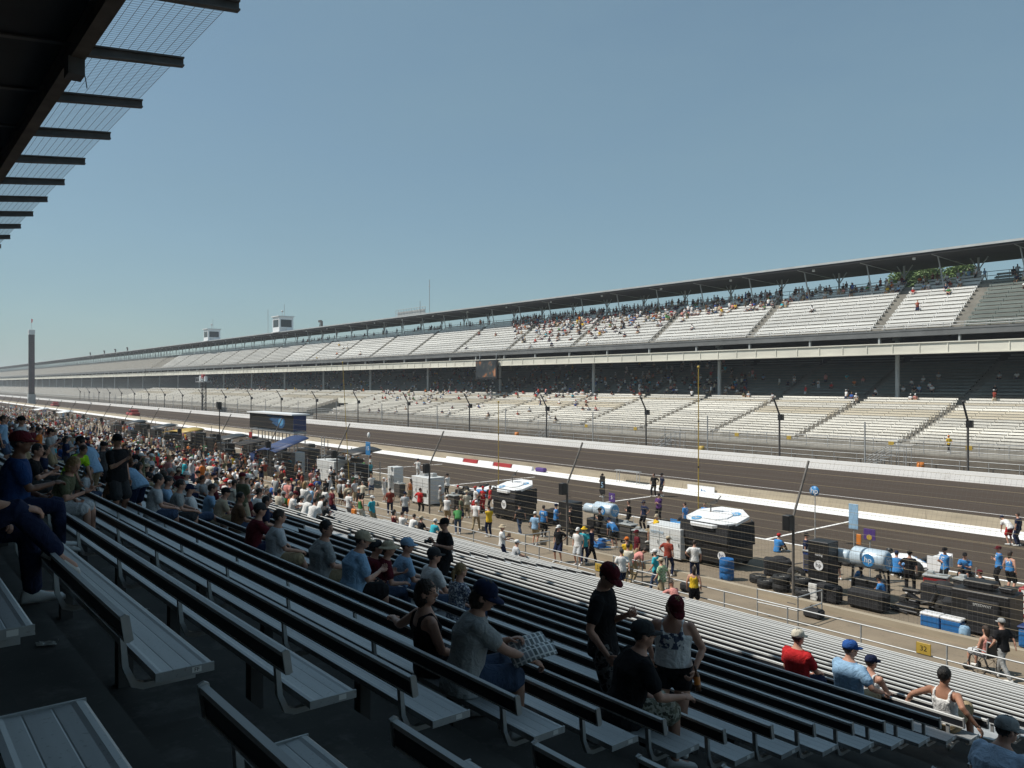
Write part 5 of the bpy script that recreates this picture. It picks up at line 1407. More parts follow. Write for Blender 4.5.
# wheelchair
wp = gp(981, 664); t = empty('wheelchair', (xon(986, 24.4), 24.4, 0), R(70)); tag(t, 'wheelchair with large spoked wheels on the walkway behind the rail', 'wheelchair')
for s in (-1, 1):
    q = MB(); q.lathe([(.28, -.015), (.30, -.02), (.305, 0), (.30, .02), (.28, .015), (.28, -.015)], (s*.3, 0, .305), 22, 'x')
    for k in range(8): a = 6.283*k/8; q.cyl((s*.3, 0, .305), (s*.3, .28*math.cos(a), .305 + .28*math.sin(a)), .006, 4)
    q.build('wheel', M['rubber'], t); q = MB(); q.lathe([(0, -.015), (.09, -.015), (.09, .015), (0, .015)], (s*.24, .45, .09), 12, 'x'); q.build('castor', M['rubber'], t)
q = MB()
for s in (-1, 1):
    q.tube([(s*.25, -.25, .98), (s*.25, -.22, .5), (s*.25, .25, .5), (s*.24, .42, .2)], .015, 6); q.tube([(s*.25, -.25, .98), (s*.25, -.38, .98)], .018, 6); q.cyl((s*.25, -.22, .7), (s*.25, .2, .7), .02, 6); q.cyl((s*.25, .2, .7), (s*.25, .25, .5), .014, 6)
q.build('frame', M['steel'], t); q = MB(); q.rbox((0, .02, .50), (.46, .44, .05), .02); q.bbox((-.24, -.25, .52), (.24, -.21, .92)); q.build('seat', M['black'], t)
WHEELCHAIR = t
# white scooter / quad carts in front of the farther cart
def scooter(x, y, rz, label, m):
    t = empty('pit_scooter', (x, y, 0), rz); tag(t, label, 'scooter'); q = MB(); q.tube([(-.5, 0, .5), (-.1, 0, .3), (.3, 0, .3), (.5, 0, .75)], [.16, .12, .1, .08], 10); q.rbox((-.35, 0, .66), (.6, .26, .12), .05); q.build('body', m, t)
    q = MB(); q.cyl((.5, 0, .7), (.42, 0, 1.0), .025, 6); q.cyl((.42, -.28, 1.0), (.42, .28, 1.0), .02, 6); q.build('handlebar', M['black'], t)
    for a in (-.55, .6): q = MB(); q.lathe([(.05, -.05), (.22, -.05), (.25, 0), (.22, .05), (.05, .05)], (a, 0, .25), 14, 'y'); q.build('wheel', M['rubber'], t)
scooter(-40.8, 29.9, R(20), 'white scooter parked left of the farther octagonal cart', M['offw']); scooter(-13.0, 29.4, R(10), 'black scooter parked left of the big black trunk', M['black'])

clutter(-15.4, 30.9, 'dark jack and hose behind the black cabinet and tank', 7); clutter(-13.3, 28.9, 'dark jack and hose in front of the standing man in black', 8); clutter(-25.4, 31.8, 'dark jack and hose behind the white tool cabinet', 9); clutter(-33.9, 29.3, 'dark jack and hose by the pair of men in blue', 10); clutter(-43.2, 30.2, 'dark jack and hose right of the big white pit cabinet', 11)
for n, (x, y, w, h, l) in enumerate(((-12.9, 30.6, 1.2, .8, 'black draped bundle between the man in black and the race car'), (-11.9, 29.6, .9, .6, 'black draped bundle left of the big black trunk'), (-19.3, 30.1, 1.1, .7, 'black draped bundle right of the nearer octagonal cart'), (-34.2, 30.6, 1.0, .9, 'black draped bundle right of the farther octagonal cart'), (-48.0, 30.4, 1.4, 1.0, 'black draped bundle left of the big white pit cabinet'), (-43.0, 31.2, 1.2, .9, 'black draped bundle behind the second fence post'), (-56.5, 30.5, 1.6, 1.2, 'black draped bundle right of the white wheeled cabinet'))):
    q = MB(); q.rbox((0, 0, h/2), (w, .7, h), .12); q.ball((w*.1, 0, h*.95), (w*.32, .28, .16), 10, 6); tag(q.build('cloth_bundle', M['blackm'], None, (x, y, 0), R(n*17)), l, 'bundle', 'black draped bundles in the pits')

def tool_cart(x, y, rz, label, m):
    t = empty('tool_cart', (x, y, 0), rz); tag(t, label, 'tool cart', 'wheeled tool carts in the pits'); q = MB(); q.rbox((0, 0, .52), (.8, .5, .8), .04); q.build('body', m, t)
    q = MB(); q.rbox((0, 0, .98), (.86, .56, .06), .02); q.rbox((-.2, .05, 1.06), (.22, .2, .12), .02); q.cyl((.1, -.1, 1.03), (.35, .1, 1.03), .03, 8); q.cyl((.2, .15, 1.0), (.22, .17, 1.45), .015, 5); q.build('worktop', M['greyp'], t)
    q = MB()
    for k in range(3): q.bbox((-.36, -.262, .2 + k*.22), (.36, -.251, .38 + k*.22))
    q.build('drawer', M['dsteel'], t)
    for a in (-.3, .3):
        for b in (-.18, .18): q = MB(); q.lathe([(0, -.025), (.06, -.025), (.06, .025), (0, .025)], (a, b, .06), 10, 'y'); q.build('castor', M['rubber'], t)
for (x, y, rz, mk_, l) in ((-13.2, 31.0, .2, 'red', 'red tool cart left of the seated crewman at right'), (-12.2, 31.2, -.2, 'black', 'black tool cart right of the seated crewman at right'), (-18.4, 31.5, .1, 'dblue', 'dark blue tool cart behind the tall black cabinet'), (-27.9, 30.2, 0, 'black', 'black tool cart right of the left fuel tank'), (-26.3, 29.4, .3, 'dsteel', 'grey tool cart left of the white tool cabinet'), (-33.0, 31.3, 0, 'dblue', 'dark blue tool cart behind the left fence post'), (-39.2, 31.2, .2, 'red', 'red tool cart left of the farther octagonal cart'), (-42.2, 29.4, 0, 'black', 'black tool cart right of the second fence post'), (-49.6, 29.8, 0, 'dsteel', 'grey tool cart left of the big white pit cabinet'), (-55.0, 29.3, .1, 'black', 'black tool cart under the blue numbered flag')): tool_cart(x, y, rz, l, M[mk_])

for n, x in enumerate((-58.5, -63.8, -69.5, -73.5, -78.5, -83, -88.5, -94, -101, -108, -117, -127, -138)):
    c = cabinet(x, 31.0 + (n % 3)*.5, 2.3 + (n % 2)*.6, 1.2, 1.5 + (n % 3)*.25, M['black'], 'black pit cabinet amid the crowded pits, %s of its row from the right' % ORD[n + 1], trim=False, name='pit_cabinet', group='black pit cabinets in the crowded pits')
    q = MB(); q.rbox((.2, 0, 1.9 + (n % 3)*.25), (1.1, .7, .36), .08); q.cyl((-.7, 0, 1.6), (-.7, 0, 2.9 + .3*(n % 2)), .03, 6); q.build('top_box', M['blackm'] if n % 2 else M['dsteel'], c)

for n, (x, dy, i, l) in enumerate(((-5.6, -.62, 1, 'crumpled pale wrapper on the shaded floor behind the first bench'), (-5.35, -.36, 2, 'crumpled pale wrapper on the floor under the second bench'), (-7.4, -.5, 2, 'small pale paper scrap farther left under the second bench'))):
    rr = random.Random(n + 20); q = MB(); vs = []; k = 5
    for a in range(k):
        for b in range(k): vs.append(((a/4 - .5)*.11 + rr.uniform(-.012, .012), (b/4 - .5)*.08 + rr.uniform(-.01, .01), .008 + abs(rr.gauss(0, .009))))
    q.add(vs, [(a*k + b, a*k + k + b, a*k + k + b + 1, a*k + b + 1) for a in range(k - 1) for b in range(k - 1)], False)
    y = ROWS[i][0] + dy; o = q.build('paper_wrapper', mat('wrapper_paper', (.34, .33, .30), .8), None, (x, y, tread(i if dy > -.5 else i - 1)), rr.uniform(0, 3)); md = o.modifiers.new('t', 'SOLIDIFY'); md.thickness = .002; tag(o, l, 'wrapper')
# ================================================================== PEOPLE IN THE NEAR SHADE
def sit(u, i, label, po, dy=-.17, rz=0, **k):
    y = ROWS[i][0] + dy; x = k.pop('x', None)
    if x is None: x = xon(u, y)
    return hero(label, (x, y, ROWS[i][1] - SH), R(rz), dict(po, sit=True), **k)
def stand(u, i, label, po, dy=.19, rz=0, **k):
    y = ROWS[i][0] + dy; return hero(label, (xon(u, y), y, ROWS[i][1] - SH), R(rz), po, **k)
G1 = 'spectators in the shaded near rows'
tm, J = sit(462, 4, 'seated man in grey T-shirt and blue-grey cap holding an open newspaper', dict(lean=17, hyaw=-28, hpitch=-20, armL=(-.08, .42, .20), armR=(.22, .50, .12), twist=-14, hat='cap', hair='bob', bottom='shorts', fat=1.22, curl=.9), shirt='grey', bottom='denim', hat='navy', hair='brown', rz=-16, height=1.84, vox=.011, group=G1)
def place_held(t, key_mid, name, build, label, cat, off=(0, 0, 0), rot=(0, 0, 0)):
    s = t.scale[0]; c, sn = math.cos(t.rotation_euler.z), math.sin(t.rotation_euler.z); w = list(t['wr'])
    L, Rr = Vector(w[:3]), Vector(w[3:6]); p = {'mid': (L + Rr)/2, 'L': L, 'R': Rr}[key_mid] + Vector(off); p = p*s
    q = Vector((c*p.x - sn*p.y, sn*p.x + c*p.y, p.z)) + t.location
    o = build(); o.location = q; o.rotation_euler = (R(rot[0]), R(rot[1]), R(rot[2]) + t.rotation_euler.z); tag(o, label, cat); return o
def newspaper():
    q = MB(); n = 8; vs = []
    for i in range(n + 1):
        a = i/n - .5; z = .05*abs(math.sin(a*6.0)) - .02*(abs(a)*2)**2
        for b in (-.19, .0, .19): vs.append((a*.56, b, z + (.012 if b == 0 else 0)))
    fs = []
    for i in range(n):
        for j in range(2): fs.append((i*3 + j, i*3 + 3 + j, i*3 + 4 + j, i*3 + 1 + j))
    q.add(vs, fs, True); m, nt, b = _nt('newsprint'); tc = nt.nodes.new('ShaderNodeTexCoord'); br = nt.nodes.new('ShaderNodeTexBrick'); br.inputs['Scale'].default_value = 6; br.offset = 0
    br.inputs['Color1'].default_value = (.12, .14, .13, 1); br.inputs['Color2'].default_value = (.30, .31, .33, 1); br.inputs['Mortar'].default_value = (.72, .72, .70, 1); br.inputs['Mortar Size'].default_value = .045
    nt.links.new(tc.outputs['Object'], br.inputs[0]); nt.links.new(br.outputs[0], b.inputs['Base Color']); b.inputs['Roughness'].default_value = .9
    o = q.build('newspaper', m); md = o.modifiers.new('t', 'SOLIDIFY'); md.thickness = .004; return o
place_held(tm, 'mid', 'newspaper', newspaper, 'open printed newspaper held by the man in grey T-shirt', 'newspaper', (.0, .08, .0), (14, 0, -8))
sit(428, 4, 'brown-haired woman in black tank top with her arm along the bench back', dict(lean=-4, hyaw=-38, twist=-8, armL='rest', armR='lap', shirt='tank', hair='bob', fat=1.05), shirt='black', bottom='charcoal', hair='brown', rz=-8, height=1.7, vox=.011, group=G1)
tb, J = stand(603, 6, 'boy in black T-shirt and maroon cap standing looking down at his hand', dict(hyaw=-22, hpitch=-30, armL=(.06, .22, .27), armR=(.24, .10, -.04), hat='cap', hair='short', shirt='tee', bottom='shorts', curl=1.0), shirt='black', bottom='tribal', hat='maroon', hair='black', rz=-62, height=1.88, vox=.011, group=G1)
sit(622, 6, 'man in black T-shirt and grey cap sitting with elbow on camouflage shorts', dict(lean=22, hyaw=-12, armL='lap', armR=(.22, .46, .12), hat='cap', hair='short', fat=1.3), shirt='black', bottom='camo', hat='charcoal', hair='black', rz=-26, height=1.88, vox=.011, group=G1)
tw, J = stand(673, 7, 'blonde woman in white tank top and maroon cap standing with a bottle', dict(hyaw=28, hpitch=-32, armL=(-.24, .12, .02), armR=(.22, .0, .06), hat='cap', hair='bob', shirt='tank', bottom='mini', fat=1.2, curl=1.0), shirt='white print', bottom='black', hat='maroon', hair='blond', rz=-148, height=1.76, vox=.011, group=G1)
def bottle():
    q = MB(); q.lathe([(0, -.1), (.031, -.1), (.033, -.05), (.033, .05), (.014, .1), (.014, .15), (0, .15)], n=14); q.mat(1).lathe([(.0335, -.04), (.0335, .04)], n=14); return q.build('drink_bottle', [mat('brown_glass', (.10, .04, .015), .15), M['orange']])
place_held(tw, 'L', 'bottle', bottle, 'brown bottle hanging from the hand of the tank top woman', 'bottle', (-.03, .06, -.10), (20, 10, 0))
sit(317, 6, 'dark-haired man in grey-green T-shirt and sunglasses seated in the shade', dict(lean=14, hyaw=-45, armL='lap', armR='knee', fat=1.42), shirt='grey', bottom='khaki', hair='black', rz=-12, height=1.96, vox=.013, group=G1)
sit(350, 6, 'man in blue-grey T-shirt and beige cap seated beside the sunglasses man', dict(lean=16, hyaw=-20, hpitch=-10, armL='lap', armR='hold', hat='cap', fat=1.42), shirt='light blue', bottom='black', hat='beige', hair='brown', rz=-14, height=1.96, vox=.013, group=G1)
sit(366, 7, 'person in maroon shirt and dark cap seated behind the straw hat', dict(lean=18, armL='lap', armR='hold', hat='cap', hyaw=-15), shirt='maroon', bottom='denim', hat='charcoal', rz=-10, height=1.84, vox=.014, group=G1)
sit(377, 7, 'person in dull red top and straw hat with denim knees', dict(lean=20, armL='hold', armR='knee', hat='hat', hyaw=-25, bottom='long'), shirt='maroon', bottom='denim', hat='beige', rz=-18, dy=-.05, height=1.84, vox=.014, group=G1)
sit(399, 8, 'man in blue shirt and pale blue cap seated sideways in the shade', dict(lean=14, armL='knee', armR='knee', hat='cap', hyaw=-30, fat=1.2), shirt='light blue', bottom='denim', hat='light blue', rz=-18, height=1.95, vox=.014, group=G1)
sit(428, 8, 'person in white T-shirt and black cap seated left of the floral top', dict(lean=10, armL='lap', armR='knee', hat='cap', hyaw=-15, fat=1.1), shirt='white', bottom='denim', hat='charcoal', hair='black', rz=-8, height=1.9, vox=.014, group=G1)
sit(456, 8, 'blonde woman in dark floral top seated with bent knee', dict(lean=8, armL='lap', armR='knee', hair='pony', hyaw=-5), shirt='floral', bottom='denim', hair='blond', rz=-5, vox=.014, group=G1)
th, J = stand(445, 11, 'man in black shirt and black cap standing with a camera, facing up the stand', dict(armL=(-.2, .2, .25), armR='chest', hat='cap', fat=1.15), shirt='black', bottom='black', hat='black', rz=170, height=1.82, vox=.015, group=G1)
def camera():
    q = MB(); q.rbox((0, 0, 0), (.14, .06, .09), .015); q.cyl((0, .03, 0), (0, .12, 0), .035, 12); q.box((0, 0, .055), (.05, .04, .03)); return q.build('camera', M['black'])
place_held(th, 'R', 'camera', camera, 'black camera held by the standing man in black', 'camera', (0, .08, .03))
stand(502, 26, 'man in white shirt and pale hat standing low in the sunlit rows', dict(armL='chest', armR='hold', hat='hat', bottom='long', hyaw=-10), shirt='white', bottom='navy', hat='beige', rz=-40, height=1.78, vox=.02, group='spectators low in the sunlit rows')
sit(514, 26, 'person in white with pale cap seated beside the man in white', dict(lean=14, armL='knee', armR='knee', hat='cap', bottom='long'), shirt='pale grey', bottom='black', hat='white', rz=-20, vox=.02, group='spectators low in the sunlit rows')
G2 = 'spectators in the sunlit right-hand rows'
sit(796, 13, 'man in red polo shirt and white cap seated in the sun', dict(lean=4, armL='lap', armR='knee', hat='cap', hyaw=-8, fat=1.2), shirt='red', bottom='navy', hat='cream', rz=-6, vox=.013, group=G2)
sit(847, 13, 'man in light blue T-shirt and blue cap with a child beside him', dict(lean=6, armL='knee', armR=(.36, .26, .12), hat='cap', hyaw=-30, fat=1.3), shirt='light blue', bottom='khaki', hat='blue', rz=-8, height=1.8, vox=.013, group=G2)
sit(869, 14, 'child in white tank top and navy cap seated beside the light blue T-shirt', dict(lean=5, armL='lap', armR='knee', hat='cap', shirt='tank', hyaw=-20), shirt='white', bottom='navy', hat='navy', rz=-6, dy=-.15, height=1.55, vox=.013, group=G2)
sit(946, 14, 'dark-haired person in white vest with both arms spread over the bench back', dict(lean=-8, armL=(-.46, -.20, .16), armR=(.46, -.20, .16), shirt='tank', hair='short', hyaw=-10, legR=(.2, .3, .3)), shirt='white', bottom='khaki', hair='black', skin=1, rz=0, vox=.013, group=G2)
sit(993, 9, 'man in light blue T-shirt and grey cap cut by the bottom right corner', dict(lean=20, armL='knee', armR='knee', hat='cap', hyaw=-30, hpitch=-8, fat=1.35), shirt='pale blue', bottom='khaki', hat='grey', hair='black', rz=-10, height=1.72, vox=.011, group=G2)
G3 = 'spectators at the left of the shaded rows'
sit(0, 0, 'person in dark blue jeans with crossed legs at the left edge', dict(lean=-4, armL='lap', armR=(.16, .40, .16), bottom='long', legL=(-.1, .46, .085), legR=(.02, .62, .36), footR=(-.1, .8, -.55)), x=-6.75, shirt='navy', bottom='navy', hair='black', rz=-14, height=1.86, vox=.011, group=G3)
sit(12, 1, 'big man in deep blue T-shirt and dark red cap seated holding pale papers', dict(lean=8, armL='lap', armR='hold', hat='cap', bottom='long', fat=1.2, hyaw=-15), shirt='deep blue', bottom='navy', hat='maroon', hair='black', skin=2, rz=-8, height=1.9, vox=.013, group=G3)
tp, J = sit(57, 2, 'blond woman in olive T-shirt and white shorts seated leaning forward', dict(lean=22, armL='lap', armR='hold', hair='bob', hyaw=-30, hpitch=-20), shirt='olive', bottom='pale grey', hair='blond', rz=-25, vox=.013, group=G3)
sit(38, 3, 'dark-haired person in deep blue shirt seated before the blond woman', dict(lean=16, armL='lap', armR='knee', hair='bob', hyaw=-20), shirt='dark' if False else 'navy', bottom='charcoal', hair='black', rz=-10, vox=.014, group=G3)
stand(70, 3, 'person in bright lime shirt bending low among the standing men', dict(lean=48, armL='reach', armR='reach', hair='short', hpitch=-20), shirt='lime', bottom='olive', rz=-60, height=1.6, vox=.015, group=G3)
stand(93, 4, 'man in pale blue polo leaning over with a dark cap', dict(lean=30, armL='hold', armR='down', hat='cap', hpitch=-30, bottom='shorts', fat=1.15), shirt='light blue', bottom='khaki', hat='black', hair='black', rz=128, height=1.92, vox=.013, group=G3)
stand(117, 4, 'man in dark shirt and dark brimmed cap standing in profile', dict(armL='down', armR='chest', hat='cap', hyaw=-15, fat=1.15), shirt='black', bottom='charcoal', hat='black', hair='black', rz=-60, height=2.0, vox=.013, group=G3)
stand(139, 5, 'man in pale blue T-shirt and navy shorts bending deep over the bench', dict(lean=64, armL='reach', armR='reach', hpitch=-40, fat=1.15), shirt='light blue', bottom='navy', hair='black', rz=125, height=1.85, vox=.013, group=G3)
stand(21, 3, 'man in white-grey T-shirt and dark cap standing at the far left', dict(armL='hips', armR='down', hat='cap', hyaw=-20), shirt='pale grey', bottom='khaki', hat='black', rz=-30, height=1.86, vox=.014, group=G3)
stand(3, 3, 'person in pale shirt cut by the left edge', dict(armL='down', armR='down', hair='short'), shirt='light blue', bottom='denim', rz=-20, height=1.75, vox=.015, group=G3)
stand(50, 5, 'man in grey T-shirt and dark cap standing with folded arms', dict(_ST['crossed'], hat='cap'), shirt='grey', bottom='khaki', hat='black', rz=-30, height=1.82, vox=.015, group=G3)
sit(82, 4, 'child in white T-shirt seated next to the blond woman', dict(lean=20, armL='hold', armR='hold'), shirt='pale grey', bottom='denim', hair='brown', height=1.5, rz=-30, vox=.015, group=G3)
stand(103, 6, 'man in charcoal shirt and dark cap standing behind the brimmed cap man', dict(_ST['still'], hat='cap', hyaw=-25), shirt='charcoal', bottom='black', hat='black', hair='black', rz=-40, height=1.85, vox=.016, group=G3)
stand(66, 6, 'person in navy shirt with long dark hair standing in the left cluster', dict(_ST['crossed'], hair='long'), shirt='navy', bottom='charcoal', hair='black', rz=-20, height=1.72, vox=.016, group=G3)
stand(33, 6, 'man in maroon shirt standing between the cap wearers at far left', dict(_ST['still'], hair='short', hyaw=-25), shirt='maroon', bottom='charcoal', hair='black', rz=-30, height=1.8, vox=.016, group=G3)
sit(108, 5, 'person in dark brown top seated low in the left cluster', dict(_SI['forward'], hair='bob'), shirt='brown', bottom='black', hair='black', rz=-20, vox=.016, group=G3)
sit(24, 2, 'dark-haired person in black T-shirt seated beside the blond woman', dict(_SI['forward'], hair='short', hyaw=-25), shirt='black', bottom='charcoal', hair='black', rz=-15, vox=.015, group=G3)
G4 = 'spectators in the middle shaded rows'
mid = [(152, 6, 'seated man in pale T-shirt with dark hair behind the bending man', 'sit', 'pale grey', None, dict(lean=12, armL='knee', armR='knee')),
 (164, 7, 'man in blue-grey shirt, left of two seated close together', 'sit', 'light blue', None, dict(lean=8, armL='lap', armR='knee')),
 (174, 7, 'man in grey shirt, right of two seated close together', 'sit', 'grey', None, dict(lean=14, armL='knee', armR='knee', hair='short')),
 (192, 8, 'man in white T-shirt and blue cap reclining with feet up', 'sit', 'white', 'navy', dict(_SI['legsout'], hat='cap', armL='rest', armR='lap')),
 (207, 9, 'man in light blue shirt seated left of the beige T-shirt', 'sit', 'light blue', None, dict(lean=12, armL='knee', armR='knee')),
 (217, 9, 'man in beige T-shirt and black cap leaning forward', 'sit', 'beige', 'black', dict(lean=22, armL='elbow', armR='elbow', hat='cap')),
 (236, 9, 'dark tanned person in brown top looking sideways', 'sit', 'brown', None, dict(lean=10, armL='lap', armR='knee', hyaw=-40)),
 (251, 8, 'man in dark red shirt and grey cap with long reach', 'sit', 'maroon', 'charcoal', dict(lean=16, armL='knee', armR='reach', hat='cap')),
 (262, 10, 'person in navy shirt seated just behind the white T-shirt man', 'sit', 'navy', None, dict(lean=10, armL='lap', armR='lap')),
 (273, 8, 'big man in pale grey T-shirt with dark hair and white shoes', 'sit', 'pale grey', None, dict(lean=10, armL='lap', armR='knee', fat=1.3, legR=(.14, .6, .12))),
 (255, 12, 'person in white shirt seated below the dark red shirt', 'sit', 'white', None, dict(lean=12, armL='knee', armR='knee')),
 (183, 11, 'man in white T-shirt seated low in the middle rows', 'sit', 'white', 'white', dict(lean=10, armL='knee', armR='knee', hat='cap')),
 (231, 13, 'person in cream shirt near the shadow line', 'sit', 'cream', None, dict(lean=12, armL='lap', armR='knee'))]
for u, i, l, kind, sh, hat, po in mid:
    sit(u, i - (2 if u in (273, 251) else 1), l, dict(po, fat=max(po.get('fat', 1), 1.15)), shirt=sh, bottom=['denim', 'khaki', 'charcoal', 'navy'][u % 4], hat=hat or 'white', hair=['black', 'brown'][u % 2], rz=-8 - (u % 5)*3, skin=1 if 'tanned' in l else 0, height=1.9, vox=.017, group=G4)

# ================================================================== SMALLER PEOPLE
make_protos()
def pit(u, v, key, label, sh, bt='navy', hat='white', rz=0, z=0, s=1., skin=0, group='people on the pit floor', shoes='white', y=None, hair='brown'):
    if y is None: p = gp(u, v, z)
    else: p = Vector((xon(u, y), y, z))
    return small(label, key, (p.x, p.y, z), R(rz), sh, bt, hat, hair, skin, shoes, s, group)
CR = 'pit crew in blue and black'
pit(909.5, 594, 'stand_hips_capl', 'crewman in black with back turned standing by the silver tank', 'black', 'black', 'black', 20, group=CR)
pit(856, 592, 'kneel_cap', 'crewman in blue shirt kneeling between the black cabinet and tank', 'azure', 'black', 'navy', -60, group=CR)
pit(884, 606, 'kneel_cap', 'crewman in blue shirt crouching before the covered bundle', 'azure', 'black', 'black', 100, group=CR, skin=1)
pit(777, 552, 'floor_sit_cap', 'crewman in blue shirt and red cap sitting on the ground by the lane line', 'azure', 'black', 'red', -10, z=0, group=CR)
pit(966, 583, 'sit_forward_cap', 'crewman in blue shirt sitting forward right of the race car', 'azure', 'black', 'black', 190, z=0, group=CR)
_p = gp(966, 583); q = MB(); q.rbox((0, 0, .215), (.6, .44, .43), .04); q.rbox((0, 0, .435), (.5, .36, .03), .02); tag(q.build('equipment_case', M['black'], None, (_p.x, _p.y + .02, 0), R(190)), 'black case the forward leaning crewman in blue sits on', 'case')
pit(999, 588, 'stand_crossed_capl', 'crewman in blue shirt and dark cap standing behind the trunk', 'azure', 'black', 'maroon', 120, group=CR)
pit(1010, 594, 'stand_still_long', 'crew woman in blue shirt at the right end of the trunk', 'azure', 'black', 'black', -20, group=CR)
pit(1010, 545, 'stand_bend_cap', 'person in white and red suit bending on the pit lane at right', 'white', 'red', 'navy', 60)
pit(1018, 546, 'stand_still_hair', 'person in navy standing beside the red suit at right', 'navy', 'navy', 'white', 80)
pit(602.5, 497, 'stand_crossed_capl', 'man in dark crew shirt, left of two on the pit wall strip', 'navy', 'black', 'black', 170)
pit(661, 497.5, 'stand_crossed_capl', 'man in dark shirt, left of the pair by the white sponsor board', 'charcoal', 'black', 'maroon', -20) if False else None
pit(654, 496.5, 'stand_hips_hair', 'man in black, left of the pair by the white sponsor board', 'black', 'black', 'black', 200)
pit(662, 496.5, 'stand_still_cap', 'man in dark blue shirt, right of the pair by the white sponsor board', 'navy', 'charcoal', 'black', 160)
pit(629, 531, 'stand_crossed_hair', 'crewman in black beside the left tank, standing', 'black', 'black', 'black', 120, group=CR)
pit(644, 531, 'stand_still_capl' if 'stand_still_capl' in PROTO else 'stand_hips_capl', 'crewman in navy behind the low white cabinet', 'navy', 'black', 'navy', 170, group=CR)
pit(659, 522, 'stand_crossed_capl', 'crewman in purple-black shirt standing on the pit lane', 'purple', 'black', 'black', 190, group=CR)
pit(685, 533, 'stand_still_hair', 'crewman in bright blue shirt left of the nearer octagonal cart', 'azure', 'black', 'blue', 100, group=CR)
pit(655, 541, 'sit_back_cap', 'person in yellow shirt and beige cap sitting behind the white cabinet', 'yellow', 'khaki', 'beige', 160, z=.5)
pit(668, 576, 'stand_hips_capl', 'man in red-brown shirt and beige cap standing by the white cabinet', 'rust', 'navy', 'beige', 10)
pit(694.5, 581, 'stand_hips_hair', 'woman in white blouse and dark shorts walking past the blue barrel', 'white', 'navy', 'white', 40)
pit(627, 577, 'stand_crossed_capl', 'man in yellow and brown shirt standing near the left fence post', 'yellow', 'black', 'orange', 60)
pit(637, 568, 'stand_still_cap', 'tanned man in maroon shirt and khaki shorts near the white cabinet', 'maroon', 'khaki', 'maroon', 150, skin=1)
pit(578, 565, 'stand_still_cap', 'man in white shirt and white cap by the gate rail', 'white', 'pale grey', 'white', 200)
pit(584, 564, 'stand_still_hat', 'man in turquoise shirt and yellow straw hat by the gate rail', 'turquoise', 'navy', 'yellow', 30)
pit(591, 563, 'stand_walk_capl', 'man in navy shirt walking right of the straw hat', 'navy', 'black', 'black', -60)
pit(559, 562, 'stand_hips_cap', 'person in black T-shirt and shorts left of the fence post', 'black', 'navy', 'white', -160)
pit(543.5, 537, 'stand_still_hair', 'crewman in blue shirt, left of two by the fence post', 'azure', 'black', 'blue', 10, group=CR)
pit(556, 535, 'stand_still_capl' if 'stand_still_capl' in PROTO else 'stand_crossed_capl', 'crewman in blue shirt, right of two by the fence post', 'azure', 'black', 'navy', -30, group=CR)
pit(476, 531, 'stand_walk_capl', 'man in white shirt and grey trousers walking by the farther octagonal cart', 'white', 'khaki', 'white', 30)
pit(489, 537, 'stand_crossed_hair', 'man in yellow shirt with a bag standing before the farther cart', 'yellow', 'navy', 'white', 80)
pit(505, 527, 'stand_still_hat', 'man in blue-grey shirt and straw hat by the farther cart', 'light blue', 'denim', 'yellow', 40) if False else None
pit(475.5, 513, 'stand_hips_capl', 'crewman in white shirt and red cap left of the farther cart', 'white', 'red', 'red', 160)
pit(483, 513, 'stand_crossed_capl', 'crewman in red shirt and red cap, middle of three', 'red', 'red', 'red', 200)
pit(490.5, 512, 'stand_still_hair', 'crewman in red shirt nearest the farther octagonal cart', 'red', 'black', 'red', 140)
pit(447.5, 497, 'stand_crossed_capl', 'man in white shirt and black trousers standing on the pit lane', 'white', 'black', 'black', 100)
pit(434, 500, 'stand_still_hair', 'man in white T-shirt behind the second fence post', 'white', 'navy', 'white', 50)
pit(418, 478, 'stand_still_capl' if 'stand_still_capl' in PROTO else 'stand_hips_capl', 'crewman in white right of the big white cabinet top', 'white', 'white', 'navy', 30)
pit(384, 502, 'stand_shoot_cap', 'man in white overalls at the left of the big white cabinet', 'white', 'white', 'white', -60)
pit(390, 515, 'stand_still_hair', 'person in rust-red shirt left of the fence post group', 'rust', 'navy', 'white', 60)
pit(420, 515, 'stand_hips_hair', 'man in bright red T-shirt by the second fence post', 'red', 'black', 'red', 20)
pit(411, 503, 'stand_still_long', 'woman in orange top beside the big white cabinet', 'orange', 'khaki', 'white', 80)
pit(447, 524, 'stand_crossed_cap', 'man in white T-shirt and cap near the white scooter', 'white', 'khaki', 'white', 30)
pit(461, 524, 'stand_still_cap', 'man in olive shirt standing right of the scooter group', 'olive', 'navy', 'beige', -40)
pit(458, 534, 'stand_bend_hair', 'man in green shirt bending by the walkway rail', 'green', 'denim', 'white', 60)
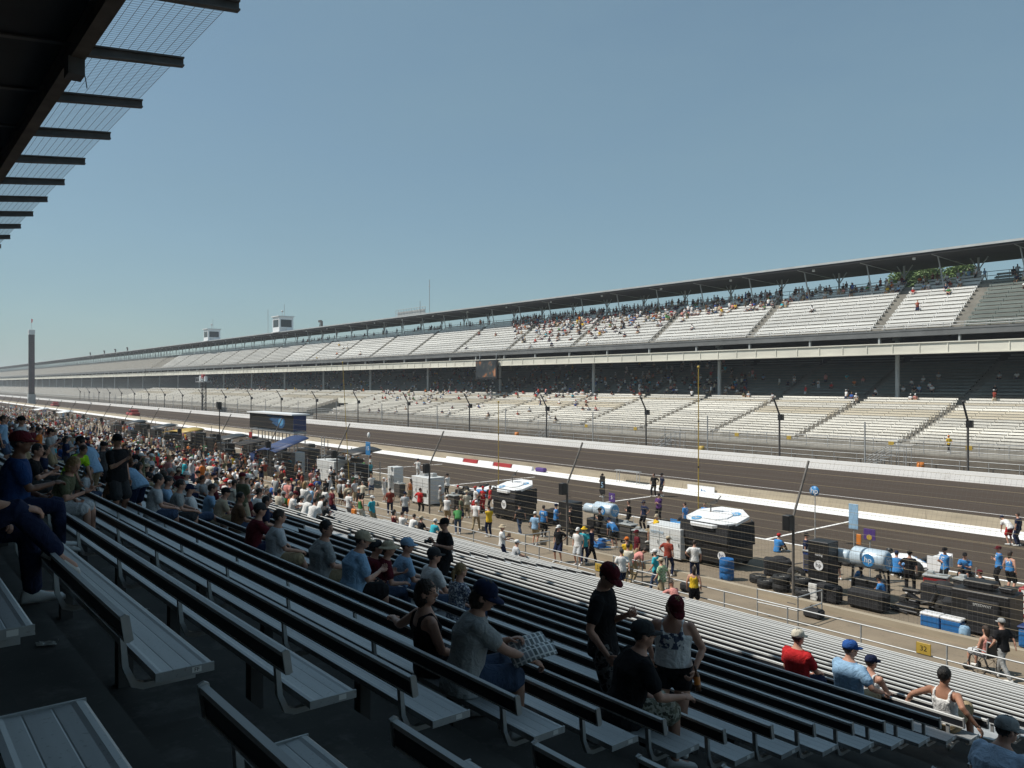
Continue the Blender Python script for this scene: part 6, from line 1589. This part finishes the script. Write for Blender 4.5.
for (u, v, key, l, sh, bt, hat, rz) in ((945, 590, 'stand_crossed_capl', 'crewman in azure shirt standing left of the black trunk', 'azure', 'black', 'black', 150), (838, 580, 'stand_bend_cap', 'crewman in black bending behind the tall black cabinet', 'black', 'black', 'black', 60), (897, 578, 'kneel_cap', 'crewman in azure shirt kneeling by the race car wheel', 'azure', 'black', 'navy', 30), (806, 572, 'stand_hips_capl', 'crewman in dark blue standing right of the tyre pile', 'navy', 'black', 'black', -60), (985, 600, 'kneel_cap', 'crewman in black kneeling on the trunk side', 'black', 'black', 'maroon', 100),
        (615, 548, 'stand_bend_cap', 'crewman in azure shirt bending before the left tank', 'azure', 'black', 'navy', 80), (600, 540, 'stand_crossed_capl', 'crewman in black standing left of the left tank', 'black', 'black', 'black', 120), (570, 538, 'stand_hips_hair', 'crewman in black right of the two in blue', 'black', 'black', 'black', -40), (648, 548, 'kneel_cap', 'crewman in azure shirt kneeling left of the white tool cabinet', 'azure', 'black', 'black', 40), (705, 533, 'stand_still_hair', 'crewman in azure shirt behind the nearer octagonal cart', 'azure', 'black', 'navy', 190), (460, 508, 'stand_bend_cap', 'crewman in black bending behind the scooter group', 'black', 'black', 'red', 70),
        (440, 512, 'stand_crossed_capl', 'man in grey shirt and white cap right of the second fence post', 'grey', 'khaki', 'white', -30), (467, 518, 'stand_still_hat', 'man in cream shirt and sun hat before the scooter group', 'cream', 'khaki', 'beige', 60), (520, 535, 'stand_walk_capl', 'man in dark grey shirt walking before the farther octagonal cart', 'charcoal', 'denim', 'black', 80), (535, 545, 'stand_still_cap', 'man in pale blue T-shirt left of the black T-shirt person', 'light blue', 'khaki', 'white', 20), (405, 520, 'stand_still_cap', 'boy in pale grey T-shirt below the big white cabinet', 'pale grey', 'navy', 'navy', 50)):
    pit(u, v, key, l, sh, bt, hat, rz)
# walkway between bench and rail
WY = 22.9
def walk(u, key, label, sh, bt, hat='white', rz=-90, s=1., skin=0, y=WY, hair='brown'): return pit(u, 0, key, label, sh, bt, hat, rz, 0, s, skin, 'people on the walkway below the benches', 'white', y, hair)
walk(662, 'stand_walk_cap', 'man in green leafy shirt and khaki shorts walking on the walkway', 'leafy', 'khaki', 'beige', 100)
walk(656, 'stand_walk_capl', 'person in turquoise shirt and white cap behind the leafy shirt', 'turquoise', 'denim', 'white', 110, y=23.9)
walk(694, 'stand_still_long', 'woman in yellow tank top and black shorts on the walkway', 'yellow', 'black', rz=30, s=.97, hair='brown')
walk(622, 'stand_walk_cap', 'man in white T-shirt and navy shorts walking on the walkway', 'white', 'navy', 'charcoal', 60)
walk(628, 'stand_crossed_hair', 'person in cream shirt leaning at the rail', 'cream', 'khaki', rz=20, y=23.9)
walk(633, 'stand_bend_hair', 'person in white and pink bending at the rail', 'pink', 'khaki', rz=-30, y=24.4, skin=1)
pit(677, 0, 'lounge_hair', 'bare-legged person lounging on the lowest bench by the yellow top', 'pink', 'khaki', rz=-100, z=ROWS[27][1] - .1, y=ROWS[27][0] - .1, skin=1, group='people on the walkway below the benches')
small('person in pink top sitting in the wheelchair', 'sit_upright_long', (WHEELCHAIR.location.x, 24.4, .03), R(70), 'pink', 'pale grey', group=None)
pit(1003, 0, 'stand_walk_capl', 'man in black T-shirt and grey cap pushing the wheelchair', 'black', 'grey', 'grey', 70, y=24.2, group=None)
pit(949, 0, 'stand_walk_capl', 'steward in yellow shirt walking on the far walkway', 'yellow', 'black', 'orange', 60, z=1.6, y=79, group=None)
pit(333, 0, 'stand_still_cap', 'person in white at the tunnel mouth, left of two', 'white', 'khaki', z=.5, y=80, group='people at the far tunnel')
pit(339, 0, 'stand_hips_hair', 'person in white at the tunnel mouth, right of two', 'white', 'pale grey', z=.5, y=80, group='people at the far tunnel')

# ---- named figures in the lower sunlit rows at centre left
low = [(285, 21, 'stand_still_cap', 'white', 'khaki', 'man in white T-shirt standing at the left of the row of standing people'), (291, 21, 'stand_hips_capl', 'navy', 'pale grey', 'man in navy shirt and pale trousers in the row of standing people'),
 (299, 20, 'stand_crossed_hair', 'black', 'black', 'tall man all in black in the row of standing people'), (305, 20, 'stand_walk_cap', 'white', 'khaki', 'man in white polo and khaki shorts in the row of standing people'),
 (318, 21, 'stand_still_long', 'olive', 'cream', 'woman in olive top and cream shorts in the row of standing people'), (325, 22, 'stand_crossed_long', 'white', 'pale grey', 'woman in white at the right of the row of standing people'),
 (332, 23, 'stand_still_cap', 'maroon', 'navy', 'man in maroon right of the row of standing people'), (349, 25, 'stand_still_cap', 'white', 'pale grey', 'man in pale clothes standing near the rail left of the green dress'), (361, 25, 'stand_still_long', 'green', 'cream', 'woman in green and cream with a yellow bag beside her'),
 (372, 26, 'stand_still_cap', 'turquoise', 'khaki', 'person in turquoise right of the green dress'), (276, 22, 'sit_upright_hair', 'pink', 'navy', 'person in pink T-shirt seated left of the standing people'), (270, 22, 'sit_forward_cap', 'blue', 'khaki', 'person in blue shirt seated left of the pink T-shirt'),
 (402, 27, 'sit_upright_hair', 'white', 'denim', 'person in white T-shirt, left of the front bench group'), (411, 27, 'sit_forward_hair', 'white', 'khaki', 'person in white T-shirt, second in the front bench group'), (421, 27, 'sit_upright_cap', 'black', 'black', 'person in black, middle of the front bench group'),
 (432, 27, 'sit_forward_cap', 'turquoise', 'denim', 'person in turquoise, right of the front bench group'), (394, 27, 'sit_upright_long', 'maroon', 'denim', 'woman in maroon at the left end of the front bench')]
for u, i, key, sh, bt, l in low:
    y = ROWS[i][0] + (-.17 if key.startswith('sit') else .17); small(l, key, (xon(u, y), y, ROWS[i][1] - SH), R(-10 + (u % 7)*4 - (60 if u % 3 == 0 and not key.startswith('sit') else 0)), sh, bt, ['white', 'beige', 'navy', 'red'][u % 4], ['brown', 'black', 'blond'][u % 3], 0, 'white', 1.03, 'people low in the sunlit rows at centre left')
q = MB(); q.rbox((0, 0, .2), (.42, .16, .42), .06); q.tube([(-.1, 0, .4), (-.06, 0, .55), (.06, 0, .55), (.1, 0, .4)], .018, 6); y = ROWS[25][0] + .1; tag(q.build('shoulder_bag', M['orange'], None, (xon(354, y), y, ROWS[25][1])), 'orange-yellow bag beside the woman in green', 'bag')

# ---- the crowd: individuals first, the rest one object
rng = random.Random(11); taken = []
SHW = ['white']*13 + ['pale grey']*5 + ['grey']*5 + ['red']*2 + ['rust']*3 + ['navy']*4 + ['black']*5 + ['charcoal']*3 + ['blue'] + ['light blue']*3 + ['orange', 'yellow', 'green', 'pink', 'pink', 'maroon', 'maroon', 'beige', 'beige', 'khaki', 'turquoise', 'olive', 'cream', 'cream', 'brown', 'brown']
HATW = ['white']*4 + ['navy', 'maroon', 'black', 'beige', 'navy', 'black', 'grey', 'red']
people = []
sitk = [k for k in PROTO if k.startswith('sit_')]; stk = [k for k in PROTO if k.startswith('stand_')]
def blocked(x): return any(b[0] - GAP + .1 < x < b[0] - .1 for b in BLOCKS) or x > AX0
for i in range(0, 29):
    y, z = ROWS[i]
    for bi, (b0, b1) in enumerate(BLOCKS):
        xx = b1 - .5
        while xx > b0 + .3:
            u, v, d = proj((xx, y, z + .4)); p = 0
            if u > -30:
                if i >= 14: p = 0 if u > 330 else (.16 if u > 262 else (.50 if u > 150 else .58))
                elif i >= 9: p = 0 if u > 262 else (.13 if u > 175 else (.34 if u > 140 else .6))
                else: p = 0 if xx > -38 else .55
                if xx > -19 and i < 14: p = 0
                if i > 24 and u > 262: p *= .7
            if rng.random() < p:
                key = rng.choice(sitk) if rng.random() < .8 else rng.choice(stk)
                dy = -.17 if key.startswith('sit') else .17
                people.append((d, 'seat', xx, y + dy, z - SH, key, i, bi))
            xx -= rng.uniform(.48, .62)
# pit floor crowd, thick from the blue canopy on to the left
for k in range(900):
    y = rng.uniform(23.6, 36) if rng.random() < .75 else rng.uniform(23.6, 28); x = rng.uniform(-300, -52) if k > 130 else rng.uniform(-78, -44)
    if 29.0 < y < 31.8 and rng.random() < .7: continue
    u, v, d = proj((x, y, 1));
    if u < -20 or u > 372: continue
    people.append((d, 'pit', x, y, 0, rng.choice(stk), 0, 0))
people.sort()
have = sum(1 for o in bpy.data.objects if o.get('category') == 'person')
print('named people', have, 'crowd', len(people))
NI = 296 - have
def desc(key, sh, hat, bt, hair, where):
    kind, po = key.split('_')[0], key.split('_')[-1]
    act = {'sit': 'seated', 'stand': 'standing'}[kind]; head = {'cap': hat + ' cap', 'capl': hat + ' cap', 'hat': hat + ' sun hat', 'hair': hair + ' hair', 'long': 'long ' + hair + ' hair'}[po]
    return '%s spectator in %s top, %s and %s %s, %s' % (act, sh, head, bt, 'trousers' if po in ('capl',) else 'bottoms', where)
used = set()
marks = [(xon(279, 29), 'near the blue canopy'), (xon(315, 29), 'below the white wheeled cabinet'), (xon(352, 29), 'near the black canopy'), (xon(226, 29), 'near the low black canopy'), (xon(183, 29), 'below the yellow canopy'), (xon(402, 29), 'near the big white cabinet'), (xon(145, 29), 'below the black canopies at left')]
for n, (d, kind, x, y, z, key, i, bi) in enumerate(people[:NI]):
    for tr in range(60):
        sh = rng.choice(SHW); hat = rng.choice(HATW); bt = rng.choice(['khaki', 'navy', 'denim', 'black', 'beige']); hair = rng.choice(['brown', 'black', 'blond', 'grey', 'brown'])
        where = (ORD[29 - i] + ' row up') if kind == 'seat' else min(marks, key=lambda m: abs(m[0] - x))[1]
        l = desc(key, sh, hat, bt, hair, where)
        if l not in used: break
    used.add(l); small(l, key, (x, y, z), R(rng.gauss(0, 22)) if kind == 'seat' else rng.uniform(0, 6.28), sh, bt, hat, hair, rng.choice([0, 0, 0, 1, 2]) , 'white', rng.uniform(.94, 1.08), 'spectators in the dense crowd' if kind == 'seat' else 'people crowding the pits')

# low-detail figures for the rest
def lowfig(po):
    fg = figure(po, .06, False); out = []
    for k, s in (('body', 0), ('shirt', 1), ('bottom', 2), ('hair', 3), ('hat', 4)):
        if k not in fg: continue
        v, f = fg[k]; out.append((np.asarray(v, np.float32), f, s))
    return out
def merged(parts):
    vs = np.vstack([p[0] for p in parts]); fs = []; sl = []; o = 0
    for v, f, s in parts: fs += [tuple(i + o for i in q) for q in f]; sl += [s]*len(v); o += len(v)
    return vs, fs, np.array(sl)
def lowproto(po):
    vs, fs, sl = merged(lowfig(po)); me = bpy.data.meshes.new('lowfig'); me.from_pydata(vs.tolist(), [], fs); at = me.attributes.new('slot', 'FLOAT', 'POINT'); at.data.foreach_set('value', sl.astype(np.float32))
    o = bpy.data.objects.new('lowfig', me); m = o.modifiers.new('d', 'DECIMATE'); m.ratio = .22
    out = evaluated(o); n = len(out.vertices); co = np.empty(n*3, np.float32); out.vertices.foreach_get('co', co)
    sv = np.empty(n, np.float32); 
    if 'slot' in out.attributes: out.attributes['slot'].data.foreach_get('value', sv)
    f = [tuple(p.vertices) for p in out.polygons]; return co.reshape(-1, 3), f, np.clip(np.round(sv), 0, 4).astype(int)
LP = {'sit': [lowproto(dict(_SI['upright'], sit=True, hat='cap')), lowproto(dict(_SI['forward'], sit=True)), lowproto(dict(_SI['turned'], sit=True, hair='long')), lowproto(dict(_SI['reading'], sit=True, hat='cap'))],
      'stand': [lowproto(dict(_ST['still'], hat='cap')), lowproto(dict(_ST['crossed'])), lowproto(dict(_ST['walk'], hat='cap', bottom='long')), lowproto(dict(_ST['hips'], hair='long'))]}
m, nt, b = _nt('crowd_cloth'); at = nt.nodes.new('ShaderNodeAttribute'); at.attribute_name = 'person_colour'; nt.links.new(at.outputs['Color'], b.inputs['Base Color']); b.inputs['Roughness'].default_value = .9; b.inputs['Specular IOR Level'].default_value = .2
SKC = [(.50, .27, .19), (.50, .27, .19), (.36, .18, .115), (.16, .075, .045)]; HRC = [(.035, .02, .012), (.01, .009, .008), (.25, .17, .08), (.25, .24, .23)]
def crowd(name, items, label, dark=False):
    vs = []; fs = []; cs = []; o = 0
    for (x, y, z, kind, rz) in items:
        v, f, s = rng.choice(LP[kind]); c, sn = math.cos(rz), math.sin(rz); k = rng.uniform(.94, 1.08)
        w = np.empty_like(v); w[:, 0] = (v[:, 0]*c - v[:, 1]*sn)*k + x; w[:, 1] = (v[:, 0]*sn + v[:, 1]*c)*k + y; w[:, 2] = v[:, 2]*k + z
        pal = np.array([rng.choice(SKC), CC[rng.choice(SHW)], CC[rng.choice(['khaki', 'navy', 'denim', 'black', 'beige', 'pale grey'])], rng.choice(HRC), CC[rng.choice(HATW)]], np.float32)
        vs.append(w); cs.append(pal[s]); fs += [tuple(i + o for i in q) for q in f]; o += len(v)
    me = bpy.data.meshes.new(name); me.from_pydata(np.vstack(vs).tolist(), [], fs); col = np.ones((o, 4), np.float32); col[:, :3] = np.vstack(cs)
    a = me.attributes.new('person_colour', 'FLOAT_COLOR', 'POINT'); a.data.foreach_set('color', col.ravel()); me.materials.append(m); me.polygons.foreach_set('use_smooth', [True]*len(fs))
    ob = bpy.data.objects.new(name, me); link(ob); tag(ob, label, 'crowd', None, 'stuff'); print(name, len(items), len(fs)); return ob
items = [(x, y, z, key.split('_')[0], rng.gauss(0, .4) if kind == 'seat' else rng.uniform(0, 6.28)) for (d, kind, x, y, z, key, i, bi) in people[NI:]]
crowd('distant_crowd', items, 'dense distant crowd filling the near stand and pits at far left')
# people across the track
items = []
def facing(): return math.pi + rng.gauss(0, .35)
for s_a, s_b in zip(USEC[:-1], USEC[1:]):
    for r in range(NUPR + 1):
        y, z = UPR(min(r, NUPR - 1)); x = s_a - .9
        while x > s_b + .9:
            u, v, d = proj((x, y, z)); p = 0
            if 510 < u < 790: p = .60 if r >= 8 else (.30 if r == 7 and u < 690 else (.05 if u < 700 else .004))
            elif 790 <= u < 1030: p = .42 if r >= 10 else (.05 if r in (8, 9) else .012)
            elif 300 < u <= 510: p = .14 if r >= 12 else .004
            if 515 < u < 640 and r < 8: p = max(p, .10 + .03*r)
            if u > 990: p *= .5
            if rng.random() < p: items.append((x, y + (.18 if r < NUPR else 1.0), z - .42, 'sit' if r < NUPR and rng.random() < .8 else 'stand', facing()))
            x -= rng.uniform(.5, .75)
for s_a, s_b in zip(LSEC[:-1], LSEC[1:]):
    for r in range(NLOW):
        if TUN(s_a, s_b, r): continue
        y, z = LOW(r); x = s_a - .8
        while x > s_b + .8:
            u, v, d = proj((x, y, z)); p = 0
            if r >= 15: p = (.28 if r < 23 else .12) if 430 < u < 760 else (.12 if u >= 760 and r < 22 else (.12 if 200 < u <= 430 else 0))
            elif 380 < u < 600 and r >= 9: p = .11
            elif 360 < u < 600: p = .022
            if u > 960: p *= .6
            if rng.random() < p: items.append((x, y + .18, z - .42, 'sit' if rng.random() < .85 else 'stand', facing()))
            x -= rng.uniform(.5, .75)
crowd('opposite_crowd', items, 'scattered crowd seated in both decks of the grandstand across the track')
bpy.data.scenes.remove(SIDE)

# ================================================================== AIR, LIGHT, CAMERA
HAZE = 0.00030
if HAZE:
    q = MB(); q.bbox((-1700, -60, -1.5), (90, 460, 44)); hz = q.build('haze', [bpy.data.materials.new('haze_air')]); hz['kind'] = 'stuff'
    hm = hz.data.materials[0]; hm.use_nodes = True; nt = hm.node_tree; nt.nodes.clear(); out = nt.nodes.new('ShaderNodeOutputMaterial'); pv = nt.nodes.new('ShaderNodeVolumePrincipled')
    pv.inputs['Color'].default_value = (.86, .92, 1, 1); pv.inputs['Density'].default_value = HAZE; pv.inputs['Anisotropy'].default_value = .2; nt.links.new(pv.outputs[0], out.inputs['Volume'])
    tag(hz, 'thin pale summer haze hanging over the whole speedway', 'haze', None, 'stuff')
sd = Vector((-.437, -.562, 1)).normalized(); EL = math.asin(sd.z); AZ = math.atan2(sd.x, sd.y)
w = bpy.data.worlds.new('World'); SC.world = w; w.use_nodes = True; nt = w.node_tree; bg = nt.nodes['Background']
sky = nt.nodes.new('ShaderNodeTexSky'); sky.sky_type = 'NISHITA'; sky.sun_disc = False; sky.sun_elevation = EL; sky.sun_rotation = AZ; sky.air_density = 1.0; sky.dust_density = 1.2; sky.ozone_density = .6; sky.altitude = 200
tint = nt.nodes.new('ShaderNodeMix'); tint.data_type = 'RGBA'; tint.blend_type = 'MULTIPLY'; tint.inputs[0].default_value = 1; tint.inputs[7].default_value = (.90, 1.03, 1.0, 1)
nt.links.new(sky.outputs[0], tint.inputs[6])
veil = nt.nodes.new('ShaderNodeMix'); veil.data_type = 'RGBA'; veil.inputs[7].default_value = (2.35, 3.62, 4.35, 1)
cn = noise(nt, 2.6, 5, .6, 'Generated', (1, 1, 3.2)); cr = ramp(nt, cn.outputs[0], [(.35, (.42,)*3), (.75, (.60,)*3)]); nt.links.new(cr.outputs[0], veil.inputs[0])   # even milky summer air
nt.links.new(tint.outputs[2], veil.inputs[6]); nt.links.new(veil.outputs[2], bg.inputs[0]); bg.inputs[1].default_value = .098
l = bpy.data.lights.new('sun', 'SUN'); l.energy = 5.0; l.angle = R(.53); l.color = (1, .95, .87); so = bpy.data.objects.new('sun', l); link(so); so.rotation_euler = (-sd).to_track_quat('-Z', 'Y').to_euler()
cam = bpy.data.cameras.new('camera'); co = bpy.data.objects.new('camera', cam); link(co); SC.camera = co
cam.sensor_width = 36; cam.lens = 36*FPX/1024; cam.clip_start = .05; cam.clip_end = 12000
co.location = (0, 0, H); co.rotation_euler = Vector((FX, FY, 0)).to_track_quat('-Z', 'Y').to_euler()
SC.view_settings.view_transform = 'Standard'; SC.view_settings.look = 'None'; SC.view_settings.gamma = 1; SC.view_settings.exposure = .02; SC.view_settings.use_curve_mapping = False
SC.cycles.max_bounces = 8; SC.cycles.volume_bounces = 1; SC.cycles.transparent_max_bounces = 16; SC.cycles.use_denoising = True
dup = {k: n for k, n in LABELS.items() if n > 1}; print('duplicate labels', dup)
